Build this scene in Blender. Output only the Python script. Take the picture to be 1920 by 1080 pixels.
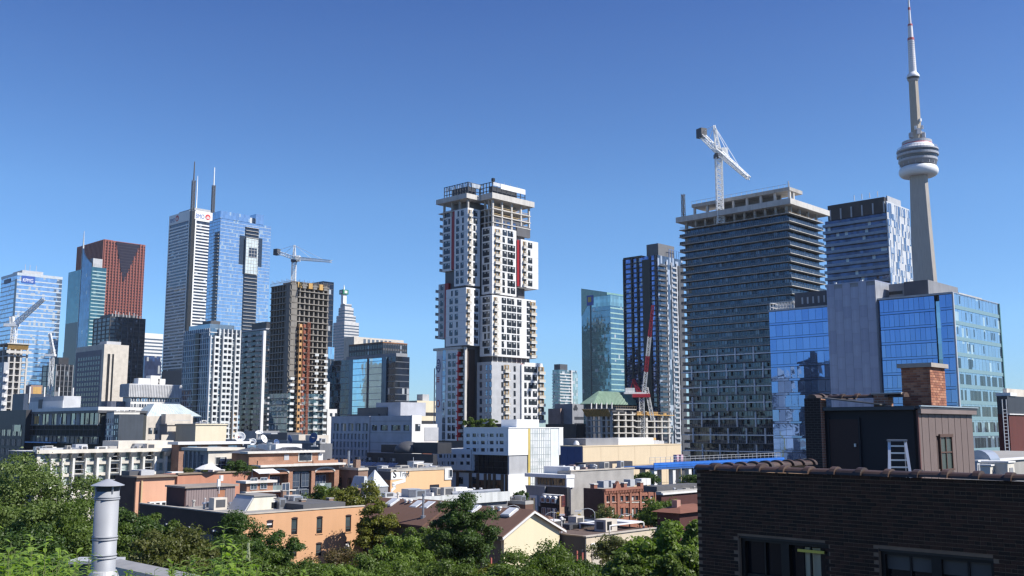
import bpy, bmesh, math, random
from math import sin, cos, tan, atan2, radians, pi, sqrt, floor
random.seed(7)
SC = bpy.context.scene
for o in list(bpy.data.objects): bpy.data.objects.remove(o)
# ------------------------------------------------------------------ camera, sky, sun, exposure
CAMZ = 20.0; F = 1866.7; PITCH = math.atan(260 / 1867.0)
cam = bpy.data.cameras.new('camera'); cam.lens = 35.0; cam.sensor_width = 36.0
cam.clip_start = 0.1; cam.clip_end = 20000
co = bpy.data.objects.new('camera', cam); SC.collection.objects.link(co)
co.location = (0, 0, CAMZ); co.rotation_euler = (pi / 2 + PITCH, 0, 0); SC.camera = co
SUN_AZ, SUN_EL = radians(106), radians(43)      # azimuth clockwise from the view direction (+Y)
w = bpy.data.worlds.new('World'); SC.world = w; w.use_nodes = True
nt = w.node_tree; nt.nodes.clear()
sky = nt.nodes.new('ShaderNodeTexSky'); sky.sky_type = 'NISHITA'; sky.sun_disc = False
sky.sun_elevation = SUN_EL; sky.sun_rotation = SUN_AZ
sky.altitude = 800; sky.air_density = 0.75; sky.dust_density = 0.0; sky.ozone_density = 6.0
bg = nt.nodes.new('ShaderNodeBackground'); bg.inputs[1].default_value = 0.123
wo = nt.nodes.new('ShaderNodeOutputWorld')
hs = nt.nodes.new('ShaderNodeHueSaturation'); hs.inputs['Saturation'].default_value = 1.02
nt.links.new(sky.outputs[0], hs.inputs['Color']); 
tcw = nt.nodes.new('ShaderNodeTexCoord'); spw = nt.nodes.new('ShaderNodeSeparateXYZ'); nt.links.new(tcw.outputs['Generated'], spw.inputs[0])
rw_ = nt.nodes.new('ShaderNodeValToRGB'); nt.links.new(spw.outputs[2], rw_.inputs[0])     # clear dry air: less glare along the whole horizon
rw_.color_ramp.elements[0].color = (.50, .55, .58, 1); rw_.color_ramp.elements[1].position = .5; rw_.color_ramp.elements[1].color = (.27, .49, .84, 1)
e_ = rw_.color_ramp.elements.new(.10); e_.color = (.81, .90, .91, 1); e_ = rw_.color_ramp.elements.new(.22); e_.color = (.80, .95, .99, 1)
mw_ = nt.nodes.new('ShaderNodeMix'); mw_.data_type = 'RGBA'; mw_.blend_type = 'MULTIPLY'; mw_.inputs[0].default_value = 1
nt.links.new(hs.outputs[0], mw_.inputs[6]); nt.links.new(rw_.outputs[0], mw_.inputs[7]); nt.links.new(mw_.outputs[2], bg.inputs[0])
nt.links.new(bg.outputs[0], wo.inputs[0])
sl = bpy.data.lights.new('sun', 'SUN'); sl.energy = 5.0; sl.angle = radians(0.5); sl.color = (1.0, 0.955, 0.88)
so = bpy.data.objects.new('sun', sl); SC.collection.objects.link(so)
so.rotation_euler = (pi / 2 - SUN_EL, 0, pi - SUN_AZ); so.location = (300, -60, 400)
SC.view_settings.view_transform = 'Standard'; SC.view_settings.look = 'None'
SC.view_settings.exposure = 0.55; SC.view_settings.gamma = 1.0; SC.view_settings.use_curve_mapping = False
SC.render.engine = 'CYCLES'
SC.cycles.max_bounces = 6; SC.cycles.diffuse_bounces = 3; SC.cycles.glossy_bounces = 3
SC.cycles.transparent_max_bounces = 6; SC.cycles.caustics_reflective = False; SC.cycles.caustics_refractive = False
SC.cycles.use_denoising = True; SC.cycles.sample_clamp_indirect = 4
SC.cycles.filter_width = 1.4
# ------------------------------------------------------------------ pixel (1920x1080) -> world
def ray(px, py):
    a, u = px - 960, 540 - py
    return (a, F * cos(PITCH) - u * sin(PITCH), u * cos(PITCH) + F * sin(PITCH))
def at(px, py, Y):
    r = ray(px, py); k = Y / r[1]
    return (r[0] * k, Y, CAMZ + r[2] * k)
def onz(px, py, z):
    r = ray(px, py); k = (z - CAMZ) / r[2]
    return (r[0] * k, r[1] * k, z)
GR = radians(46)
EV = (-sin(GR), cos(GR)); SV = (cos(GR), sin(GR))    # grid: E runs away to the left, S away to the right
ROT = GR
# ------------------------------------------------------------------ mesh builder
class MB:
    def __init__(s): s.v = []; s.f = []; s.m = []
    def box(s, x0, y0, z0, x1, y1, z1, m=0):
        if x0 > x1: x0, x1 = x1, x0
        if y0 > y1: y0, y1 = y1, y0
        if z0 > z1: z0, z1 = z1, z0
        n = len(s.v)
        s.v += [(x0,y0,z0),(x1,y0,z0),(x1,y1,z0),(x0,y1,z0),(x0,y0,z1),(x1,y0,z1),(x1,y1,z1),(x0,y1,z1)]
        for q in ((0,3,2,1),(4,5,6,7),(0,1,5,4),(1,2,6,5),(2,3,7,6),(3,0,4,7)):
            s.f.append(tuple(n + i for i in q)); s.m.append(m)
        return s
    def poly(s, pts, m=0):
        n = len(s.v); s.v += [tuple(p) for p in pts]; s.f.append(tuple(range(n, n + len(pts)))); s.m.append(m); return s
    def prism(s, pts, z0, z1, m=0, top=None):
        """pts: ccw outline [(x,y)]; top: optional outline at z1"""
        n = len(s.v); k = len(pts); tp = top or pts
        s.v += [(p[0], p[1], z0) for p in pts] + [(p[0], p[1], z1) for p in tp]
        s.f.append(tuple(n + i for i in reversed(range(k)))); s.m.append(m)
        s.f.append(tuple(n + k + i for i in range(k))); s.m.append(m)
        for i in range(k):
            j = (i + 1) % k
            s.f.append((n + i, n + j, n + k + j, n + k + i)); s.m.append(m)
        return s
    def extrude(s, pts, vec, m=0):
        """closed planar outline of 3D points pushed along vec"""
        n = len(s.v); k = len(pts)
        s.v += [tuple(p) for p in pts] + [(p[0]+vec[0], p[1]+vec[1], p[2]+vec[2]) for p in pts]
        s.f.append(tuple(n + i for i in range(k))); s.m.append(m)
        s.f.append(tuple(n + k + i for i in reversed(range(k)))); s.m.append(m)
        for i in range(k):
            j = (i + 1) % k
            s.f.append((n + j, n + i, n + k + i, n + k + j)); s.m.append(m)
        return s
    def beam(s, p, q, w, h=None, n=4, m=0, w2=None):
        h = h or w; d = [q[i] - p[i] for i in range(3)]; L = sqrt(sum(c * c for c in d)) or 1e-6
        d = [c / L for c in d]
        up = (0, 0, 1) if abs(d[2]) < .95 else (1, 0, 0)
        a = (d[1]*up[2]-d[2]*up[1], d[2]*up[0]-d[0]*up[2], d[0]*up[1]-d[1]*up[0])
        l = sqrt(sum(c * c for c in a)); a = [c / l for c in a]
        b = (a[1]*d[2]-a[2]*d[1], a[2]*d[0]-a[0]*d[2], a[0]*d[1]-a[1]*d[0])
        k = len(s.v); r2 = (w2 / w) if w2 is not None else 1
        for (c, g) in ((p, 1), (q, r2)):
            for i in range(n):
                t = 2 * pi * (i + .5) / n; f = 1 / cos(pi / n) if n == 4 else 1
                x, y = cos(t) * w / 2 * f * g, sin(t) * h / 2 * f * g
                s.v.append(tuple(c[j] + a[j] * x + b[j] * y for j in range(3)))
        for i in range(n):
            j = (i + 1) % n; s.f.append((k + i, k + j, k + n + j, k + n + i)); s.m.append(m)
        s.f.append(tuple(k + i for i in reversed(range(n)))); s.m.append(m)
        s.f.append(tuple(k + n + i for i in range(n))); s.m.append(m)
        return s
    def lathe(s, prof, n=24, m=0, cx=0, cy=0, ms=None):
        k = len(s.v)
        for (r, z) in prof:
            for i in range(n):
                t = 2 * pi * i / n; s.v.append((cx + r * cos(t), cy + r * sin(t), z))
        for a in range(len(prof) - 1):
            for i in range(n):
                j = (i + 1) % n
                s.f.append((k+a*n+i, k+a*n+j, k+(a+1)*n+j, k+(a+1)*n+i)); s.m.append(ms[a] if ms else m)
        s.f.append(tuple(k + i for i in reversed(range(n)))); s.m.append(ms[0] if ms else m)
        e = k + (len(prof) - 1) * n
        s.f.append(tuple(e + i for i in range(n))); s.m.append(ms[-1] if ms else m)
        return s
    def lattice(s, p, q, w, segs, t, m=0, w2=None):
        """square lattice boom from p to q"""
        w2 = w2 or w
        d = [q[i] - p[i] for i in range(3)]; L = sqrt(sum(c*c for c in d)); d = [c / L for c in d]
        up = (0, 0, 1) if abs(d[2]) < .9 else (1, 0, 0)
        a = (d[1]*up[2]-d[2]*up[1], d[2]*up[0]-d[0]*up[2], d[0]*up[1]-d[1]*up[0])
        l = sqrt(sum(c*c for c in a)); a = [c / l for c in a]
        b = (a[1]*d[2]-a[2]*d[1], a[2]*d[0]-a[0]*d[2], a[0]*d[1]-a[1]*d[0])
        def pt(k, i):
            f = k / segs; ww = (w + (w2 - w) * f) / 2
            sa, sb = ((-1,-1),(1,-1),(1,1),(-1,1))[i % 4]
            return tuple(p[j] + d[j] * L * f + a[j] * sa * ww + b[j] * sb * ww for j in range(3))
        for i in range(4): s.beam(pt(0, i), pt(segs, i), t, m=m)
        for k in range(segs):
            for i in range(4):
                s.beam(pt(k, i), pt(k + 1, i + 1) if (k + i) % 2 else pt(k + 1, i), t * .6, m=m) if (k + i) % 2 else s.beam(pt(k, i + 1), pt(k + 1, i), t * .6, m=m)
                s.beam(pt(k, i), pt(k, i + 1), t * .6, m=m)
        return s
    def mesh(s, name, mats, smooth=False):
        me = bpy.data.meshes.new(name); me.from_pydata(s.v, [], s.f)
        if not isinstance(mats, (list, tuple)): mats = [mats]
        for mm in mats: me.materials.append(mm)
        if len(mats) > 1: me.polygons.foreach_set('material_index', s.m)
        if smooth:
            me.polygons.foreach_set('use_smooth', [True] * len(me.polygons))
        me.update(); return me
LINK = SC.collection.objects.link
def ob(name, me, parent=None, loc=(0, 0, 0), rz=0, label=None, kind=None):
    o = bpy.data.objects.new(name, me); LINK(o); o.location = loc; o.rotation_euler = (0, 0, rz)
    if parent is not None: o.parent = parent
    if label: o['label'] = label
    if kind: o['kind'] = kind
    return o
def tag(o, label, cat, group=None):
    o['label'] = label; o['category'] = cat
    if group: o['group'] = group
    return o
def thing(name, label, cat, loc=(0, 0, 0), rz=0, group=None):
    return tag(ob(name, None, None, loc, rz), label, cat, group)
def struct(name, mb, mat):
    o = ob(name, mb.mesh(name, mat)); o['kind'] = 'structure'; return o
def copy_tree(o, parent=None, meshes=True):
    c = o.copy(); LINK(c)
    if parent is not None: c.parent = parent
    for ch in list(o.children): copy_tree(ch, c)
    return c
# ------------------------------------------------------------------ materials
_M = {}
def _new(name):
    m = bpy.data.materials.new(name); m.use_nodes = True
    b = m.node_tree.nodes['Principled BSDF']; return m, m.node_tree, b
def _math(nt, op, a, b=None):
    n = nt.nodes.new('ShaderNodeMath'); n.operation = op
    for i, v in enumerate((a, b)):
        if v is None: continue
        if isinstance(v, (int, float)): n.inputs[i].default_value = v
        else: nt.links.new(v, n.inputs[i])
    return n.outputs[0]
def _mix(nt, fac, a, b, mode='MIX'):
    n = nt.nodes.new('ShaderNodeMix'); n.data_type = 'RGBA'; n.blend_type = mode
    for sock, v in ((n.inputs[0], fac), (n.inputs[6], a), (n.inputs[7], b)):
        if isinstance(v, (int, float)): sock.default_value = v
        elif isinstance(v, tuple): sock.default_value = v + (1,) if len(v) == 3 else v
        else: nt.links.new(v, sock)
    return n.outputs[2]
def _uv(nt):
    tc = nt.nodes.new('ShaderNodeTexCoord'); sp = nt.nodes.new('ShaderNodeSeparateXYZ')
    nt.links.new(tc.outputs['Object'], sp.inputs[0])
    return tc.outputs['Object'], _math(nt, 'ADD', sp.outputs[0], sp.outputs[1]), sp.outputs[2]
def _vec(nt, x, y, z=0.0):
    c = nt.nodes.new('ShaderNodeCombineXYZ')
    for i, v in enumerate((x, y, z)):
        if isinstance(v, (int, float)): c.inputs[i].default_value = v
        else: nt.links.new(v, c.inputs[i])
    return c.outputs[0]
def mat(name, col, rough=.75, metal=0.0, var=.15, scale=.35, streak=.17, bump=0.0, spec=.4):
    """plain surface with mottling and rain streaks"""
    if name in _M: return _M[name]
    m, nt, b = _new(name)
    vec, u, z = _uv(nt)
    n1 = nt.nodes.new('ShaderNodeTexNoise'); n1.inputs['Scale'].default_value = scale; n1.inputs['Detail'].default_value = 6
    nt.links.new(vec, n1.inputs[0])
    n2 = nt.nodes.new('ShaderNodeTexNoise'); n2.inputs['Scale'].default_value = 1.0; n2.inputs['Detail'].default_value = 4
    nt.links.new(_vec(nt, _math(nt, 'MULTIPLY', u, 1.3), _math(nt, 'MULTIPLY', z, .06)), n2.inputs[0])
    f = _math(nt, 'ADD', _math(nt, 'MULTIPLY', _math(nt, 'SUBTRACT', n1.outputs[0], .5), var * 4),
              _math(nt, 'MULTIPLY', _math(nt, 'SUBTRACT', n2.outputs[0], .5), streak * 3))
    f = _math(nt, 'ADD', f, 1.0)
    mul = nt.nodes.new('ShaderNodeVectorMath'); mul.operation = 'SCALE'
    mul.inputs[0].default_value = col; nt.links.new(f, mul.inputs['Scale'])
    nt.links.new(mul.outputs[0], b.inputs['Base Color'])
    b.inputs['Roughness'].default_value = rough; b.inputs['Metallic'].default_value = metal
    b.inputs['Specular IOR Level'].default_value = spec
    if bump:
        bp = nt.nodes.new('ShaderNodeBump'); bp.inputs['Distance'].default_value = bump
        n3 = nt.nodes.new('ShaderNodeTexNoise'); n3.inputs['Scale'].default_value = scale * 20; nt.links.new(vec, n3.inputs[0])
        nt.links.new(n3.outputs[0], bp.inputs['Height']); nt.links.new(bp.outputs[0], b.inputs['Normal'])
    _M[name] = m; return m
def brick(name, c1, c2, mortar, w=.22, h=.075, ms=.012, rough=.85, stain=.25):
    if name in _M: return _M[name]
    m, nt, b = _new(name); vec, u, z = _uv(nt)
    t = nt.nodes.new('ShaderNodeTexBrick')
    t.inputs['Color1'].default_value = c1 + (1,); t.inputs['Color2'].default_value = c2 + (1,); t.inputs['Mortar'].default_value = mortar + (1,)
    t.inputs['Scale'].default_value = 1; t.inputs['Brick Width'].default_value = w; t.inputs['Row Height'].default_value = h
    t.inputs['Mortar Size'].default_value = ms
    nt.links.new(_vec(nt, u, z), t.inputs[0])
    n1 = nt.nodes.new('ShaderNodeTexNoise'); n1.inputs['Scale'].default_value = .5; n1.inputs['Detail'].default_value = 7
    nt.links.new(vec, n1.inputs[0])
    f = _math(nt, 'ADD', _math(nt, 'MULTIPLY', _math(nt, 'SUBTRACT', n1.outputs[0], .5), stain * 4), 1.0)
    sc = nt.nodes.new('ShaderNodeVectorMath'); sc.operation = 'SCALE'
    nt.links.new(t.outputs[0], sc.inputs[0]); nt.links.new(f, sc.inputs['Scale'])
    nt.links.new(sc.outputs[0], b.inputs['Base Color']); b.inputs['Roughness'].default_value = rough
    _M[name] = m; return m
def glass(name, tint, pw=1.5, fh=3.0, metal=.85, rough=.03, blind=.12, bcol=(.45, .47, .48), tilt=.012, dark=.45, zoff=0.0):
    """coated facade glass: every pane (pw x fh) leans and reflects a little differently, some show pale blinds"""
    if name in _M: return _M[name]
    m, nt, b = _new(name); vec, u, z = _uv(nt)
    cell = _vec(nt, _math(nt, 'FLOOR', _math(nt, 'DIVIDE', u, pw)), _math(nt, 'FLOOR', _math(nt, 'DIVIDE', _math(nt, 'ADD', z, zoff), fh)))
    wn = nt.nodes.new('ShaderNodeTexWhiteNoise'); wn.noise_dimensions = '3D'; nt.links.new(cell, wn.inputs[0])
    k = _math(nt, 'ADD', _math(nt, 'MULTIPLY', wn.outputs[0], dark), 1 - dark * .5)
    sc = nt.nodes.new('ShaderNodeVectorMath'); sc.operation = 'SCALE'; sc.inputs[0].default_value = tint; nt.links.new(k, sc.inputs['Scale'])
    sp = nt.nodes.new('ShaderNodeSeparateXYZ'); nt.links.new(wn.outputs[1], sp.inputs[0])
    isb = _math(nt, 'LESS_THAN', sp.outputs[1], blind)
    nt.links.new(_mix(nt, isb, sc.outputs[0], bcol), b.inputs['Base Color'])
    nt.links.new(_math(nt, 'MULTIPLY', _math(nt, 'SUBTRACT', 1.0, _math(nt, 'MULTIPLY', isb, .7)), metal), b.inputs['Metallic'])
    b.inputs['Roughness'].default_value = rough; b.inputs['Specular IOR Level'].default_value = .6
    g = nt.nodes.new('ShaderNodeNewGeometry')
    off = nt.nodes.new('ShaderNodeVectorMath'); off.operation = 'SUBTRACT'; nt.links.new(wn.outputs[1], off.inputs[0]); off.inputs[1].default_value = (.5, .5, .5)
    s2 = nt.nodes.new('ShaderNodeVectorMath'); s2.operation = 'SCALE'; s2.inputs['Scale'].default_value = tilt * 2; nt.links.new(off.outputs[0], s2.inputs[0])
    nz = nt.nodes.new('ShaderNodeTexNoise'); nz.inputs['Scale'].default_value = .55; nt.links.new(vec, nz.inputs[0])
    o2 = nt.nodes.new('ShaderNodeVectorMath'); o2.operation = 'SUBTRACT'; nt.links.new(nz.outputs[1], o2.inputs[0]); o2.inputs[1].default_value = (.5, .5, .5)
    s3 = nt.nodes.new('ShaderNodeVectorMath'); s3.operation = 'SCALE'; s3.inputs['Scale'].default_value = tilt * 2.2; nt.links.new(o2.outputs[0], s3.inputs[0])
    a1 = nt.nodes.new('ShaderNodeVectorMath'); nt.links.new(g.outputs['Normal'], a1.inputs[0]); nt.links.new(s2.outputs[0], a1.inputs[1])
    a2 = nt.nodes.new('ShaderNodeVectorMath'); nt.links.new(a1.outputs[0], a2.inputs[0]); nt.links.new(s3.outputs[0], a2.inputs[1])
    nm = nt.nodes.new('ShaderNodeVectorMath'); nm.operation = 'NORMALIZE'; nt.links.new(a2.outputs[0], nm.inputs[0])
    nt.links.new(nm.outputs[0], b.inputs['Normal'])
    _M[name] = m; return m
WHITE = mat('white_panel', (.70, .70, .70), .55, streak=.05, var=.03)
WHITE2 = mat('white_paint', (.66, .65, .63), .6, streak=.1, var=.05)
CONC = mat('concrete', (.36, .345, .32), .85)
CONCD = mat('concrete_dark', (.20, .19, .18), .85)
CONCL = mat('concrete_light', (.50, .48, .45), .8)
BEIGE = mat('beige_precast', (.55, .50, .43), .8, streak=.08)
CREAM = mat('cream_stucco', (.66, .59, .44), .85, streak=.05, var=.05)
TAN = mat('tan_cladding', (.62, .50, .34), .75, streak=.04, var=.04)
GREYP = mat('grey_panel', (.24, .245, .26), .6, streak=.06)
GREYL = mat('light_grey_panel', (.40, .41, .43), .6, streak=.06)
DARK = mat('charcoal_cladding', (.035, .036, .042), .5)
DARK2 = mat('dark_grey_cladding', (.075, .077, .085), .55)
BLACKF = mat('black_frame', (.015, .016, .018), .4, var=.02)
REDP = mat('red_panel', (.30, .012, .02), .45, var=.04, streak=.03)
STEEL = mat('galvanised_steel', (.42, .43, .45), .38, .75, var=.06, scale=3)
ROOFG = mat('roof_gravel', (.26, .25, .24), .95, var=.15, scale=.8, streak=0)
ROOFD = mat('roof_membrane', (.10, .10, .105), .9, var=.15, scale=.6, streak=0)
ROOFL = mat('pale_roof_membrane', (.52, .51, .49), .9, var=.15, scale=.6, streak=0)
WPAINT = mat('crane_white', (.82, .82, .80), .5, var=.04)
RPAINT = mat('crane_red', (.42, .03, .05), .5, var=.05)
OCHRE = mat('plywood', (.50, .31, .11), .8, var=.12, scale=.8)
WIN = glass('window_glass', (.05, .065, .085), .9, 1.4, metal=.35, blind=.10, rough=.04, tilt=.02)
WINB = glass('window_glass_blue', (.20, .27, .38), 1.1, 2.9, metal=.75, blind=.08, tilt=.02)
# ------------------------------------------------------------------ building class: local x runs away to the right (west face y=0), local y away to the left (north face x=0)
def cross(a, b): return a[0] * b[1] - a[1] * b[0]
class Bld:
    def __init__(s, name, label, cat='building', c=(0, 0), l=None, r=None, D=100, z0=0, group=None, wy=None, wx=None):
        n = at(c[0], c[1], D); s.N2 = (n[0], n[1]); s.h = n[2] - z0; s.z0 = z0; s.D = D
        if l is not None:
            d = ray(l[0], l[1])[:2]; wy = -cross(s.N2, d) / cross(EV, d)
        if r is not None:
            d = ray(r[0], r[1])[:2]; wx = -cross(s.N2, d) / cross(SV, d)
        s.wx, s.wy = wx or 20, wy or 20
        s.root = thing(name, label, cat, (n[0], n[1], z0), ROT, group) if name else None
        s.name = name
    def pw(s, px, py, y=0.0):       # pixel on the plane local y = const  -> (x, z)
        o = (s.N2[0] + EV[0] * y, s.N2[1] + EV[1] * y); d = ray(px, py)
        t = -cross(o, d[:2]) / cross(SV, d[:2]); Y = o[1] + SV[1] * t
        return t, CAMZ + d[2] / d[1] * Y - s.z0
    def pn(s, px, py, x=0.0):       # pixel on the plane local x = const -> (y, z)
        o = (s.N2[0] + SV[0] * x, s.N2[1] + SV[1] * x); d = ray(px, py)
        t = -cross(o, d[:2]) / cross(EV, d[:2]); Y = o[1] + EV[1] * t
        return t, CAMZ + d[2] / d[1] * Y - s.z0
    def px_z(s, py, x=0.0, y=0.0, px=None):    # height of image row py above point (x,y)
        X, Y = s.N2[0] + SV[0]*x + EV[0]*y, s.N2[1] + SV[1]*x + EV[1]*y
        # solve for px so that the ray passes over the point
        d = ray(960, py); return CAMZ + d[2] / d[1] * Y - s.z0
    def part(s, name, mb, mats, label=None, parent=None, kind=None, loc=(0, 0, 0), smooth=False):
        me = mb if isinstance(mb, bpy.types.Mesh) else mb.mesh(name, mats, smooth)
        return ob(name, me, parent or s.root, loc, 0, label, kind)
    def box(s, name, m, x0, y0, z0, x1, y1, z1, label=None, parent=None):
        return s.part(name, MB().box(x0, y0, z0, x1, y1, z1), m, label, parent)
    def mass(s, m, name='wall', inset=0.0, h=None, z=0.0):
        return s.box(name, m, inset, inset, z, s.wx - inset, s.wy - inset, h or s.h)
    def slabs(s, name, m, zs, t, d=.15, x0=0, y0=0, x1=None, y1=None, parent=None):
        x1 = s.wx if x1 is None else x1; y1 = s.wy if y1 is None else y1
        me = MB().box(x0 - d, y0 - d, 0, x1 + d, y1 + d, t).mesh(name, m)
        return [s.part(name, me, None, loc=(0, 0, z), parent=parent) for z in zs]
    def mullions(s, m, sw, sn, t=.12, d=.08, z0=0, z1=None, x0=0, y0=0, x1=None, y1=None, name='mullion'):
        z1 = z1 or s.h; x1 = s.wx if x1 is None else x1; y1 = s.wy if y1 is None else y1; b = MB()
        k = max(1, round((x1 - x0) / sw)) if sw else 0
        for i in range(k + 1 if sw else 0):
            x = x0 + (x1 - x0) * i / k; b.box(x - t/2, y0 - d, z0, x + t/2, y0 + .05, z1)
        k = max(1, round((y1 - y0) / sn)) if sn else 0
        for i in range(k + 1 if sn else 0):
            y = y0 + (y1 - y0) * i / k; b.box(x0 - d, y - t/2, z0, x0 + .05, y + t/2, z1)
        return s.part(name, b, m, kind='stuff')
    def wins(s, face, pts, w, h, mats=None, off=0.0, plane=0.0, name='window', nx=2, nz=2, fr=.07, dep=.1, parent=None):
        """instanced framed windows; pts = [(s,z)] lower near corner on the face"""
        me = winmesh(w, h, nx, nz, fr, dep, mats or [BLACKF, WIN])
        for (a, z) in pts:
            if face == 'W': ob(name, me, parent or s.root, (a, plane - off, z), 0)
            else: ob(name, me, parent or s.root, (plane - off, a + w, z), -pi / 2)
    def winstuff(s, face, pts, w, h, m, d=.04, plane=0.0, name='window', parent=None):
        b = MB()
        for (a, z) in pts:
            if face == 'W': b.box(a, plane - d, z, a + w, plane + .03, z + h)
            else: b.box(plane - d, a, z, plane + .03, a + w, z + h)
        return s.part(name, b, m, kind='stuff', parent=parent)
_WM = {}
def winmesh(w, h, nx, nz, fr, dep, mats):
    key = (round(w, 3), round(h, 3), nx, nz, fr, dep, tuple(m.name for m in mats))
    if key in _WM: return _WM[key]
    b = MB()
    b.box(0, -dep * .4, 0, w, .02, h, 1)
    b.box(0, -dep, 0, fr, .01, h); b.box(w - fr, -dep, 0, w, .01, h)
    b.box(fr, -dep, 0, w - fr, .01, fr); b.box(fr, -dep, h - fr, w - fr, .01, h)
    for i in range(1, nx):
        x = w * i / nx; b.box(x - fr * .4, -dep * .9, fr, x + fr * .4, .01, h - fr)
    for k in range(1, nz):
        z = h * k / nz * (.8 if nz == 2 else 1); b.box(fr, -dep * .8, z - fr * .4, w - fr, .01, z + fr * .4)
    _WM[key] = b.mesh('window', mats); return _WM[key]
def roofscape(b, seed, n=6, x0=0, y0=0, x1=None, y1=None, z=None, m=None, par=.45):
    """gravel sheet, low parapet and the usual roof clutter (ducts, vents, hatches, pipes)"""
    x1 = b.wx if x1 is None else x1; y1 = b.wy if y1 is None else y1; z = b.h if z is None else z; r = random.Random(seed); m = m or ROOFG
    b.box('roof', m, x0 + .25, y0 + .25, z - .02, x1 - .25, y1 - .25, z + .06)
    if par:
        for q in ((x0 - .02, y0 - .02, x1 + .02, y0 + .25), (x0 - .02, y1 - .25, x1 + .02, y1 + .02), (x0 - .02, y0 + .25, x0 + .25, y1 - .25), (x1 - .25, y0 + .25, x1 + .02, y1 - .25)): b.box('parapet', CONC, q[0], q[1], z - .01, q[2], q[3], z + par)
    for i in range(n):
        k = r.random(); x = r.uniform(x0 + .8, max(x0 + .9, x1 - 2.2)); y = r.uniform(y0 + .8, max(y0 + .9, y1 - 2.2)); c = r.choice((GREYL, WHITE2, STEEL, CONC, BEIGE))
        if k < .4:
            w_, d_, h_ = r.uniform(.8, 2.2), r.uniform(.7, 1.6), r.uniform(.5, 1.4); u = b.box('roof_unit', c, x, y, z + .06, x + w_, y + d_, z + h_)
            ob('grille', MB().box(x + w_ * .15, y - .03, z + h_ * .25, x + w_ * .85, y, z + h_ * .85).mesh('grille', DARK2), u)
        elif k < .7: b.part('roof_vent', MB().lathe([(.13, 0), (.13, .6), (.24, .62), (.18, .8)], 8), c, loc=(x, y, z + .05))
        elif k < .85: b.part('roof_duct', MB().beam((x, y, z + .35), (x + r.uniform(1.5, 4), y, z + .35), .45, n=6), STEEL)
        else: b.part('roof_pipe', MB().beam((x, y, z), (x, y, z + r.uniform(.8, 2.2)), .1, n=6), GREYL)
def frange(a, b, st):
    n = int((b - a) / st + 1e-6); return [a + st * i for i in range(n + 1)]
def holed(mb, face, s0, s1, z0, z1, holes, plane=0.0, rev=.2, th=.3, m=0, mr=None):
    """wall skin on a face with real openings and reveals; holes = [(a0,a1,b0,b1)]"""
    mr = m if mr is None else mr
    P = (lambda a, z, d: (a, plane + d, z)) if face == 'W' else (lambda a, z, d: (plane + d, a, z))
    zs = sorted(set([z0, z1] + [round(v, 4) for h in holes for v in h[2:4] if z0 < v < z1]))
    for i in range(len(zs) - 1):
        a, b = zs[i], zs[i + 1]; mid = (a + b) / 2
        cuts = sorted([(max(h[0], s0), min(h[1], s1)) for h in holes if h[2] - 1e-4 < mid < h[3] + 1e-4])
        x = s0
        for (c, d) in cuts + [(s1, s1)]:
            if c > x + 1e-4: 
                q = [P(x, a, 0), P(c, a, 0), P(c, b, 0), P(x, b, 0)]
                mb.poly(q if face == 'W' else q[::-1], m)
            x = max(x, d)
    for (c, d, a, b) in holes:
        for q in ([P(c,a,0),P(d,a,0),P(d,a,rev),P(c,a,rev)], [P(c,b,rev),P(d,b,rev),P(d,b,0),P(c,b,0)],
                  [P(c,a,rev),P(c,b,rev),P(c,b,0),P(c,a,0)], [P(d,a,0),P(d,b,0),P(d,b,rev),P(d,a,rev)]):
            mb.poly(q if face == 'W' else q[::-1], mr)
    return mb
def text_mesh(s, size, depth, m):
    cu = bpy.data.curves.new('lettering', 'FONT'); cu.body = s; cu.size = size; cu.extrude = depth; cu.align_x = 'LEFT'
    o = bpy.data.objects.new('lettering', cu); LINK(o)
    dg = bpy.context.evaluated_depsgraph_get(); dg.update()
    me = bpy.data.meshes.new_from_object(o.evaluated_get(dg)); bpy.data.objects.remove(o)
    me.materials.clear(); me.materials.append(m); return me
def lettering(s, parent, face, a, z, size, m, plane=0.0, off=.1, name='lettering', stretch=1.0, depth=.05):
    """text reading left to right on a face; a = coordinate of its left edge as seen"""
    me = text_mesh(s, size, depth, m)
    o = ob(name, me, parent)
    o.rotation_euler = (pi / 2, 0, 0) if face == 'W' else (pi / 2, 0, -pi / 2)
    o.location = (a, plane - off, z) if face == 'W' else (plane - off, a, z)
    o.scale = (stretch, 1, 1)
    return o
# ------------------------------------------------------------------ ground
struct('ground', MB().poly([(-6000, -3000, 0), (6000, -3000, 0), (6000, 9000, 0), (-6000, 9000, 0)]), mat('asphalt', (.06, .06, .062), .9, scale=.05))
# ================================================================== FAR TOWERS
def sky_glass(n, tint, pw, fh, **k): return glass(n, tint, pw, fh, **k)
# ---- pale blue bank tower with sign (far left)
g = glass('pale_blue_glass', (.36, .47, .60), 3.0, 3.9, metal=.8, blind=.10, tilt=.012, dark=.25)
b = Bld('office_tower', 'pale blue glass office tower with blue rooftop sign, far left', 'tower', (33, 511), (3, 518), (117, 521), 1290)
b.mass(g)
b.slabs('spandrel_band', mat('pale_spandrel', (.46, .51, .55), .4), frange(20, b.h - 6, 3.95 * 1.5), 1.5, .12)
b.box('corner_notch', mat('dark_notch', (.06, .08, .11), .3), -.5, -.3, 10, -.05, 6, b.h - 8)
b.box('parapet', mat('pale_spandrel', (.55, .58, .60), .4), -.3, -.3, b.h - 3.5, b.wx + .3, b.wy + .3, b.h + .2)
b.box('mechanical_penthouse', GREYL, 8, 6, b.h + .2, b.wx * .6, b.wy * .7, b.h + 5)
m = MB()
for x in (12, 18, 26): m.beam((x, 8, b.h + 5), (x, 8, b.h + 13), .5)
b.part('antenna', m, GREYL, kind='stuff')
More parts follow.
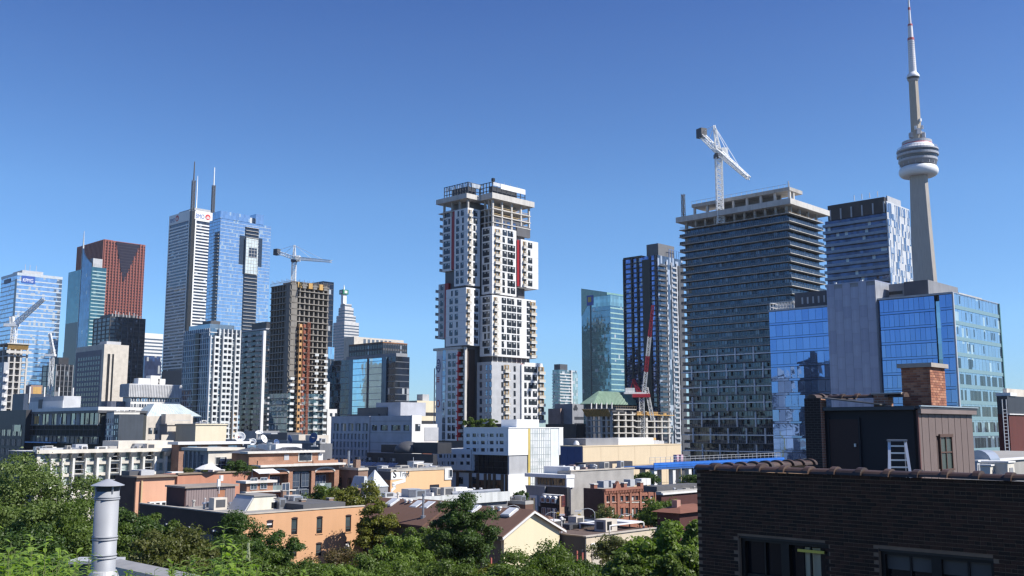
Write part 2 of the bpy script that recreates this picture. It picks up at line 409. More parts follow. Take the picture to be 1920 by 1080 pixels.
x0, z0 = b.pw(40, 530); x1, z1 = b.pw(66, 519)
sg = b.box('sign', mat('sign_blue', (.02, .08, .35), .5, var=0, streak=0), x0, -.6, z0, x1, -.2, z1)
lettering('KPMG', sg, 'W', x0 + 1.2, z0 + 1.6, 6.6, mat('sign_white', (.85, .85, .85), .5, var=0, streak=0), off=.7, stretch=(x1 - x0 - 2) / 19.5)
y1, z0 = b.pn(8, 533); y0, z1 = b.pn(20, 522)
sg = b.box('sign', mat('sign_navy', (.01, .03, .10), .5, var=0, streak=0), -.6, y0, z0, -.2, y1, z1)
# ---- red granite tower with stepped dark V
gr = mat('red_granite', (.25, .075, .055), .6, var=.06)
wn = mat('dark_glazing', (.045, .022, .026), .15, .3, var=.1)
b = Bld('red_granite_tower', 'tall red granite tower with stepped dark V notch at its top', 'tower', (196, 449), (146, 449), (273, 457), 1345)
b.mass(gr)
W, H, NN = b.wx, b.h, b.wy
fw = 4.2; nW = int(W / fw); fw = W / nW; fh = 3.95
# vertical serrated fins on both faces
m = MB()
for i in range(nW): m.box(i * fw + .2, -1.0, 4, i * fw + fw * .42, 0, H - (0 if i < 2 or i > nW - 3 else 1.5))
b.part('granite_fin', m, gr, kind='stuff')
m = MB(); k = int(NN / fw); f2 = NN / k
for i in range(k): m.box(-1.3, i * f2, 4, 0, i * f2 + f2 * .55, H - (i % 2) * 1.5)
b.part('granite_fin', m, gr, kind='stuff')
pts = []
for i in range(nW):
    for j in range(int(H / fh)):
        pts.append((i * fw + fw * .46, j * fh + 1.2))
b.winstuff('W', pts, fw * .46, 2.2, wn, d=.12)
b.winstuff('N', [(i * f2 + f2 * .58, j * fh + 1.2) for i in range(k) for j in range(int(H / fh))], f2 * .36, 2.2, wn, d=.12)
# V notch: stepped stack of dark recess slabs
vg = mat('dark_plum_glass', (.030, .022, .032), .2, .2, var=.08)
apx, apz = b.pw(232, 527)
for i in range(9):
    x0, _ = b.pw(215 + 15.5 * (8 - i) / 8.0, 500); x1, _ = b.pw(259 - 25 * (8 - i) / 8.0, 500)
    za = apz + (H - apz) * i / 9.0; zb = apz + (H - apz) * (i + 1) / 9.0
    b.box('notch_glazing', vg, x0, -1.1, za, x1, -.03, zb + (.0 if i < 8 else -1))
m = MB()
for z in frange(apz + 4, H - 3, 3.95):
    f = (z - apz) / (H - apz); x0, _ = b.pw(230 - 13.5 * f, 500); x1, _ = b.pw(236 + 21 * f, 500); m.box(x0, -1.2, z, x1, -1.1, z + .5)
b.part('notch_mullion', m, mat('plum_mullion', (.036, .026, .037), .4), kind='stuff')
b.box('roof_edge', gr, -.5, -.5, H - 1.4, b.pw(212, 449)[0], NN, H + .3)
# ---- teal tower with curved sail and spire
tg = glass('teal_glass', (.07, .17, .18), 3, 3.9, metal=.7, blind=.04, bcol=(.15,.25,.25), dark=.4)
b = Bld('teal_tower', 'teal glass tower with curved sail top and thin spire before red tower', 'tower', (172, 500), (128, 519), (200, 501), 1080)
b.mass(tg)
b.box('step_block', tg, 2, b.wy, 0, b.wx * .8, b.wy + 7, b.px_z(660, y=b.wy))
b.slabs('floor_band', mat('teal_band', (.36, .47, .46), .4), frange(60, b.h - 2, 3.9), 1.1, .15, x0=b.wx * .08)
z1 = b.px_z(473); y1, _ = b.pn(152, 560); x1, _ = b.pw(174, 500)
# sail: curved blade at the corner
pts = []; zt = b.px_z(418 + 40); zr = b.px_z(493)
for i in range(11):
    f = i / 10.0; pts.append((-1.5, y1 * (1 - f), zt - (zt - zr) * (f ** .55)))
m = MB(); m.extrude([(-1.5, 0, 0), (-1.5, y1, 0)] + pts, (1.4, 0, 0)); b.part('sail', m, glass('sail_glass', (.10, .17, .25), 3, 3.9, metal=.8, blind=.02))
b.box('sail_edge', mat('pale_teal_metal', (.4, .5, .5), .4), -1.8, y1 - .3, 0, -.1, y1 + .9, zt + 1)
b.part('spire', MB().beam((-1, y1, zt - 2), (-1, y1, b.px_z(428)), 2.2, n=6, w2=.5), mat('spire_metal', (.5, .52, .52), .4))
b.box('penthouse', mat('grey_louvres', (.40, .41, .42), .6), 2, 2, b.h, b.wx * .75, b.wy * .45, b.px_z(490) + 4)
b.box('dark_shoulder', mat('dark_teal', (.02, .035, .04), .3), -.2, b.wy * .35, b.px_z(760), b.wx, b.wy - .4, b.px_z(600), None)
# ---- white distant slab behind the black tower
b = Bld('office_block', 'white banded office slab beside the black tower, mostly hidden', 'building', (270, 624), None, (306, 629), 1150, wy=20)
b.mass(WHITE2); b.slabs('window_strip', mat('strip_glass', (.10, .13, .17), .2, .3), frange(b.h * .5, b.h - 5, 4), 1.7, .1)
b = Bld('office_block', 'dark navy glass block under the white banded slab', 'building', (272, 667), None, (303, 669), 980, wy=20)
b.mass(glass('navy_glass', (.07, .10, .20), 2, 4, metal=.6))
# ---- black modern tower
bg_ = glass('black_glass', (.035, .04, .05), 1.6, 3.8, metal=.5, blind=.05, bcol=(.25, .26, .28))
b = Bld('black_tower', 'black steel and glass tower in front of the red granite tower', 'tower', (207, 593), (176, 603), (272, 602), 900)
b.mass(bg_)
b.slabs('spandrel', DARK, frange(8, b.h, 3.8), 1.3, .12)
b.mullions(DARK2, b.wx / 6.0, b.wy / 4.0, .8, .4)
b.box('roof_plant', DARK2, 4, 5, b.h, b.wx - 6, b.wy - 4, b.h + 3)
m = MB()
for i in range(9): m.beam((3 + i * 3.4, 3 + (i % 3), b.h), (3 + i * 3.4, 3 + (i % 3), b.h + 3 + (i * 7 % 4)), .6)
b.part('antenna', m, GREYL, kind='stuff')
# ---- beige hotel block with dark slots
b = Bld('hotel_block', 'beige concrete block with grid of small windows and tall dark slots', 'building', (196, 645), (143, 653), (242, 645), 600)
b.mass(BEIGE)
m = MB(); gN = []
y1, zt = b.pn(144, 672); 
for j in range(20):
    for i in range(9): gN.append((5 + i * (b.wy - 8) / 9, b.px_z(663) - 3 - j * 3.15))
gwall = b.box('grid_panel', mat('shaded_precast', (.20, .20, .22), .8), -.15, 3.5, 0, -.02, b.wy - .5, b.px_z(655))  # shade of the north face put in as a greyer panel
b.winstuff('N', gN, (b.wy - 8) / 9 * .62, 1.9, mat('dark_hotel_glass', (.03, .035, .045), .15, .3), plane=-.15)
xa, _ = b.pw(200, 700); xb, _ = b.pw(212, 700); zt = b.px_z(663)
b.box('window_slot', BLACKF, xa, -.1, 3, (xa + xb) / 2 - .6, .05, zt); b.box('window_slot', BLACKF, (xa + xb) / 2 + .6, -.1, 3, xb, .05, zt)
b.box('slot_mullion', BEIGE, (xa + xb) / 2 - .6, -.5, 3, (xa + xb) / 2 + .6, .05, zt)
b.box('roof_plant', GREYL, 3, 4, b.h, 12, 14, b.h + 2.2)
# ---- small black glass block
b = Bld('office_block', 'small black glass block left of the beige hotel block', 'building', (106, 683), (80, 690), (137, 688), 740)
b.mass(bg_); b.slabs('spandrel', DARK2, frange(4, b.h, 3.8), .5, .1); b.mullions(GREYP, b.wx / 4, b.wy / 3, .5, .3)
b.box('penthouse', DARK, 3, 4, b.h, b.wx - 2, b.wy - 4, b.px_z(669))
# ---- bank tower with white bands
wb = mat('white_marble', (.72, .72, .70), .5, var=.03)
b = Bld('white_bank_tower', 'very tall white striped bank tower with red roundel logos and roof masts', 'tower', (360, 393), (318, 404), (411, 402), 1240)
dk = glass('dark_strip_glass', (.05, .06, .08), 3, 3.9, metal=.5, blind=.05)
cn = 5.0
b.mass(dk, inset=.4)
zb = b.px_z(690); H = b.h
n = int((H - 14 - zb) / 4.05)
me = MB().box(cn, -.2, 0, b.wx - .2, .6, 1.75).box(-.2, cn, 0, .6, b.wy - .2, 1.75).mesh('spandrel', wb)
for i in range(n): b.part('spandrel', me, None, loc=(0, 0, zb + i * 4.05))
m = MB().box(cn, -.3, H - 13, b.wx, .6, H); b.part('sign_wall', m, wb)
m = MB().box(-.3, cn, H - 13, .6, b.wy, H); b.part('sign_wall', m, wb)
b.box('corner_pier', BLACKF, .3, .3, 0, cn, cn, H - 1)
for (x, y) in ((b.wx - 1.8, -.35), (cn, -.35)): b.box('edge_pier', wb, x, y, zb, x + 1.7, .3, H - 13)
for y in (cn, b.wy - 1.8): b.box('edge_pier', wb, -.35, y, zb, .3, y + 1.7, H - 13)
b.box('base_louvres', DARK2, -.4, -.4, 0, b.wx + .2, b.wy + .2, zb - 2)
lb = mat('sign_letter_blue', (.02, .10, .35), .5, var=0, streak=0); lr = mat('sign_red', (.55, .02, .02), .5, var=0, streak=0)
def roundel(parent, face, a, z, r):
    pr = []; 
    o = ob('roundel', MB().lathe([(r, 0), (r, .3)], 20).mesh('roundel', lr), parent)
    o.rotation_euler = (pi/2, 0, 0) if face == 'W' else (pi/2, 0, -pi/2)
    o.location = (a, -.4, z) if face == 'W' else (-.4, a, z)
    for (w0, w1, h0, h1) in ((-.55, -.25, -.45, .15), (.25, .55, -.45, .15), (-.12, .12, -.3, .5), (-.55, .55, -.6, -.45)):
        q = ob('roundel_mark', MB().box(w0 * r, h0 * r, .3, w1 * r, h1 * r, .5).mesh('roundel_mark', wb), o)
x0, z0 = b.pw(366, 411); x1, _ = b.pw(382, 411)
sg = b.box('sign_board', wb, x0 - 1, -.5, H - 11.5, b.wx - 3, -.3, H - 1.5)
lettering('BMO', sg, 'W', x0, H - 10, 8.5, lb, off=.6, stretch=(x1 - x0) / 17.5)
roundel(sg, 'W', b.pw(389.5, 405)[0], H - 6.6, 3.6)
y0, z0 = b.pn(320, 411); y1, _ = b.pn(329, 411)
sg = b.box('sign_board', wb, -.5, cn + 2, H - 11.5, -.3, b.wy - 1, H - 1.5)
lettering('BMO', sg, 'N', y0, H - 10, 8, lb, off=.6, stretch=(y0 - y1) / 17.5)
roundel(sg, 'N', b.pn(333, 408)[0], H - 6, 4)
b.box('roof_plant', GREYL, 8, 8, H, b.wx - 8, b.wy - 10, H + 5)
for (px, yb, yt, t, x, y) in ((361, 392, 303, 3.2, 2, 8), (368, 392, 330, 1.6, 10, 10), (399, 392, 314, 3.0, b.wx - 14, 8)):
    X = b.pw(px, 392, y)[0]; zt = b.px_z(yt, X, y); md = (H + zt) / 2 + (6 if t > 2 else -40)
    mk = b.part('mast', MB().lattice((X, y, H), (X, y, H + (zt - H) * .62), t, 14, .7) if t > 2 else MB().beam((X, y, H), (X, y, zt), 1.2, w2=.5), DARK2 if t > 2 else WPAINT)
    if t > 2: b.part('mast_tip', MB().beam((X, y, H + (zt - H) * .62), (X, y, zt), 2.0 if px == 361 else 1.6, n=8, w2=1.2), WPAINT if px == 399 else DARK2, parent=mk)
# ---- blue glass tower with balcony column
bt = glass('sky_blue_glass', (.36, .46, .57), 1.6, 3.1, metal=.8, blind=.07, bcol=(.35, .45, .53), tilt=.006, dark=.2)
b = Bld('blue_glass_tower', 'tall sky blue glass tower with recessed balcony column and glass crown', 'tower', (414, 409), (393, 417), (508, 421), 870)
b.mass(bt); H = b.h
b.slabs('floor_line', mat('blue_line', (.34, .41, .48), .4), frange(6, H, 3.1), .5, .08)
b.mullions(mat('blue_mullion', (.30, .37, .45), .35, .5), 4.8, 4.8, .12, .05)
zc = b.px_z(391)
xa, _ = b.pw(421, 395); xb, _ = b.pw(494, 400)
b.box('crown', bt, xa - 4, .1 - .5, H, xb - 14, b.wy * .7, zc - 2)
b.box('crown_fin', bt, xb - 8, -.5, H, xb, b.wy * .7, zc + .5); b.box('crown_core', mat('pale_core', (.55, .57, .58), .6), xb - 16, 3, H, xb - 8, b.wy * .6, zc - 3)
x0, _ = b.pw(458, 470); x1, _ = b.pw(484, 470)
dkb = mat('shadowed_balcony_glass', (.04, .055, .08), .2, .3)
zt, zb = b.px_z(425, x0), b.px_z(640, x0)
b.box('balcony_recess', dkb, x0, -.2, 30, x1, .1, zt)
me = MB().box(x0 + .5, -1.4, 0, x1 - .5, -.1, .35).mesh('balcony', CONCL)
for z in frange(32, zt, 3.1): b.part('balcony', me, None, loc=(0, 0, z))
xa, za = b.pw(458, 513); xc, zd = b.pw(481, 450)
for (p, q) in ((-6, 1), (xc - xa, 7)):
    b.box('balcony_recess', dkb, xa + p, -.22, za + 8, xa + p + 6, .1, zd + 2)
m = MB().box(xa - .5, -2.2, za, xc + .5, -.3, zd)
pp = b.part('sky_lobby_panel', m, mat('pale_glass_panel', (.55, .62, .62), .3, .1))
m = MB()
for i in range(5): m.box(xa - .6 + i * (xc - xa) / 4, -2.4, za, xa - .4 + i * (xc - xa) / 4, -2.2, zd)
for z in frange(za, zd, 3.1): m.box(xa - .5, -2.35, z, xc + .5, -2.2, z + .3)
b.part('panel_mullion', m, CONCL, parent=pp)
b.box('lobby_window', dkb, xa + 2.5, -2.3, za + 15, xc - .8, -2.15, za + 24, parent=pp)
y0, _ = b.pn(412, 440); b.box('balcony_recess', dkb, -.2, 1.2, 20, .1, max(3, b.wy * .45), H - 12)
me = MB().box(-1.6, .8, 0, -.1, max(3, b.wy * .45) + .4, .35).mesh('balcony', CONCL)
for z in frange(25, H - 12, 3.1): b.part('balcony', me, None, loc=(0, 0, z))
# ---- pale banded top + dark block + blue glass office group
b = Bld('office_block', 'pale precast office block with vertical window bays behind dark roof', 'building', (664, 631), (645, 633), (757, 631), 900)
b.mass(BEIGE); 
b.winstuff('W', [(b.wx * (.18 + i * .085), b.h - 9) for i in range(7)], b.wx * .05, 7.5, mat('slot_glass', (.12, .14, .17), .2, .2), d=.1)
b.box('end_bay', GREYL, b.wx * .86, -.3, b.h - 10, b.wx + .2, 5, b.h - 2)
b = Bld('stepped_tower', 'pale stepped bank tower with green sign cube on its spire', 'tower', (646, 600), (625, 604), (673, 606), 1500)
stp = mat('pale_granite', (.52, .51, .50), .6); sg_ = mat('grey_strip_glass', (.12, .14, .17), .2, .4)
tiers = [(0, 0, 1, 603), (.10, .12, .86, 590), (.16, .2, .76, 575), (.2, .26, .66, 568)]
zprev = 0
for (x0, y0, f, py) in tiers:
    zt = b.px_z(py); X0, X1 = b.wx * x0, b.wx * (x0 + (f - x0)); Y0, Y1 = b.wy * y0, b.wy * f
    tr = b.box('tier', stp, X0, Y0, zprev, X1, Y1, zt)
    b.slabs('window_strip', sg_, frange(max(zprev, b.px_z(690)) + 2, zt - 3, 4.4), 1.8, .15, X0, Y0, X1, Y1, parent=tr)
    zprev = zt - .02
cx, cy = b.pw(644.5, 560, b.wy * .4)[0], b.wy * .4
sp_ = b.part('spire', MB().prism([(cx-3,cy-3),(cx+3,cy-3),(cx+3,cy+3),(cx-3,cy+3)], zprev, b.px_z(550, cx, cy)).beam((cx, cy, b.px_z(551, cx, cy)), (cx, cy, b.px_z(534, cx, cy)), 3.2, w2=.4), WPAINT)
zc = b.px_z(548, cx, cy); b.part('sign_cube', MB().box(cx-5, cy-5, zc-3.5, cx+5, cy+5, zc+3.5), mat('sign_green', (.02, .20, .11), .5, var=0, streak=0))
b.part('sign_mark', MB().box(cx-2.5, cy-5.3, zc-2, cx+2.5, cy-5, zc+2), WHITE); b.part('sign_mark', MB().box(cx-5.3, cy-2.5, zc-2, cx-5, cy+2.5, zc+2), WHITE)
b = Bld('office_block', 'black office block with rust coloured roof line above blue glass building', 'building', (718, 641), (655, 647), (763, 645), 720)
b.mass(DARK2); b.slabs('window_strip', bg_, frange(b.h - 38, b.h - 4, 4.2), 2.6, .05)
b.mullions(DARK, 2.2, 3, .4, .2); b.box('roof_edge', mat('rust_coping', (.28, .13, .06), .8), -.3, -.3, b.h - .6, b.wx + .3, b.wy + .3, b.h + .1)
b = Bld('blue_office_block', 'dark office block with two tall bright blue glass bays', 'building', (742, 668), (622, 672), (768, 671), 600)
b.mass(glass('dark_blue_glass', (.045, .06, .085), 1.8, 3.9, metal=.6, blind=.03)); H = b.h
b.slabs('floor_line', mat('steel_line', (.13, .14, .16), .4), frange(4, H, 3.9), .4, .08)
y0, _ = b.pn(718, 720); y1, _ = b.pn(664, 720); ym, _ = b.pn(692, 720); yt, _ = b.pn(646, 720)
bb = glass('bright_blue_glass', (.38, .58, .70), 2.2, 3.9, metal=.9, blind=.0, tilt=.006, dark=.15)
b.box('glass_bay', bb, -1.2, y0, 3, -.1, ym - 1, H - .4); b.box('glass_bay', bb, -1.2, ym + .6, 3, -.1, y1, H - .4)
b.box('bay_pier', DARK2, -1.5, ym - 1, 3, -.1, ym + .6, H); b.box('bay_pier', mat('blue_pier', (.08, .14, .2), .3, .4), -1.0, y1, 3, -.1, y1 + 4, H); b.box('bay_pier', mat('blue_pier', (.08, .14, .2), .3, .4), -1.0, y0 - 4, 3, -.1, y0, H)
me = MB().box(-1.35, y0, 0, -1.15, y1, .3).mesh('bay_line', GREYL)
for z in frange(5, H - 2, 3.9): b.part('bay_line', me, None, loc=(0, 0, z))
b.box('roof_parapet', GREYP, 2, 2, H, b.wx, b.wy * .8, H + 2.2)
# ---- small white/brown mirror tower + stack
b = Bld('mirror_tower', 'slim blue mirrored block behind the white chimney stack', 'building', (608, 650), (590, 653), (627, 652), 640)
b.mass(glass('mirror_blue', (.36, .50, .62), 1.6, 3.9, metal=.9, blind=.02)); b.mullions(GREYL, 2.5, 2.5, .15, .05)
p = at(613, 717, 500); st = thing('chimney_stack', 'tall round white chimney stack beside the construction tower', 'chimney', (p[0], p[1], 0))
ob('shaft', MB().lathe([(1.35, 0), (1.35, p[2])], 20).mesh('shaft', WHITE2, True), st); ob('rim', MB().lathe([(1.45, p[2]-.7), (1.45, p[2]+.1)], 20).mesh('rim', WHITE2), st)
b = Bld('plant_building', 'white low plant building at the foot of the chimney stack', 'building', (614, 767), (590, 768), (632, 768), 490)
b.mass(WHITE2); b.winstuff('W', [(1.5, b.h-3.5), (4.5, b.h-3.5)], 1.5, 1.6, WIN)
# ---- dark slab tower directly behind the construction tower
b = Bld('dark_tower', 'near black tower edge showing behind the concrete construction tower', 'tower', (606, 527), None, (626, 532), 640, wy=18)
b.mass(glass('ink_glass', (.03, .035, .05), 1.6, 3.4, metal=.6, blind=.04)); b.slabs('floor_line', DARK2, frange(10, b.h, 3.4), .3, .06)
# ================================================================== MID TOWERS LEFT
# ---- white gridded glass condo
b = Bld('glass_condo', 'glass condo tower with white balcony grid in front of striped bank tower', 'tower', (394, 615), (346, 618), (449, 616), 520)
cg = glass('condo_glass', (.17, .24, .30), 1.4, 2.95, metal=.7, blind=.22, bcol=(.42, .48, .5))
b.mass(glass('condo_glass_dark', (.13, .17, .24), 1.4, 2.95, metal=.7, blind=.14, bcol=(.30, .34, .40))); H = b.h; fh = 2.95
b.box('west_glazing', cg, .5, -.15, 0, b.wx - .2, -.02, H)
b.slabs('floor_slab', mat('white_slab', (.62, .63, .63), .6), frange(4, H, fh), .38, .35)
nb = 7; bw = (b.wx) / nb; m = MB()
for i in range(nb + 1): m.box(i * bw - .25, -1.5, 3, i * bw + .25, -.1, H - (4 if i in (0, 1) else 0))
b.part('balcony_fin', m, mat('white_slab', (.62, .63, .63), .6), kind='stuff')
for i in (1, 3, 4, 6):
    me = MB().box(i * bw + .25, -1.5, 0, i * bw + bw - .25, -.1, .3).box(i * bw + .25, -1.5, .3, i * bw + bw - .25, -1.4, 1.2).mesh('balcony', mat('balcony_white', (.58, .6, .6), .4))
    for z in frange(4, H - 3, fh): b.part('balcony', me, None, loc=(0, 0, z))
rc = MB()
for i in (1, 4):
    for z in frange(4, H - 3, fh): rc.box(i * bw + .3, -.3, z + .3, (i + 1) * bw - .3, -.16, z + fh - .1)
b.part('balcony_recess', rc, dkb, kind='stuff')
y0, _ = b.pn(372, 700); y1, _ = b.pn(364, 700); b.box('balcony_slot', BLACKF, -.45, y0, 4, -.05, y1, H - 2)
me = MB().box(-1.2, y0 - .3, 0, -.1, y1 + .3, .3).mesh('balcony', mat('white_slab', (.62, .63, .63), .6))
for z in frange(4, H - 3, fh): b.part('balcony', me, None, loc=(0, 0, z))
b.mullions(GREYL, 0, 2.1, .1, .4)
b.box('roof_screen', mat('roof_glass', (.25, .32, .38), .15, .6), 1, 2, H, b.wx - 2, b.wy - 3, H + 2.5); b.box('roof_core', DARK2, 3, 5, H, b.wx * .5, b.wy * .5, H + 4.5)
b.box('end_panel', mat('peach_panel', (.60, .44, .28), .8), b.wx - 3.2, -.4, 3, b.wx - .3, -.05, b.px_z(770))
# ---- dark condo with balconies
b = Bld('dark_condo', 'dark condo tower with stacked balconies and one white vertical fin', 'tower', (499, 617), (455, 622), (516, 617), 545)
b.mass(glass('dark_condo_glass', (.045, .05, .06), 1.5, 2.9, metal=.5, blind=.12, bcol=(.26, .26, .27))); H = b.h
b.slabs('floor_slab', DARK2, frange(3, H, 2.9), .3, .3)
nb = 6; bw = b.wy / nb
for i in (0, 1, 3, 5):
    me = MB().box(-1.6, i * bw + .4, 0, -.1, (i + 1) * bw - .3, .25).box(-1.6, i * bw + .4, .25, -1.5, (i + 1) * bw - .3, 1.2).mesh('balcony', mat('grey_balcony', (.20 if i else .42, .20 if i else .42, .21 if i else .42), .5))
    for z in frange(3, H - 3, 2.9): b.part('balcony', me, None, loc=(0, 0, z))
b.box('corner_fin', WHITE, -1.8, -.5, 0, -.2, .9, H - 1)
me = MB().box(1.5, -1.5, 0, b.wx - 1, -.1, .3).box(1.5, -1.5, .3, b.wx - 1, -1.4, 1.2).mesh('balcony', GREYL)
for z in frange(3, H - 3, 2.9): b.part('balcony', me, None, loc=(0, 0, z))
b.box('penthouse', DARK, 2, 3, H, b.wx - 1, b.wy * .75, H + 4.5); b.box('roof_parapet', GREYL, -.4, -.4, H - .2, b.wx + .3, b.wy + .3, H + .5)
# ---- concrete construction tower
b = Bld('construction_tower', 'raw concrete tower under construction with orange hoist and glazed lower floors', 'tower', (546, 532), (509, 537), (616, 536), 470)
H = b.h; fh = 2.95; W, N_ = b.wx, b.wy
b.box('core', CONCD, 4, 4, 0, W - 4, N_ - 4, H + 2)
zg = b.px_z(737)
b.box('lower_glazing', glass('site_glass', (.12, .19, .22), 1.3, 2.95, metal=.6, blind=.2, bcol=(.35, .42, .43)), .6, .6, 0, W - .6, N_ - .6, zg)
RAW = mat('raw_concrete', (.25, .23, .205), .9)
b.slabs('floor_slab', RAW, frange(3.5, zg, fh), .42, .25); b.slabs('floor_slab', RAW, frange(zg + fh * .5, H + .1, fh), .42, .35)
m = MB()
for i in range(9): m.box(W * i / 8 - .35, .2, zg, W * i / 8 + .35, 3.4, H)
for i in range(8): m.box(.2, N_ * i / 7 - .35, zg, 3.6, N_ * i / 7 + .35, H)
b.part('column', m, mat('raw_column', (.21, .195, .175), .9), kind='stuff')
m = MB(); rnd = random.Random(3)
for z in frange(zg + fh * .5, H - 6, fh):
    for i in range(8):
        if rnd.random() < .45: m.box(W * (i + .12) / 8, 1.2, z + .4, W * (i + .12 + rnd.random() * .5) / 8, 1.5, z + fh)
    for i in range(7):
        if rnd.random() < .35: m.box(1.2, N_ * (i + .1) / 7, z + .4, 1.5, N_ * (i + .6) / 7, z + fh)
b.part('infill_wall', m, CONCD, kind='stuff')
xh, _ = b.pw(572, 700)
for i, (px, mm) in enumerate(((557, 'ochre'), (564.5, 'rust'))):
    x0, zt = b.pw(px, 612); zt = b.px_z(612, x0)
    hm = mat('hoist_' + mm, (.50, .29, .13) if mm == 'ochre' else (.26, .085, .05), .7, var=.1)
    h = MB()
    for z in frange(2, zt, fh):
        h.box(x0, -2.2, z, x0 + 1.4, -.5, z + 1.5); 
    h.box(x0 - .1, -2.3, 0, x0 + .1, -2.1, zt); h.box(x0 + 1.4, -2.3, 0, x0 + 1.6, -2.1, zt)
    b.part('hoist_cage' if mm == 'rust' else 'hoist_gate', h, hm)
b.part('hoist_mast', MB().lattice((xh - .5, -2.8, 0), (xh - .5, -2.8, b.px_z(605, xh)), .9, 40, .22), mat('hoist_rust', (.30, .055, .03), .7))
for i in (0, 2, 5, 7):
    me = MB().box(W * i / 8 + .3, -1.5, 0, W * (i + .9) / 8, -.2, .28).box(W * i / 8 + .3, -1.5, .28, W * (i + .9) / 8, -1.42, 1.2).mesh('balcony', mat('balcony_white', (.58, .6, .6), .4))
    for z in frange(3.5, zg + (20 if i > 4 else 8), fh): b.part('balcony', me, None, loc=(0, 0, z))
me2 = MB()
for i in range(0, 8): me2.box(W * i / 8 + .15, -.1, .4, W * (i + 1) / 8 - .3, .6, fh - .1)
for z in frange(3.5, zg, fh): pass
fr = MB()
for i in range(25): fr.beam((W * i / 24, -.4, H + .4), (W * i / 24, -.4, H + 1.5 + (i % 3) * .5), .12)
for i in range(17): fr.beam((-.4, N_ * i / 16, H + .4), (-.4, N_ * i / 16, H + 1.6 + (i % 4) * .4), .12)
fr.box(-.5, -.5, H + 1.3, W + .4, -.4, H + 1.4); fr.box(-.5, -.5, H + 1.3, -.4, N_, H + 1.4)
b.part('edge_guardrail', fr, mat('timber_grey', (.2, .16, .12), .9))
for i in range(7): b.box('formwork_panel', OCHRE if i % 2 else CONCD, W * i / 7 + .3, -.2 - (i % 2) * .6, H - 1.5, W * (i + .8) / 7, 1, H + 1.2)
# ---- tower cranes
def hammer_crane(name, label, base, zc, mastw, jib, cj, apex, m, cab=True, seg=18, group=None):
    """base (x,y,z0); jib / cj = horizontal vectors of jib and counter jib with end heights"""
    x, y, z0 = base; t = thing(name, label, 'crane', (x, y, z0), 0, group); h = zc - z0
    ob('mast', MB().lattice((0, 0, 0), (0, 0, h), mastw, seg, mastw * .13).mesh('mast', m), t)
    ob('slewing_unit', MB().box(-mastw*.7, -mastw*.7, h, mastw*.7, mastw*.7, h + mastw * .6).mesh('slewing_unit', DARK2), t)
    L = sqrt(jib[0]**2 + jib[1]**2)
    ob('jib', MB().lattice((0, 0, h + mastw), (jib[0], jib[1], h + mastw + jib[2]), mastw * .8, 24, mastw * .12, w2=mastw * .5).mesh('jib', m), t)
    k = ob('counter_jib', MB().lattice((0, 0, h + mastw), (cj[0], cj[1], h + mastw + cj[2]), mastw * .75, 7, mastw * .12).mesh('counter_jib', m), t)
    ob('counterweight', MB().box(-mastw, -mastw * .6, -mastw * 1.1, mastw * .4, mastw * .6, mastw * .5).mesh('counterweight', DARK2), k, (cj[0] * .93, cj[1] * .93, h + mastw + cj[2]), atan2(cj[1], cj[0]))
    ob('apex_frame', MB().lattice((0, 0, h + mastw), (cj[0] * apex[1], cj[1] * apex[1], h + mastw + apex[0]), mastw * .8, 7, mastw * .12, w2=mastw * .25).mesh('apex_frame', m), t)
    ap = (cj[0] * apex[1], cj[1] * apex[1], h + mastw + apex[0]); c = MB()
    for f in (.45, .75): c.beam(ap, (jib[0]*f, jib[1]*f, h + mastw * 1.4 + jib[2]*f), mastw * .06)
    for f in (.5, .9): c.beam(ap, (cj[0]*f, cj[1]*f, h + mastw * 1.3 + cj[2]*f), mastw * .06)
    ob('tie_cable', c.mesh('tie_cable', WPAINT), t)
    if cab: ob('cab', MB().box(mastw*.5, -mastw*.6, h + mastw*.2, mastw*1.5, mastw*.6, h + mastw*1.6).mesh('cab', m), t)
    return t
def wvec(p0, px, py, Y):
    q = at(px, py, Y); return (q[0] - p0[0], q[1] - p0[1], q[2] - p0[2])
q = at(551.5, 486, 480); base = (q[0], q[1], at(551, 535, 480)[2] - 3)
j = wvec(q, 621, 492, 467); cj = wvec(q, 515, 473, 487)
hammer_crane('tower_crane', 'white hammerhead tower crane standing on the raw concrete tower', base, q[2] - 1.4, 1.9, j, cj, (6.5, .0), WPAINT)
# ================================================================== CENTRE: stacked white box tower
b = Bld('box_tower', 'white stacked box condo tower with red recesses and unfinished concrete top', 'tower', (923, 426), (902, 428), (1003, 450), 368)
GRC = mat('graphite_cladding', (.10, .10, .108), .6); WOOD = mat('ochre_balcony_wall', (.33, .23, .12), .7)
SHW = WHITE; FRM = mat('window_frame_black', (.02, .02, .022), .4)
ay = b.wy                                   # west face plane of the left wing
# left wing near corner
ax, _ = b.pw(877, 430, ay); ax1 = 0.0
aN1, _ = b.pn(828, 430, ax)                 # left end of its north face
zT = b.px_z(377); b_wx = b.pw(994, 400)[0]
def rowz(p0, p1, n, x=0, y=0):
    z0, z1 = b.px_z(p1, x, y), b.px_z(p0, x, y); return [z0 + (z1 - z0) * i / n for i in range(n)], (z1 - z0) / n
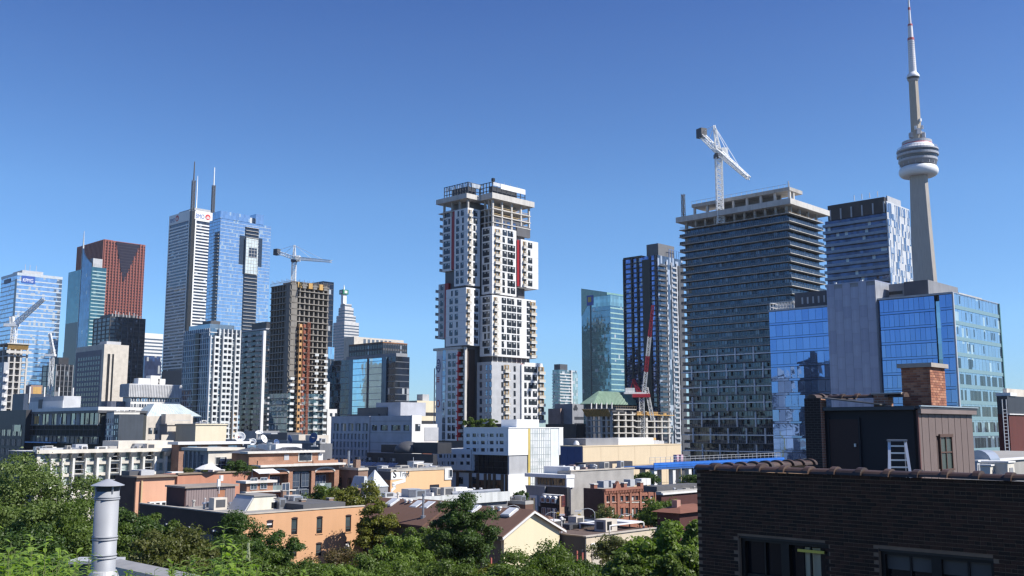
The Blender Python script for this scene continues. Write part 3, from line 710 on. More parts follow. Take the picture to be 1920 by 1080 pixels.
# cores
zp = b.px_z(820)
b.box('core', GRC, 1.2, 1.2, 0, b_wx - 2, ay + .5, b.px_z(417))
b.box('core', GRC, ax + 1.2, ay + 1.2, 0, 8, aN1 - 1, b.px_z(392))
def wbox(x0, y0, z0, x1, y1, z1, rows, wW=(), wN=(), balW=None, balN=None, rowh=2.9, ww=1.9, label=None):
    """white box with instanced windows; wW / wN: offsets of windows along each visible face"""
    p = b.box('white_box', SHW, x0, y0, z0, x1, y1, z1, label)
    m = MB()
    for z in rows[1:]:
        m.box(x0 - .03, y0 - .03, z - .04, x1 + .03, y1, z + .02)
    b.part('panel_joint', m, GREYL, parent=p)
    rnd = random.Random(int(z0 * 10 + x1))
    for z in rows:
        for a in wW:
            w_ = ww if rnd.random() > .2 else ww * .55
            w_ *= 1.25; b.wins('W', [(x0 + a - .3, z + .5)], w_, 2.15, [FRM, WIN], plane=y0, nx=2 if w_ > 1 else 1, fr=.09, dep=.08)
        for a in wN:
            w_ = ww if rnd.random() > .2 else ww * .55
            b.wins('N', [(y0 + a, z + .55)], w_, 2.1, [FRM, WIN], plane=x0, nx=2 if w_ > 1 else 1, fr=.09, dep=.08)
    for (face, a0, a1) in (balW or []):
        for z in rows: balcony(face, x0 if face == 'N' else y0, (x0 if face == 'W' else y0) + a0, (x0 if face == 'W' else y0) + a1, z, rowh)
    return p
_bal = {}
def balcony(face, plane, a0, a1, z, rowh, out=.8):
    k = (face, round(a1 - a0, 2))
    if k not in _bal:
        L = a1 - a0; m = MB()
        m.box(0, -out, -.1, L, .0, .12, 0); m.box(0, -out, .12, L, -out + .06, 1.05, 2)
        m.box(.0, -out, .12, .06, 0, 1.05, 2); m.box(L - .06, -out, .12, L, 0, 1.05, 2)
        m.box(.05, -.06, .12, L - .05, .02, rowh - .25, 1); m.box(L * .25, -.1, .15, L * .48, -.04, rowh - .5, 3); m.box(L * .55, -.1, .15, L * .75, -.04, rowh - .5, 3)
        _bal[k] = m.mesh('balcony', [WHITE, WOOD, mat('balcony_rail', (.50, .47, .41), .5), WIN])
    if face == 'W': ob('balcony', _bal[k], b.root, (a0, plane, z), 0)
    else: ob('balcony', _bal[k], b.root, (plane, a1, z), -pi / 2)
X = lambda px, py=480, y=0: b.pw(px, py, y)[0]
Y = lambda px, py=480, x=0: b.pn(px, py, x)[0]
# --- right wing, upper box
r, rh = rowz(427, 549, 9); x1 = X(966)
wbox(-.6, -.6, r[0] - .3, x1, ay - 1, r[-1] + rh + .5, r, wW=[X(941) + .6, X(950.5) + .6, X(956.5) + .6], wN=[ay * .25, ay * .52], balW=[('W', X(925) + .6, X(936) + .6)], rowh=rh)
# box at right with red return wall, set behind
r2, rh2 = rowz(452, 538, 6, X(975)); xr0, xr1 = X(971), X(1003.5)
b.box('red_reveal', REDP, x1 + .05, -1.0, r2[0], xr0 - .01, 3, r2[-1] + rh2)
wbox(xr0, -1.6, r2[0] - .3, xr1, 10, r2[-1] + rh2 + .4, r2, wW=[X(991, 480, -1.6) - xr0], balW=[('W', X(980, 480, -1.6) - xr0, X(987, 480, -1.6) - xr0)], rowh=rh2)
# --- right wing, middle box
r3, rh3 = rowz(556, 666, 8); x1m = X(1001, 600)
wbox(-1.0, -1.0, r3[0] - .3, x1m, ay - .6, r3[-1] + rh3 + .5, r3, wW=[X(938, 600) + 1, X(948, 600) + 1, X(957, 600) + 1, X(967, 600) + 1, X(985, 600) + 1], wN=[ay * .2, ay * .5], balW=[('W', .8, X(921, 600) + 3.3), ('W', x1m - 2.2, x1m + .9)], rowh=rh3)
# --- right wing, lower boxes: grey box at the left, white box at the right
r4, rh4 = rowz(682, 792, 7); xg0 = X(938, 730)
zl0, zl1 = r4[0] - .5, r4[-1] + rh4 + .6
gx1 = X(969, 730); yg = Y(902, 730)
LG = mat('pale_grey_panel', (.42, .43, .45), .6, streak=.05)
p = b.box('grey_box', LG, -2.2, -2.0, zl0, gx1, yg, zl1)
for z in r4:
    b.wins('N', [(Y(910, 730) - .5, z + .5), (Y(922, 730), z + .5), (Y(930, 730), z + .5)], 1.2, 2.0, [FRM, WINB], plane=-2.2, fr=.08, dep=.06)
    b.wins('W', [(X(940, 730, -2), z + .5), (X(963, 730, -2), z + .5)], 1.1, 2.0, [FRM, WIN], plane=-2.0, fr=.08, dep=.08)
    balcony('W', -2.0, X(945, 730, -2), X(954.5, 730, -2), z, rh4)
b.box('red_reveal', REDP, gx1 + .02, -1.4, zl0, X(976, 730), 2, zl1)
for z in r4: balcony('W', -1.4, gx1 + .15, X(976, 730) - .05, z, rh4)
xw0, xw1 = X(976, 730, -2), X(1016, 730, -2)
wbox(xw0, -2.6, zl0 + .3, xw1, 9, zl1 - .3, r4, wW=[X(984, 730, -2.6) - xw0, X(992, 730, -2.6) - xw0, X(1000, 730, -2.6) - xw0], balW=[('W', X(1009, 730, -2.6) - xw0, xw1 - xw0 + .6)], rowh=rh4)
# roof garden between lower and middle boxes
m = MB()
for i in range(8): m.box(X(925 + i * 9, 670), .5, zl1, X(926.2 + i * 9, 670), 1.0, zl1 + 2.6)
b.part('terrace_column', m, CONCL); b.box('terrace_wall', WOOD, 3, 2.5, zl1, X(990, 670), 3, zl1 + 2.2)
b.box('dark_recess', GRC, .6, .6, zl1, X(995, 670), ay, b.px_z(664))
b.box('terrace_parapet', WHITE, xw0 + 2, -2.4, zl1 - .3, xw1, -2.1, zl1 + .5)
# --- left wing
p6, h6 = rowz(392, 533, 10, ax, ay); xs = ax
yL = lambda px, py=480: b.pn(px, py, ax)[0]; xL = lambda px, py=480: b.pw(px, py, ay)[0]
# upper near box
wbox(ax - .6, ay - .6, p6[0] - .3, ax + (xL(899) - ax) - .3, yL(854), p6[-1] + h6 + .3, p6, wW=[xL(888.5) - ax], wN=[yL(870) - ay + .2, yL(862) - ay + .4], balN=[('N', .2, yL(872) - ay - .2)], balW=[('W', .2, xL(884) - ax)], rowh=h6, ww=1.6)
p7, h7 = rowz(398, 508, 8, ax, yL(830))
b.box('red_reveal', REDP, ax - .1, yL(854), p7[0], ax + 1.6, yL(846.5), p7[-1] + h7)
wbox(ax + .2, yL(846.4), p7[0] - .3, ax + 9, yL(829), p7[-1] + h7 + .2, p7, wN=[yL(842) - yL(847.5) - .6, yL(836.5) - yL(847.5) - .6], rowh=h7)
def sidebal(x, y, zs):      # balconies on the far left flank
    me = MB().box(0, 0, 0, 6, 2.2, .25).box(0, 2.14, .25, 6, 2.2, 1.2).mesh('balcony', [CONCL])
    for z in zs: ob('balcony', me, b.root, (x, y, z))
sidebal(ax + .6, yL(829), p7)
# middle
p8, h8 = rowz(541, 646, 7, ax, ay)
wbox(ax - 1.4, ay - .8, p8[0] - .3, xL(898) - .3, yL(841, 600), p8[-1] + h8 + .3, p8, wW=[xL(888.5, 600) - ax + 1], wN=[yL(861, 600) - ay, yL(851, 600) - ay], balN=[('N', .2, 2.0)], balW=[('W', .2, xL(884, 600) - ax)], rowh=h8, ww=1.7)
p9, h9 = rowz(533, 634, 7, ax, yL(825, 580))
b.box('red_reveal', REDP, ax + .1, yL(840, 590), p9[0], ax + 1.5, yL(833, 590), p9[-1] + h9)
q = b.box('grey_box', LG, ax + .2, yL(833, 590), p9[0] - .3, ax + 9, yL(821, 590), p9[-1] + h9)
b.wins('N', [(yL(830, 590), z + .5) for z in p9], 1.6, 2.0, [FRM, WIN], plane=ax + .2, dep=.06)
sidebal(ax + .6, yL(821, 590), p9)
# lower left wing: banner wall, windows, red edge, dark balcony stack
p10, h10 = rowz(659, 826, 11, ax, ay)
zb0 = b.px_z(826, ax, yL(835, 740)); zb1 = b.px_z(657, ax, yL(835, 700))
yb1, yb0 = yL(821.5, 740), yL(861, 740)
q = b.box('white_box', SHW, ax - 1.0, yb0, zb0, ax + 9, yb1, zb1)
for z in p10:
    b.wins('N', [(yL(847, 740) - .7, z + .5), (yL(855, 740) - .7, z + .5)], 1.7, 2.1, [FRM, WIN], plane=ax - 1.0, dep=.08)
b.box('glass_strip', WINB, ax - 1.1, yL(839, 740), zb0, ax - .9, yL(833.5, 740), zb1)
b.slabs('floor_edge', LG, p10, .3, 0, ax - 1.15, yL(839, 740) , ax - .8, yL(833.5, 740))
bn = b.box('banner', mat('banner_white', (.62, .62, .66), .6, var=.02, streak=.03), ax - 1.25, yL(832.5, 720), b.px_z(772, ax, yb1), ax - 1.02, yL(822.5, 720), b.px_z(668, ax, yb1))
def disc(parent, y, z, ry, rz, m, x, name='emblem'):
    o = ob(name, MB().lathe([(1, 0), (1, .06)], 24).mesh(name, m), parent); o.rotation_euler = (pi/2, 0, -pi/2); o.location = (x, y, z); o.scale = (ry, rz, 1); return o
bl = mat('banner_navy', (.04, .06, .16), .5, var=0, streak=0); rd = mat('banner_red', (.45, .06, .05), .5, var=0, streak=0)
yc = yL(827, 690); zc = b.px_z(686, ax, yc)
disc(bn, yc, zc, 1.15, 2.6, bl, ax - 1.3); disc(bn, yc, zc, .75, 2.0, mat('banner_white', (.62, .62, .66)), ax - 1.36); 
for k in (-.9, 0, .9): ob('emblem_bar', MB().box(ax - 1.5, yc - .5, zc + k - .25, ax - 1.42, yc + .5, zc + k + .25).mesh('emblem_bar', bl), bn)
zc2 = b.px_z(717, ax, yc)
for k in range(3): ob('emblem_bar', MB().box(ax - 1.32, yc - .5 + .0, zc2 + k * .75, ax - 1.26, yc + 1.0, zc2 + k * .75 + .4).mesh('emblem_bar', rd), bn)
zc3 = b.px_z(757, ax, yc)
disc(bn, yc, zc3, .95, 1.4, rd, ax - 1.3); disc(bn, yc, zc3, .62, 1.0, mat('banner_white', (.62, .62, .66)), ax - 1.36)
b.box('hoist_rail', GREYL, ax + .2, yb1 + 1.2, 6, ax + .5, yb1 + 1.5, b.px_z(690, ax, yb1)); b.box('hoist_rail', GREYL, ax + .2, yb1 + 2.4, 6, ax + .5, yb1 + 2.7, b.px_z(690, ax, yb1))
sidebal(ax + .6, yb1, p10[:-1])
BR = mat('sunlit_red_panel', (.55, .02, .03), .45, var=.03, streak=.02)  # brighter copy of the red, with the sunlight put into its colour
b.box('red_edge', BR, ax - 1.02, yb0 - .7, zb0, ax + .5, yb0, zb1 - 1)
for z in p10: b.box('red_flag', BR, ax - 1.8, yb0 - 1.0, z + 1.4, ax - 1.0, yb0 - .2, z + 1.9)
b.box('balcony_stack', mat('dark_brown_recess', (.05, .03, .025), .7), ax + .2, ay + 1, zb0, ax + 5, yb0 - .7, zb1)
b.wins('N', [(ay + 1.8, z + .3) for z in p10], 1.6, 2.2, [WOOD, WIN], plane=ax + .2)
me = MB().box(-1.2, .0, 0, .2, yb0 - ay - 1.7, .25).box(-1.2, 0, .25, -1.14, yb0 - ay - 1.7, 1.1).mesh('balcony', CONCL)
for z in p10: ob('balcony', me, b.root, (ax + .2, ay + 1, z))
b.box('concrete_edge', CONCL, ax - .8, ay + .2, zb0, ax + .3, ay + .9, b.px_z(650, ax, ay))
b.box('cap_slab', CONCL, ax - 1.4, ay + 2, zb1, ax + 9, yb1 + 1.6, zb1 + .9)
b.box('base_storey', DARK2, ax - .4, ay, 0, ax + 10, yb1 - 1, zb0 - .02)
# --- unfinished top
zt1, zt2 = b.px_z(377, 0, 0), b.px_z(356, ax, ay)
zs = [b.px_z(p, 0, 0) for p in (417, 404.5, 391.5)]
for z in zs: b.box('floor_slab', CONCL, -.4, -.4, z, b_wx, ay + 2, z + .35)
b.box('roof_slab', CONCL, -1.6, -1.6, b.px_z(373.5), b_wx + .8, ay + 2, b.px_z(363))
for i in range(5):
    x = b_wx * i / 4; x = min(max(x, .3), b_wx - .6)
    b.box('column', CONCL, x - .35, -.2, b.px_z(440, x), x + .35, .5, b.px_z(373.5))
for f in (.33, .66): b.box('column', CONC, -.2, ay * f - .3, b.px_z(430), .5, ay * f + .3, b.px_z(373.5))
for z, zz in zip(zs, zs[1:] + [b.px_z(373.5)]): 
    b.box('guardrail', mat('timber_rail', (.38, .28, .15), .8), .4, .1, z + 1.0, b_wx - .5, .2, z + 1.2)
    b.box('guardrail', mat('timber_rail', (.38, .28, .15), .8), .4, .1, z + .5, b_wx - .5, .2, z + .65)
    b.box('inner_wall', CONC, 3, 4, z + .35, b_wx - 4, 4.4, zz)
    b.box('core_wall', CONC, b_wx * .35, 3, z + .35, b_wx * .4, 4.4, zz)
b.box('grey_infill', GRC, .2, 0, b.px_z(427), b_wx * .82, .6, b.px_z(404.5) - .02)
b.wins('W', [(X(p_, 412), b.px_z(417) - 1) for p_ in (930, 941, 951, 962, 974)], 1.4, 2.4, [FRM, WINB], plane=0)
b.box('grey_infill', GRC, X(968), -.3, b.px_z(444, X(980)), b_wx - .3, 1, b.px_z(425, X(980)))
aw1 = 0
b.box('roof_slab', CONCL, ax - 1.8, ay - 1.2, b.px_z(373, ax, ay), 2, yL(824, 380), b.px_z(364, ax, ay))
for px in (833, 848, 862, 880): b.box('column', CONC, ax - .2, yL(px, 385) - .3 if px < 877 else ay - .2, b.px_z(400, ax, ay), ax + .5, (yL(px, 385) if px < 877 else ay) + .4, b.px_z(373, ax, ay))
b.box('floor_slab', CONCL, ax - .5, ay - .5, b.px_z(391, ax, ay), 2, yL(824, 395), b.px_z(389.5, ax, ay))
b.box('inner_wall', CONCD, ax + 3, ay + 3, b.px_z(391, ax, ay), 6, yL(835, 395), b.px_z(373, ax, ay))
# crown frame of steel with translucent strip
FRB = mat('steel_frame', (.06, .065, .075), .5, .4)
def crown(x0, y0, x1, y1, z0, z1, nW, nN):
    cr = b.box('crown_core', mat('crown_dark', (.05, .055, .065), .4), x0 + 2.5, y0 + 2.5, z0, x1 - 2, y1 - 2, z1 - 1)
    m = MB()
    for i in range(nW + 1): m.box(x0 + (x1-x0)*i/nW - .12, y0 - .1, z0, x0 + (x1-x0)*i/nW + .12, y0 + .15, z1)
    for i in range(nN + 1): m.box(x0 - .1, y0 + (y1-y0)*i/nN - .12, z0, x0 + .15, y0 + (y1-y0)*i/nN + .12, z1)
    for z in (z0 + .2, z0 + (z1 - z0) * .33, z0 + (z1 - z0) * .62, z1 - .3): m.box(x0 - .12, y0 - .12, z, x1, y0 + .1, z + .22); m.box(x0 - .12, y0 - .12, z, x0 + .1, y1, z + .22)
    b.part('crown_frame', m, FRB)
    return cr
cz0, cz1 = b.px_z(366), b.px_z(341)
crown(-.4, -.4, X(983, 350), ay, cz0, cz1, 7, 4)
b.box('crown_panel', WHITE, X(937, 350), -.6, cz1 - 2.1, X(983, 350), -.42, cz1 - .1)
m = MB()
for i in range(7): m.box(X(914 + i * 3.5, 345, -.3) if 0 else X(923.5 + i * 2.2, 345), -.55, b.px_z(348), X(925 + i * 2.2, 345), -.42, b.px_z(341.5))
b.part('crown_pane', m, WHITE)
ca0, ca1 = b.px_z(366, ax, ay), b.px_z(341, ax, ay)
crown(ax - .2, ay - .2, 1, yL(834, 350), ca0, ca1, 4, 9)
m = MB()
for i in range(6): m.box(xL(884 + i * 2.6, 345), ay - .5, b.px_z(350, ax, ay), xL(886 + i * 2.6, 345), ay - .32, ca1 - .3)
for i in range(14): m.box(ax - .4, yL(885 - i * 3.5, 345) , b.px_z(350, ax, ay), ax - .32, yL(883 - i * 3.5, 345), ca1 - .6)
b.part('crown_pane', m, mat('translucent_pane', (.5, .54, .58), .3))
b.part('roof_antenna', MB().beam((X(932, 340), 2, cz1), (X(932, 340), 2, cz1 + 1.6), .5).box(X(932, 340) - .5, 1.6, cz1 + 1, X(932, 340) + .5, 2.6, cz1 + 2.2), BLACKF)
m = MB()
for i in range(10): m.beam((X(945 + i * 4, 345), 1, cz1 - .5), (X(945 + i * 4, 345), 1, cz1 + .3 + (i * 5 % 3) * .5), .1)
m.beam((X(945, 345), 1, cz1 + .4), (X(982, 345), 1, cz1 + .4), .1)
b.part('roof_railing', m, GREYL)
# ================================================================== low white block in front of it
b = Bld('white_block', 'low white block with small dark windows and yellow striped glazed corner', 'building', (952, 803), (869, 804), (1054, 804), 268)
H = b.h; WX, WY = b.wx, b.wy
zc = b.px_z(854); zl = b.px_z(890)
BW = mat('bright_white_panel', (.78, .78, .77), .5, var=.02, streak=.03)
ystep, _ = b.pn(869, 820); ylow, _ = b.pn(813, 860)
up = MB().box(.3, .0, zc, WX, ystep, H); m = MB(); rev = []
wl = [(445,485),(513,556),(570,581),(608,653),(681,691),(708,752),(781,802),(818,864),(893,904)]
rows_ = [(198, 236), (280, 318), (362, 400)]
pts = []
hol = []
for (t, bt) in rows_:
    for (l_, r_) in wl:
        yA, z1 = b.pn(800 + r_ / 6.0, 780 + t / 6.0); yB, z0 = b.pn(800 + l_ / 6.0, 780 + bt / 6.0); hol.append((max(yA, .5), yB, z0, z1))
holed(m, 'N', 0, ystep, zc, H, hol, plane=0, rev=.35); b.part('window_wall', m, BW)
b.part('upper_volume', up, BW)
for (a0, a1, z0, z1) in hol: b.wins('N', [(a0, z0)], a1 - a0, z1 - z0, [FRM, WIN], plane=.3, nx=2 if a1 - a0 > 3 else 1, nz=1, dep=.05)
# lower left wing stepping out
hol = []; z_lt = b.px_z(845); m = MB()
for (t, bt, ll) in ((432, 470, [(90,107),(133,173),(190,208),(222,240),(257,274),(291,332),(360,366),(384,424),(442,486)]), (512, 548, [(87,127),(141,149),(166,184),(198,206),(233,250),(267,308),(335,342),(370,411),(440,484)])):
    for (l_, r_) in ll:
        yA, z1 = b.pn(800 + r_ / 6.0, 780 + t / 6.0, -.6); yB, z0 = b.pn(800 + l_ / 6.0, 780 + bt / 6.0, -.6); hol.append((yA, yB, z0, z1))
y_r, _ = b.pn(883, 860, -.6); z_lb = b.px_z(879, 0, ylow)
b.box('lower_volume', BW, -.2, y_r, z_lb, 12, ylow, z_lt)
holed(m, 'N', y_r, ylow, z_lb, z_lt, hol, plane=-.6, rev=.35); b.part('window_wall', m, BW)
for (a0, a1, z0, z1) in hol: b.wins('N', [(a0, z0)], a1 - a0, z1 - z0, [FRM, WIN], plane=-.25, nx=2 if a1 - a0 > 3 else 1, nz=1, dep=.05)
b.box('lower_coping', BW, -.6, y_r, z_lt, 12, ylow + .02, z_lt + .15)
gb = glass('brown_glass', (.06, .05, .05), 2.4, 3.2, metal=.4, blind=.08, bcol=(.30, .20, .14))
y2, _ = b.pn(950, 870); b.box('glazed_recess', gb, .9, .5, zl, WX * .4, y_r + .2, zc)
m = MB()
for i in range(8): m.box(.75, .6 + (y_r - .6) * i / 7, zl, .9, .8 + (y_r - .6) * i / 7, zc)
for k in range(4): m.box(.75, .6, zl + (zc - zl) * k / 3 - .1, .9, y_r, zl + (zc - zl) * k / 3 + .1)
b.part('recess_mullion', m, BLACKF)
b.box('side_panel', GREYL, .5, -.02, zl, X(0) if 0 else b.pw(989, 870)[0], .5, zc)
b.box('ground_storey', BW, .4, 0, 0, WX, ylow * .97, zl - .02)
pil = MB()
for px in (858, 882, 896, 910, 918, 927, 942, 950):
    y, _ = b.pn(px, 910, .3); pil.box(.1, y - .45, 0, .4, y + .45, zl - .02)
b.part('brown_pilaster', pil, mat('brown_steel', (.14, .085, .05), .7))
for px, w_ in ((891, 2.4), (905, 3.2), (921, 3.2), (935, 3.0)):
    y, z = b.pn(px, 917, .3); b.wins('N', [(y - w_ / 2, z)], w_, 2.4, [FRM, glass('amber_glass', (.16, .08, .05), 1, 1, metal=.3, blind=.3, bcol=(.28, .12, .06))], plane=.35)
for px, w_ in ((891, 2.4), (864, 1.6)):
    y, z = b.pn(px, 907, .3); b.wins('N', [(y - w_ / 2, z)], w_, 1.8, [FRM, WIN], plane=.35)
xA, xB, xC, xD = (b.pw(p_, 850)[0] for p_ in (989, 993, 1031, 1047))
b.box('white_wall', BW, -.02, -.3, 0, xA, 0, H) if 0 else None
b.box('white_wall', BW, 0, -.25, zc, xA, 0, H); b.box('white_wall', BW, 0, -.25, 0, xA, 0, zl)
b.box('yellow_strip', mat('yellow_stripe', (.55, .43, .13), .6), xA, -.3, 0, xB, 0, H)
gz = b.box('glazed_bay', glass('pale_curtain_glass', (.68, .72, .72), 1.6, 1.9, metal=.1, blind=.6, bcol=(.74, .76, .76), rough=.2, dark=.12), xB, -.28, 0, xC, 0, H)
m = MB()
for i in range(12): m.box(xB + (xC - xB) * i / 11 - .05, -.36, 0, xB + (xC - xB) * i / 11 + .05, -.28, H)
for z in frange(1, H, 1.9): m.box(xB, -.34, z, xC, -.28, z + .1)
b.part('glazing_bar', m, mat('grey_green_bar', (.42, .46, .46), .5), parent=gz)
b.box('pale_wall', mat('pale_panel', (.66, .70, .71), .6), xC, -.2, 0, xD, 0, H); b.box('white_end', BW, xD, -.35, b.px_z(853, xD), WX, 6, H)
b.box('roof_parapet', BW, -.05, -.4, H, WX + .05, ystep, H + .25)
b.box('stair_core', BW, xA, 4, H, xA + 9, 10, H + 2.4)
# ================================================================== office left of it
b = Bld('office_building', 'pale grey office building with grid of narrow windows in shade', 'building', (772, 779), (622, 787), (790, 779), 292)
PG = mat('pale_office_wall', (.40, .41, .45), .7, streak=.05); H = b.h  # lavender shade of the north walls put into their colour; sunlit wall white
yl0, _ = b.pn(694, 800)
b.box('rear_volume', PG, .5, .4, 0, b.wx, b.wy - .1, H - .2)
hol = []; m = MB()
for i in range(5):
    yA, zt = b.pn(690.5 - i * 13.6, 795); hol.append((yA, b.pn(681 - i * 13.6, 795)[0], b.pn(650, 808)[1], b.pn(650, 794)[1]))
for (t, bt) in ((813, 823.5), (828, 838), (843, 853.5), (859, 870)):
    for i in range(10):
        hol.append((b.pn(690 - i * 6.85, 820)[0], b.pn(686.3 - i * 6.85, 820)[0], b.pn(650, bt)[1], b.pn(650, t)[1]))
holed(m, 'N', yl0, b.wy, 0, H - .3, hol, plane=-.2, rev=.5); b.part('window_wall', m, PG)
for h_ in hol: b.wins('N', [(h_[0], h_[2])], h_[1] - h_[0], h_[3] - h_[2], [FRM, glass('green_tint_glass', (.07, .11, .11), 1.2, 2.2, metal=.4, blind=.2, bcol=(.45, .48, .5))], plane=.25, nx=1, nz=1, dep=.05)
b.box('roof_edge', PG, -.25, yl0, H - .3, 2, b.wy, H)
hol = []; m = MB()
for (l_, r_) in ((697, 707), (713, 727), (733, 751), (756, 767)): hol.append((b.pn(r_, 800)[0], b.pn(l_, 800)[0], b.pn(720, 807.5)[1], b.pn(720, 797)[1]))
zt2 = H + 0.0
holed(m, 'N', 0, yl0, 0, zt2, hol, plane=0, rev=.4); b.part('panel_wall', m, PG)
for h_ in hol: b.wins('N', [(h_[0], h_[2])], h_[1] - h_[0], h_[3] - h_[2], [FRM, WIN], plane=.4, nx=3, nz=1, dep=.05)
j = MB()
for py in (790, 812, 830, 845): z = b.pn(720, py)[1]; j.box(-.06, 0, z, .0, yl0, z + .15)
b.part('wall_joint', j, GREYP)
b.box('west_wall', WHITE2, .02, -.15, 0, b.wx, .3, H + .1); b.wins('W', [(b.wx * .35, b.px_z(808))], b.wx * .5, 2.0, [FRM, WIN], plane=-.15, nx=2, nz=1)
y0, _ = b.pn(751, 770, 4); y1, _ = b.pn(705, 770, 4)
b.box('penthouse', PG, 4, y0, H, 14, y1, b.px_z(754, 4, y0)); b.box('penthouse', DARK2, 3.6, b.pn(727, 770, 4)[0], H, 12, b.pn(672, 770, 4)[0], b.px_z(764, 4, y1))
b.box('roof_screen', DARK2, 3, yl0, H, 8, b.wy - 4, b.px_z(776, 0, yl0))
b = Bld('shop_block', 'black low block in front of the pale office building', 'building', (812, 852), (688, 849), None, 262, wx=1.5)
b.mass(DARK); b.wins('N', [(b.wy * .55 + i * 5.2, b.h - 3.5) for i in range(4)], 2.2, 2.2, [GREYP, WIN])
for (px, t, w_) in ((740, 834, 6), (797, 830, 5)): y, _ = b.pn(px, 850, 4); b.box('roof_plant', DARK, 4, y - w_, b.h, 9, y + w_, b.px_z(t, 4, y))
m = MB(); y, _ = b.pn(765, 848, 5); m.lathe([(4, 0), (3.4, 1.8), (1.8, 2.9), (0.2, 3.2)], 16); o = b.part('roof_dome', m, DARK2, loc=(5, y, b.h), smooth=True)
b = Bld('office_block', 'cream office block with dark ribbon windows beside the stacked box tower', 'building', (782, 751), (767, 753), (822, 751), 455)
b.mass(CREAM)
for z in frange(b.h - 22, b.h - 4, 3.8): b.box('window_strip', DARK, 1.5, -.1, z, b.wx - .5, .1, z + 1.5)
b.box('side_wall', DARK2, -.2, .5, 0, -.02, b.wy, b.h - .5); b.box('roof_plant', GREYL, 5, 2, b.h, 9, 6, b.h + 3)
b = Bld('white_shed_block', 'small white block with grey panel beside red roof, behind black block', 'building', (789, 795), None, (820, 793), 300, wy=12)
b.mass(WHITE2); b.box('grey_panel', GREYL, 1.5, -.1, b.h - 5, 7, .1, b.h - 1); b.box('glass_strip', WINB, 1, -.12, b.h - 8, 8, .1, b.h - 6.5)
b.box('red_gable', mat('red_brick_plain', (.28, .10, .06), .9), .5, -.6, 0, 6, -.2, b.px_z(832))
# ================================================================== RIGHT OF CENTRE
b = Bld('condo_tower', 'distant pale condo tower with ribbed balconies standing alone', 'tower', (1049, 693), (1036, 695), (1082, 695), 1000)
b.mass(glass('grey_green_glass', (.16, .22, .24), 2, 3, metal=.6, blind=.15)); H = b.h
b.slabs('balcony_slab', WHITE2, frange(6, H - 2, 3), .8, .5, b.wx * .0, -.6, b.wx * .62, b.wy); b.box('green_edge', glass('pale_green_glass', (.35, .45, .45), 2, 3, metal=.5), b.wx * .7, -.8, 0, b.wx + .3, 4, H - 3)
b.box('fin', WHITE2, b.wx * .62, -1.2, 0, b.wx * .68, 2, H); b.box('penthouse', DARK2, b.wx * .2, 4, H, b.wx * .62, 12, H + 6)
b = Bld('office_block', 'grey stepped office block with white roof emblem below distant condo', 'building', (1073, 757), (1040, 771), (1094, 760), 640)
b.mass(GREYP); b.box('brown_wing', mat('brown_stone', (.30, .21, .18), .8), -3, b.wy * .5, 0, 5, b.wy + 3, b.px_z(766, 0, b.wy * .5))
for z in frange(b.h - 26, b.h - 8, 4): b.box('window_strip', DARK, 2, -.15, z, b.wx, .1, z + 1.8)
m = MB(); x, z = b.pw(1079, 766)
for (dx, dz) in ((-.9, 0), (.9, 0), (0, 1.4)): m.lathe([(1.0, 0), (1.0, .2)], 12, cx=dx, cy=dz)
o = b.part('emblem', m, DARK); o.rotation_euler = (pi/2, 0, 0); o.location = (x, -.2, z)
b = Bld('dark_block', 'low black block at the foot of the grey stepped office block', 'building', (1080, 795), (1023, 797), (1100, 795), 420)
b.mass(DARK); 
# ---- green glass bank tower
tg2 = glass('green_grey_glass', (.15, .25, .29), 2.4, 3.95, metal=.75, blind=.03, dark=.25, tilt=.008)
b = Bld('green_bank_tower', 'green tinted glass bank tower with slanted mint coloured top', 'tower', (1144, 552), (1090, 549), (1182, 556), 1150)
H = b.h; b.mass(tg2)
wg = mat('mint_band', (.30, .45, .42), .4)
m = MB(); zt = b.px_z(541, 0, b.wy)
m.extrude([(-.3, b.wy * .78, H - 10), (-.3, b.wy, H - 22), (-.3, b.wy, zt), (-.3, b.wy * .1, H + 3), (-.3, b.wy * .1, H)], (b.wx * .8, 0, 0)); b.part('slanted_crown', m, mat('mint_panel', (.22, .38, .33), .3, .2))
b.box('corner_slot', mat('dark_teal', (.02, .035, .04), .3), -.5, b.wy * .66, 0, -.05, b.wy * .69, H - 8)
for z in frange(20, H - 6, 3.95 * 1.5): b.box('west_band', wg, -.3, -.35, z, b.wx, -.05, z + 1.5)
me = MB().box(-.25, 0, 0, -.05, b.wy * .66, .4).mesh('floor_line', mat('dull_teal_line', (.16, .25, .26), .4))
for z in frange(20, H - 6, 3.95 * 2): b.part('floor_line', me, None, loc=(0, 0, z))
b.box('top_band', glass('mint_glass', (.30, .45, .44), 3, 4, metal=.7, blind=0), -.4, -.4, H - 13, b.wx, b.wy * .62, H - 1)
y, z = b.pn(1107, 568); sg = b.box('sign', mat('sign_blue', (.02, .08, .35)), -.8, y - 5, z - 3, -.4, y + 5, z + 9); ob('sign_mark', MB().box(-1, y - 2, z + 1, -.8, y + 3, z + 7).mesh('sign_mark', mat('sign_gold', (.5, .36, .08), .5)), sg)
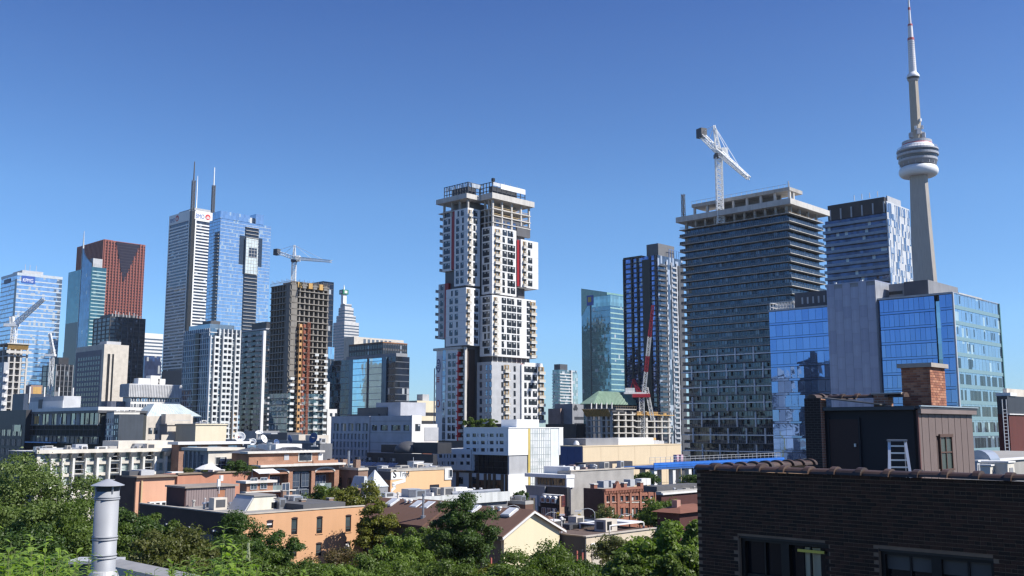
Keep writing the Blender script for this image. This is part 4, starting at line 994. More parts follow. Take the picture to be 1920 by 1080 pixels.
# ---- navy condo
b = Bld('navy_condo_tower', 'navy blue glass condo tower with black frames and grey roof box', 'tower', (1232, 478), (1171, 481), (1279, 486), 575)
H = b.h; ng = glass('navy_condo_glass', (.13, .18, .36), 1.5, 2.95, metal=.85, blind=.08, bcol=(.42, .46, .55), dark=.7, tilt=.02)
b.mass(ng); fh = 2.95
y0, _ = b.pn(1212, 560); y1, _ = b.pn(1218, 560)
b.box('corner_recess', BLACKF, -.6, b.pn(1219, 560)[0], 0, -.02, b.pn(1206, 560)[0], H - 2)
me = MB().box(-.5, 0, 0, -.05, b.wy, .75).mesh('spandrel', mat('ink_spandrel', (.02, .025, .045), .3))
for z in frange(4, H - 2, fh): b.part('spandrel', me, None, loc=(0, 0, z))
fm = MB()
for px in (1171.5, 1186, 1197, 1220, 1231): y, _ = b.pn(px, 560); fm.box(-.9, y - .5, 0, -.05, y + .5, H)
b.part('black_pier', fm, BLACKF)
yq = b.pn(1206, 560)[0]; b.box('upper_frame', BLACKF, -1, yq, H - .2, 4, b.wy + .3, H + .9)
b.box('west_wall', glass('grey_condo_glass', (.10, .13, .17), 1.5, 2.95, metal=.5, blind=.25, bcol=(.38, .42, .48)), .2, -.2, 0, b.wx, -.02, H)
for f in (.32, .52, .72): b.box('white_pilaster', mat('grey_white_pilaster', (.45, .46, .48), .6), b.wx * f, -.7, 0, b.wx * f + .8, -.2, H - 3)
b.box('grey_end_pier', DARK2, b.wx * .8, -.6, 0, b.wx + .2, 3, H - 4)
me = MB().box(.6, -1.7, 0, b.wx * .3, -.2, .25).box(.6, -1.7, .25, b.wx * .3, -1.6, 1.2).mesh('balcony', DARK2)
for z in frange(4, H - 4, fh): b.part('balcony', me, None, loc=(0, 0, z))
me = MB().box(b.wx * .54, -1.2, 0, b.wx * .7, -.2, .25).box(b.wx * .54, -1.2, .25, b.wx * .7, -1.1, 1.0).mesh('balcony', GREYL)
for z in frange(4, H - 4, fh): b.part('balcony', me, None, loc=(0, 0, z))
yb, _ = b.pn(1216, 470, 6); b.box('roof_box', mat('roof_box_grey', (.14, .14, .145), .7), 4, 2, H, b.wx * .8, yb, b.px_z(458, 6, yb * .5))
m = MB(); 
for i in range(5): m.beam((b.wx * (.5 + .1 * i), .5, H - 2), (b.wx * (.5 + .1 * i), .5, H + 5), .25)
m.beam((b.wx * .5, .5, H + 5), (b.wx * .9, .5, H + 5), .25); b.part('scaffold', m, mat('blue_scaffold', (.1, .2, .45), .5))
# ---- green roofed hall + construction frame with red crane
b = Bld('green_roof_hall', 'dark hall with ribbed pale green metal roof behind construction frame', 'building', (1112, 758), (1098, 760), (1190, 753), 560)
b.mass(DARK2)
gm = mat('verdigris_metal', (.22, .32, .24), .6); m = MB(); H = b.h; zt = b.px_z(735)
WYg = b.wy; zt = b.px_z(735, 20, WYg * .6); m.prism([(-2, -2), (b.wx + 2, -2), (b.wx + 2, WYg + 2), (-2, WYg + 2)], H, zt, top=[(9, WYg * .5), (b.wx, WYg * .5), (b.wx, WYg * .6), (9, WYg * .6)]); rf = b.part('roof', m, gm)
m = MB()
for i in range(30): 
    x = -2 + (b.wx + 4) * i / 29; xt = 9 + (b.wx - 9) * i / 29; m.beam((x, -2.1, H + .1), (xt, WYg * .5, zt + .1), .5)
for i in range(30): 
    y = -2 + (WYg + 4) * i / 29; yt = WYg * (.5 + .1 * i / 29); m.beam((-2.1, y, H + .1), (9, yt, zt + .1), .5)
b.part('roof_rib', m, gm, parent=rf)
b = Bld('unfinished_building', 'low concrete frame under construction with timber formwork on top', 'building', (1146, 768), (1098, 772), (1259, 778), 415)
H = b.h; WX, WY = b.wx, b.wy; xs = b.pw(1190, 780)[0]
fhs = [b.px_z(p_) for p_ in (813, 801, 789, 778)]
b.box('core', CONCD, 4, 5, 0, WX - 6, WY - 5, H - 1)
for z in fhs: 
    b.box('floor_slab', CONCL, -.4, -.4, z, xs, WY, z + .45); 
for z in fhs[:3]: b.box('floor_slab', CONCL, xs + .01, -.4, z - .3, WX, WY * .8, z + .2)
cm = MB().box(-.4, -.4, 0, .4, .4, H - .4).mesh('column', CONCL)
for i in range(6): b.part('column', cm, None, loc=(WX * i / 9 if i else .2, .2, 0))
for i in range(1, 6): b.part('column', cm, None, loc=(.2, WY * i / 5.2, 0))
cm = MB().box(-.4, -.4, 0, .4, .4, b.px_z(778)).mesh('column', CONCL)
for i in range(5): b.part('column', cm, None, loc=(xs + (WX - xs) * (i + .6) / 5, .2, 0))
wm = MB(); rnd = random.Random(5)
for z in fhs[:3]:
    for i in range(9):
        if rnd.random() < .5: wm.box(WX * i / 9 + .6, 1.0, z + .45, WX * (i + .5) / 9, 1.3, z + 2.9)
    for i in range(4): wm.box(1.0, WY * i / 5 + 1, z + .45, 1.3, WY * (i + .5) / 5, z + 2.9)
b.part('infill_wall', wm, CONC)
fw = MB()
for i in range(14): fw.extrude([(-2.6, WY * i / 14, H + .2), (-.4, WY * i / 14, H - 2.8), (-.4, WY * (i + .7) / 14, H - 2.8), (-2.6, WY * (i + .7) / 14, H + .2)], (.3, 0, .1))
b.part('edge_formwork', fw, OCHRE); b.box('deck', CONC, -2.4, -1, H, xs, WY, H + .4)
b.box('edge_formwork', OCHRE, xs + 1, -.6, b.px_z(778) + .2, xs + 16, -.2, b.px_z(771)); b.box('deck', OCHRE, xs, -1.2, b.px_z(778), WX + .5, WY * .7, b.px_z(777) + .1)
b.box('edge_formwork', OCHRE, xs + 20, -.8, b.px_z(777), WX - 5, -.4, b.px_z(773))
cs = MB()
for i in range(5): x, _ = b.pw(1150, 760) if 0 else (0, 0); cs.box(1.5, WY * (i + .3) / 5, H + .4, 1.9, WY * (i + .3) / 5 + .4, H + 2.9)
b.part('starter_column', cs, WHITE2)
gr_ = MB()
for i in range(36): x = WX * i / 35; z = H + .4 if x < xs else b.px_z(777); gr_.beam((x, -.9, z), (x, -.9, z + 1.2), .1)
gr_.beam((0, -.9, H + 1.4), (xs, -.9, H + 1.4), .1); gr_.beam((xs, -.9, b.px_z(777) + 1.1), (WX, -.9, b.px_z(777) + 1.1), .1); b.part('guardrail', gr_, mat('timber_grey', (.2, .16, .12), .9))
# red luffing crane
q = at(1203, 745, 430); t = thing('luffing_crane', 'red and white luffing crane rising from the low construction frame', 'crane', (q[0], q[1], 0))
zh = q[2]
ob('mast', MB().lattice((0, 0, 10), (0, 0, zh), 1.9, 14, .25).mesh('mast', WPAINT), t)
ob('turntable', MB().box(-4, -1.6, zh, 3.5, 1.6, zh + 1.4).mesh('turntable', RPAINT), t)
ob('machine_deck', MB().box(-7.5, -1.4, zh + 1.4, 2, 1.4, zh + 2.2).box(-7, -1.2, zh + 2.2, -3, 1.2, zh + 4).mesh('machine_deck', WPAINT), t)
tp = wvec(q, 1224, 572, 425); f0 = (1.0, 0, zh + 2)
mid = lambda f: tuple(f0[i] + ((tp[0], tp[1], zh + tp[2])[i] - f0[i]) * f for i in range(3))
J = ob('boom', MB().lattice(mid(0), mid(.24), 1.35, 5, .24).mesh('boom', WPAINT), t)
ob('boom_section', MB().lattice(mid(.24), mid(.42), 1.35, 5, .24).mesh('boom_section', RPAINT), J); ob('boom_section', MB().lattice(mid(.42), mid(.64), 1.3, 6, .24).mesh('boom_section', WPAINT), J); ob('boom_section', MB().lattice(mid(.64), mid(1), 1.25, 9, .22, w2=.9).mesh('boom_section', RPAINT), J)
ag = wvec(q, 1187, 711, 430); ob('a_frame', MB().lattice((-1, 0, zh + 2), (ag[0], ag[1], zh + ag[2]), 1.6, 6, .3, w2=.8).beam((ag[0], ag[1], zh + ag[2]), (-5, 0, zh + 2), .4).mesh('a_frame', RPAINT), t)
ag2 = wvec(q, 1212, 727, 430); ob('back_strut', MB().lattice((ag2[0], ag2[1], zh + ag2[2]), (ag2[0] + 2.5, ag2[1], zh - 10), 1.3, 9, .24).mesh('back_strut', WPAINT), t)
ob('tie_cable', MB().beam((ag[0], ag[1], zh + ag[2]), mid(.96), .12).mesh('tie_cable', BLACKF), t)
# ---- big balcony condo
b = Bld('slab_condo_tower', 'huge dark glass condo tower with concrete slab edges and unfinished roof', 'tower', (1478, 368), (1273, 402), (1542, 384), 352)
H = b.px_z(399); WX, WY = b.wx, b.wy; fh = 2.95
b.box('glass_wall', glass('slab_condo_glass', (.05, .07, .095), 1.25, 2.95, metal=.8, blind=.06, bcol=(.14, .18, .24), dark=.9, tilt=.012), 1.6, 1.6, 0, WX - 1.6, WY - 1.6, H)
SL = mat('slab_edge', (.46, .44, .41), .8, streak=.05)
zq = b.px_z(655); zs = frange(H - 34 * fh, H + .1, fh)
hi = [z for z in zs if z > zq]; lo = [z for z in zs if z <= zq]
b.slabs('floor_slab', SL, hi, .2, .15)
b.slabs('floor_slab', mat('slab_edge_dark', (.16, .16, .17), .8), lo[::2], .28, .1); b.slabs('floor_slab', mat('slab_white_edge', (.80, .80, .80), .6), lo[1::2], .36, .45)
m = MB(); rl = glass('balcony_glass', (.045, .06, .08), 1.25, 2.95, metal=.4, blind=.05, bcol=(.08, .10, .13), dark=.5, tilt=.01)
for z in zs[:-1]: m.box(.05, .05, z + .3, WX - .05, WY - .05, z + 1.25)
b.part('balcony_glass', m, rl)
mm = MB()
for z in zs[:-1]:
    n = 54
    for i in range(n): mm.box(-.0, WY * i / n - .03, z + .3, .1, WY * i / n + .04, z + 1.3)
    for i in range(18): mm.box(WX * i / 18 - .03, 0, z + .3, WX * i / 18 + .03, .1, z + 1.3)
b.part('rail_post', mm, mat('steel_post', (.20, .22, .26), .5), kind='stuff')
b.mullions(mat('dark_mullion', (.05, .06, .08), .4), 2.5, 1.25, .12, .06, 0, H, 1.6, 1.6, WX - 1.6, WY - 1.6)
fin = MB().box(-.6, -.17, 0, .0, .17, fh * 1.85).mesh('white_fin', mat('fin_white', (.80, .80, .80), .6))
for r_i, z in enumerate(lo[1::2]):
    for i in range(6):
        y = WY * (i + (.62 if r_i % 2 else .1)) / 6.2
        b.part('white_fin', fin, None, loc=(-.1, y, z - fh * .95))
b.box('roof_slab', CONCL, -1.6, -1.6, b.px_z(384), WX + 2.5, WY + .5, b.px_z(373.5))
nz = b.px_z(384)
cm = MB().box(-.4, -.4, 0, .4, .4, nz - H).mesh('column', CONC)
for i in range(11): b.part('column', cm, None, loc=(.8, WY * (i + .3) / 11, H))
for i in range(4): b.part('column', cm, None, loc=(WX * (i + .4) / 4, .8, H))
b.box('inner_wall', CONCD, 6, 5, H, WX - 6, WY - 5, nz)
m = MB()
for i in range(26): m.box(1.4, WY * i / 26, H + .3, 1.55, WY * i / 26 + .12, nz)
for z in (H + 1.1, H + .6): m.box(.3, .3, z, WX, .38, z + .1); m.box(.3, .3, z, .38, WY, z + .1)
b.part('temporary_rail', m, mat('timber_grey', (.2, .16, .12), .9))
zr0 = b.px_z(373.5); y0p = b.pn(1299, 372, 5)[0]; xp = b.pw(1496, 352, 5)[0] if 0 else b.pw(1497, 360)[0]
b.box('penthouse_slab', CONC, 4, 1.5, b.px_z(357, 4, 2), xp + 6, y0p, b.px_z(350.5, 4, 2))
pc = MB().box(-.4, -.4, 0, .4, .4, b.px_z(357, 4, 2) - zr0).mesh('column', CONCL)
for i in range(8): b.part('column', pc, None, loc=(5, 2.2 + (y0p - 3) * i / 7, zr0))
b.part('column', pc, None, loc=(xp, 2.2, zr0))
b.box('penthouse_wall', CONCD, 9, 8, zr0, xp + 2, y0p - 8, b.px_z(357, 4, 2))
m = MB(); zz = b.px_z(350.5, 4, 2)
for i in range(20): m.beam((4.2, 1.5 + (y0p - 1.5) * i / 19, zz), (4.2, 1.5 + (y0p - 1.5) * i / 19, zz + 1.3), .08)
m.beam((4.2, 1.5, zz + 1.2), (4.2, y0p, zz + 1.2), .08); m.beam((4.2, 2, zz), (4.2, 2, zz + 2.2), .3); b.part('roof_railing', m, GREYL)
m = MB(); y, _ = b.pn(1281, 380, 2); m.lattice((2, y, zr0), (2, y, b.px_z(364, 2, y)), 1.0, 6, .2); b.part('hoist_tower_tip', m, DARK2)
# white tower crane on it
q = at(1347, 288, 372); bz = at(1347, 380, 372)[2] - 8
hammer_crane('tower_crane', 'white tower crane with tall apex standing on the huge glass condo', (q[0], q[1], bz), q[2] - 1.6, 2.3, wvec(q, 1404, 338, 410 - 55), wvec(q, 1311, 252, 382), (11.0, .18), WPAINT, seg=22)
# ---- dark banded condo with white checker end
b = Bld('banded_condo_tower', 'condo tower with dark glass balcony bands and white checkered end wall', 'tower', (1662, 388), (1542, 412), (1704, 388), 440)
H = b.px_z(397); WX, WY = b.wx, b.wy; fh = 3.15
b.box('glass_wall', glass('banded_condo_glass', (.06, .08, .14), 1.4, 3.15, metal=.8, blind=.06, dark=.8), 1.5, .3, 0, WX, WY - .5, H)
bs = MB().box(-.2, 0, 0, 2, WY, .25).box(-.2, 0, .25, -.1, WY, 1.3).mesh('balcony_band', mat('grey_blue_guard', (.17, .19, .24), .25, .4, streak=.2))
for z in frange(H - 27 * fh, H - 2, fh): b.part('balcony_band', bs, None, loc=(0, 0, z))
rnd = random.Random(9); wm = MB(); gm_ = MB(); n = 15; bw = WX / n
wm.box(.05, -.15, 0, WX, .28, H + 5)
for k, z in enumerate(frange(H - 27 * fh, H + 1, fh)):
    for i in range(n):
        if rnd.random() < .68: gm_.box(i * bw + .1, -.25, z, i * bw + bw * (.92 if rnd.random() < .6 else .5), -.1, z + fh * (.95 if z < H - 1 else 1.4))
b.part('white_wall', wm, mat('white_panel_warm', (.52, .53, .54), .5)); b.part('end_window', gm_, glass('end_glass', (.22, .28, .36), 1.1, 3.15, metal=.7, blind=.3, bcol=(.5, .54, .58)), kind='stuff')
b.box('mechanical_box', mat('dark_brown_metal', (.045, .04, .042), .6), .8, 1.2, H, WX * .6, WY * .92, b.px_z(369, 1, 1)); b.box('mechanical_side', GREYL, 3, .6, H + 5, WX * .7, 1.2, b.px_z(367, 3, 1))
for i in range(6): b.box('roof_column', GREYL, .3, WY * (i + .2) / 6, H, .9, WY * (i + .2) / 6 + .6, H + 5)
m = MB()
for i in range(4): m.beam((2, WY * (.15 + .12 * i), H + 8), (2, WY * (.15 + .12 * i), b.px_z(362, 2, WY * .3)), .25)
b.part('roof_vent', m, WHITE2)
m = MB(); z = H + 3; m.box(.0, WY, z, .3, WY + 4, z + .3); m.box(0, WY + 3.7, H - 4, .3, WY + 4, z); b.part('terrace_frame', m, GREYL)
# ================================================================== blue glass office at right
b = Bld('blue_glass_office', 'bright blue glass office building with grey panelled shaft, behind the brick chimney', 'building', (1786, 548), (1441, 584), (1871, 568), 262)
H = b.h; WX, WY = b.wx, b.wy
yP0, yP1 = b.pn(1647, 600)[0], b.pn(1556, 600)[0]       # panelled shaft
zl = b.px_z(572, 0, yP1) ; zl = b.pn(1500, 577)[1]
fh = (b.pn(1700, 550)[1] - b.pn(1700, 694)[1]) / 5.0; 
BLK = mat('office_core_dark', (.02, .025, .035), .4)
b.box('core', BLK, .8, 1, 0, WX - .5, yP0, H - .3); b.box('core', BLK, .8, yP1, 0, WX * .8, WY, zl - .3)
bgl = glass('vivid_blue_glass', (.15, .25, .47), 900, 900, metal=.92, blind=0, tilt=.006, dark=.0, rough=.02)
bgl2 = glass('vivid_blue_glass_b', (.135, .23, .44), 900, 900, metal=.92, blind=0, tilt=.009, dark=.0, rough=.03)
bgl3 = glass('vivid_blue_glass_c', (.165, .265, .485), 900, 900, metal=.90, blind=0, tilt=.008, dark=.0, rough=.03)
rnd = random.Random(21)
def pane_grid(y0, y1, ztop, n, x=0.0, nf=14):
    w = (y1 - y0) / n; ms = {}
    for gm in (bgl, bgl2, bgl3):
        ms[gm.name] = MB().box(-.04, -.0, 0, .06, w - .07, fh * .80).mesh('pane', gm), MB().box(-.04, 0, 0, .06, w - .07, fh * .15).mesh('spandrel_pane', gm)
    for k in range(nf):
        z = ztop - (k + 1) * fh
        if z < -1: break
        for i in range(n):
            gm = rnd.choice((bgl, bgl, bgl, bgl2, bgl2, bgl3)).name
            o = ob('pane', ms[gm][0], b.root, (x, y0 + i * w, z + fh * .17)); o.rotation_euler = (0, rnd.gauss(0, .004), rnd.gauss(0, .005))
    sm_ = MB().box(x - .03, y0, .02, x + .06, y1 - .05, fh * .145).mesh('spandrel_glass', bgl2)
    for k in range(nf): b.part('spandrel_glass', sm_, None, loc=(0, 0, ztop - (k + 1) * fh))
z_cut = b.pn(1700, 870)[1]
nf = int((H - z_cut) / fh) + 2
yc1, yc0 = b.pn(1757, 640)[0], b.pn(1766, 640)[0]
pane_grid(yc1 + .1, yP0 - .25, H - .4, 11, nf=nf); pane_grid(.1, yc0 - .1, H - .4, 2, x=-.5, nf=nf); pane_grid(yP1 + .1, WY - .1, zl - .4, 9, nf=nf)
b.box('corner_strip', glass('pale_strip_glass', (.34, .50, .58), 2, fh, metal=.7, blind=.3, bcol=(.45, .6, .6)), .5, yc0, 0, .9, yc1, H - 2)
b.box('coping', GREYL, -.6, -.1, H - .4, WX, yP0, H + .1); b.box('coping', GREYL, -.1, yP1, zl - .4, WX * .8, WY, zl + .1)
# panelled shaft
SH = mat('zinc_panel', (.32, .33, .42), .45, .25, var=.05, streak=.05); SH2 = mat('zinc_panel_b', (.295, .305, .395), .45, .25, var=.05); SH3 = mat('zinc_panel_c', (.34, .35, .44), .45, .25, var=.05)
zs_ = b.pn(1646, 527)[1]; zsl = b.px_z(533, -1.5, yP1)
sh = b.box('panel_shaft', GREYP, -1.2, yP0, 0, 9, yP1, zs_ - .05)
n = 6; w = (yP1 - yP0) / n; ph = 3.3; pms = [MB().box(-.1, .02, .02, .02, w - .03, ph - .03).mesh('cladding_panel', q) for q in (SH, SH2, SH3)]
for i in range(n):
    for k in range(int(zs_ / ph)):
        ob('cladding_panel', rnd.choice(pms), sh, (-1.22, yP0 + i * w, zs_ - (k + 1) * ph + (.0 if i % 2 == 0 else ph * .35) - ph * .35))
b.box('shaft_side', mat('zinc_side', (.30, .31, .34), .5), -1.2, yP0 - .12, 0, 9, yP0 - .005, zs_ + .02)
b.box('shaft_cap', SH3, -1.36, yP0 - .15, zs_, 9, yP1 + .05, zs_ + .25)
for py in (0.25, .8): b.box('roof_light', WHITE2, -1, yP0 + (yP1 - yP0) * py, zs_ + .25, -.5, yP0 + (yP1 - yP0) * py + .6, zs_ + .7)
# west face: paler glass in strips per floor
wg_ = glass('pale_teal_pane', (.32, .44, .54), 1.5, fh, metal=.75, blind=.06, bcol=(.42, .54, .56), dark=.2, tilt=.01, zoff=0)
band = mat('mint_spandrel', (.20, .31, .33), .35, .1, var=.04, streak=.03)
b.box('west_glass', wg_, .2, -.1, 0, WX - .1, .7, H)
sm = MB().box(.1, -.22, 0, WX, -.1, fh * .24).mesh('spandrel_band', band)
for k in range(nf + 1): b.part('spandrel_band', sm, None, loc=(0, 0, H - (k + 1) * fh - .1))
dv = MB(); z0_ = b.pw(1830, 700)[1]
for k in range(nf + 1):
    z = H - (k + 1) * fh + fh * .16
    for i in range(26):
        x = WX * (i + .5) / 26
        lowdark = z < b.pw(1830, 720)[1] or (z < b.pw(1830, 690)[1] and x < WX * .3)
        pr = .72 if lowdark else .20
        if rnd.random() < pr: dv.box(x - WX / 56, -.13, z + (.1 if lowdark else fh * .2), x + WX / 56 * (1 if lowdark else .1), -.095, z + fh * .70)
b.part('open_window', dv, glass('dark_open_pane', (.03, .045, .055), 1.5, fh, metal=.4, blind=.0), kind='stuff')
b.mullions(mat('mint_mullion', (.22, .33, .36), .4, .2), WX / 13, 0, .07, .12, 0, H)
b.box('corner_post', GREYL, -.55, -.3, 0, .0, .08, H)
b.box('end_post', mat('teal_edge', (.10, .22, .22), .4), WX - .1, -.4, 0, WX + .5, 1, H)
# roof plant
zm = b.px_z(527, 3, 8)
ym1, _ = b.pn(1664, 540, 4); b.box('plant_screen', mat('plant_dark', (.07, .07, .085), .5), 4, 8, H, 12, b.pn(1695, 540, 4)[0], b.pn(1733, 525, 4)[1])
b.box('plant_screen', GREYP, 5, b.pn(1695, 540, 4)[0], H, 12, ym1, b.pn(1690, 529, 5)[1] - .3)
b.box('plant_side', mat('plant_grey', (.20, .20, .21), .6), 4.02, 7.8, H, b.pw(1795, 548, 8)[0], 8, b.pn(1733, 525, 4)[1] - .02)
b.box('louvre_box', mat('pale_louvre', (.42, .41, .38), .6), b.pw(1795, 548, 8)[0], 7.6, H, b.pw(1838, 553, 8)[0], 12, b.px_z(541, 14, 8))
b.box('louvre_slot', BLACKF, 4.9, b.pn(1692, 545, 5)[0], b.pn(1680, 552, 5)[1], 5, b.pn(1667, 545, 5)[0], b.pn(1680, 546, 5)[1])
ys0, ys1 = b.pn(1553, 560, 3)[0], b.pn(1490, 560, 3)[0]
b.box('plant_screen', mat('plant_dark', (.07, .07, .085), .5), 3, ys0, zl, 9, ys1, b.pn(1520, 547, 3)[1])
for i in range(5): b.box('vent_slot', GREYL, 2.9, ys0 + 1 + i * (ys1 - ys0 - 2) / 5, zl + 1.4, 3, ys0 + 1.5 + i * (ys1 - ys0 - 2) / 5, zl + 3.4)
m = MB(); y0, y1 = b.pn(1490, 570, 1)[0], WY - .3; zt = b.pn(1445, 568, .5)[1]
for i in range(9): m.beam((.5, y0 + (y1 - y0) * i / 8, zl), (.5, y0 + (y1 - y0) * i / 8, zt), .15); m.beam((5, y0 + (y1 - y0) * i / 8, zl), (5, y0 + (y1 - y0) * i / 8, zt), .15)
for zz in (zl + 1, zt): m.beam((.5, y0, zz), (.5, y1, zz), .18); m.beam((5, y0, zz), (5, y1, zz), .18); m.beam((.5, y1, zz), (5, y1, zz), .18)
b.part('roof_frame', m, WHITE2)
# ================================================================== observation tower
q = at(1734, 525, 1290); Yt = 1290
t = thing('observation_tower', 'very tall concrete broadcast tower with round observation pod and white mast', 'tower', (q[0], q[1], 0), radians(60))
def tz(py): return at(1730, py, Yt)[2]
def tr(px): return px * Yt / F / 1.06
tc = mat('tower_concrete', (.36, .33, .295), .85, var=.05, scale=.03, streak=.2)
m = MB()
def ysec(rc, rl, wl):
    out = []
    for k in range(3):
        a = 2 * pi * k / 3; ca, sa = cos(a), sin(a)
        for (r, s) in ((rl, -wl), (rl, wl)): out.append((r * ca - s * sa, r * sa + s * ca))
        a2 = a + pi / 3; out.append((rc * cos(a2), rc * sin(a2)))
    return out
lv = [(0, 12, 26, 4.2), (tz(700), 10.6, 21, 3.9), (tz(525), 9.6, 15.8, 3.6), (tz(430), 9.0, 13.2, 3.4), (tz(345), 8.6, 11.2, 3.3), (tz(300), 8.4, 10.2, 3.2)]
for (z0, a0, b0, c0), (z1, a1, b1, c1) in zip(lv, lv[1:]): m.prism(ysec(a0, b0, c0), z0, z1, top=ysec(a1, b1, c1))
ob('shaft', m.mesh('shaft', tc), t)
m = MB(); hx = lambda r: [(r * cos(pi / 6 + pi / 3 * i), r * sin(pi / 6 + pi / 3 * i)) for i in range(6)]
m.prism(hx(tr(10.4)), tz(265), tz(150), top=hx(tr(9.0))); ob('upper_shaft', m.mesh('upper_shaft', mat('tower_concrete_upper', (.34, .30, .245), .85, var=.05, scale=.03, streak=.2)), t)
lw = mat('radome_white', (.74, .74, .75), .45, var=.03, streak=.03); pg = mat('pod_grey', (.22, .23, .26), .45, .3, var=.05); pd = mat('pod_window', (.02, .025, .035), .1, .4); pl = mat('pod_light_grey', (.34, .35, .38), .5)
prof = []
zr, rr = tz(322), tr(38)
for i in range(17):
    a = -pi / 2 + pi * i / 16; prof.append((rr - tr(9) + tr(9) * cos(a) * 1.0, zr + tr(10.5) * sin(a)))
ob('radome_ring', MB().lathe([(tr(20), zr - tr(9))] + prof + [(tr(24), zr + tr(9))], 40).mesh('radome_ring', lw, True), t)
R = tr
pr = [(R(22), tz(313)), (R(33), tz(311)), (R(37.5), tz(304)), (R(37.5), tz(300)), (R(36.5), tz(299.5)), (R(37), tz(295)), (R(40), tz(294)), (R(40.3), tz(290)), (R(38.5), tz(289.5)), (R(38.5), tz(286)), (R(40.3), tz(285)), (R(40), tz(282)), (R(36), tz(281)), (R(33), tz(277)), (R(30), tz(273)), (R(29), tz(271)), (R(29), tz(266)), (R(10), tz(265))]
ms = [0, 0, 2, 1, 1, 2, 2, 1, 1, 2, 2, 3, 3, 3, 4, 2, 2]
ob('observation_pod', MB().lathe(pr, 40, ms=ms).mesh('observation_pod', [pg, pd, pl, lw, RPAINT]), t)
for i in range(16):
    a = 2 * pi * i / 16
    ob('pod_rib', MB().box(-.35, -.35, tz(312), .35, .35, tz(304)).mesh('pod_rib', pl), t, (R(35) * cos(a), R(35) * sin(a), 0), a)
m = MB()
for i in range(40):
    a = 2 * pi * i / 40; m.beam((R(38.5) * cos(a), R(38.5) * sin(a), tz(281.5)), (R(38) * cos(a), R(38) * sin(a), tz(278)), .3)
    a2 = a + 2 * pi / 40; m.beam((R(38) * cos(a), R(38) * sin(a), tz(278)), (R(38) * cos(a2), R(38) * sin(a2), tz(278)), .3)
ob('edge_walk_rail', m.mesh('edge_walk_rail', GREYL), t)
for (a, r, py, s) in ((1.0, 13, 252, 3.2), (2.4, 13, 255, 3), (3.6, 13, 250, 3.4), (4.6, 14, 256, 3), (5.5, 13, 252, 3.2), (3.2, 13, 243, 2.2), (4.8, 12, 240, 2.0), (4.2, 11, 228, 1.8)):
    ob('antenna_box', MB().box(-s * .7, -s * .7, 0, s * .7, s * .7, s * 2.2).mesh('antenna_box', lw if s < 2.5 else pl), t, (R(r) * cos(a), R(r) * sin(a), tz(py) - s), a)
ob('sky_pod', MB().lathe([(R(9), tz(153)), (R(11.5), tz(149.5)), (R(12.8), tz(145.5)), (R(12.8), tz(143)), (R(10.5), tz(139)), (R(7), tz(135.5))], 28, ms=[0, 1, 2, 2, 2]).mesh('sky_pod', [pl, pd, lw]), t)
MW = mat('mast_white', (.68, .66, .67), .55, var=.03, scale=.1); MR = mat('mast_red', (.40, .05, .06), .6)
ms_ = [(7.6, 136, 6.2, 76, MW), (6.7, 76, 6.6, 71.5, MR), (5.2, 71.5, 4.6, 49, MW), (5.0, 49, 4.6, 45.5, MR), (2.9, 45.5, 2.2, 19, MW), (2.6, 19, 2.4, 14, MR), (2.0, 14, 1.5, -6, MW), (1.1, -6, .8, -24, MR)]
for (r0, p0, r1, p1, mm) in ms_:
    ob('mast_section', MB().lathe([(R(r0), tz(p0)), (R(r1), tz(p1))], 16).mesh('mast_section', mm), t)
m = MB()
for py in range(80, 136, 4): m.lathe([(R(7.0), tz(py)), (R(7.7 - (136 - py) * .023 + .2), tz(py) + .4), (R(7), tz(py) + .8)], 16)
ob('mast_ring', m.mesh('mast_ring', mat('mast_grey', (.5, .5, .52), .5)), t)
# ---- far right low buildings
b = Bld('brick_block', 'dark red brick block with black upper storey at the right edge', 'building', (1889, 742), (1868, 742), (1990, 770), 150)
b.box('wall', mat('dark_red_wall', (.10, .025, .02), .85), 0, 0, 0, b.wx, b.wy, b.px_z(776)); b.box('upper_storey', DARK, .1, .1, b.px_z(776), b.wx, b.wy, b.h)
b.box('roof_box', BEIGE, 3, 1, b.h, b.wx * .7, b.wy, b.h + 1.2); b.box('white_ledge', WHITE2, -.2, -.2, b.px_z(777.5), b.wx, .1, b.px_z(775.5))
b.box('roof_unit', WHITE2, 1, -.1, b.h, 4, 2, b.h + .5)
t = thing('steel_ladder', 'white caged ladder running down beside the dark red block', 'ladder', at(1886, 800, 148))
m = MB()
for i in range(14): m.beam((-.25, 0, -4 + i * .5), (.25, 0, -4 + i * .5), .08)
m.beam((-.3, 0, -4), (-.3, 0, 4), .1); m.beam((.3, 0, -4), (.3, 0, 4), .1); ob('rail', m.mesh('rail', WHITE2), t)
# ================================================================== tan hall, blue steel structure
b = Bld('tan_hall', 'long windowless tan panelled hall with blue side wall', 'building', (1092, 838), (1051, 838), (1276, 836), 232)
H = b.h; WX, WY = b.wx, b.wy
b.mass(mat('hall_core', (.2, .19, .17), .9), inset=.05)
n = 6; pm = MB().box(.03, -.12, .03, WX / n - .03, .02, H * .30 - .03).mesh('wall_panel', TAN)
for i in range(n):
    for k in range(4): ob('wall_panel', pm, b.root, (WX * i / n, 0, H - (k + 1) * H * .30 - .05 + 0))
nb_ = 3; pm = MB().box(-.12, .03, 0, .02, WY / nb_ - .03, H).mesh('wall_panel', mat('blue_wall', (.05, .08, .20), .6, streak=.05))
for i in range(nb_): ob('wall_panel', pm, b.root, (0, WY * i / nb_, 0))
b.box('coping', TAN, -.15, -.2, H, WX + .1, WY, H + .25)
x0, _ = b.pw(1130, 830, 6); x1, _ = b.pw(1199, 830, 6); zt = b.px_z(819, x0, 6)
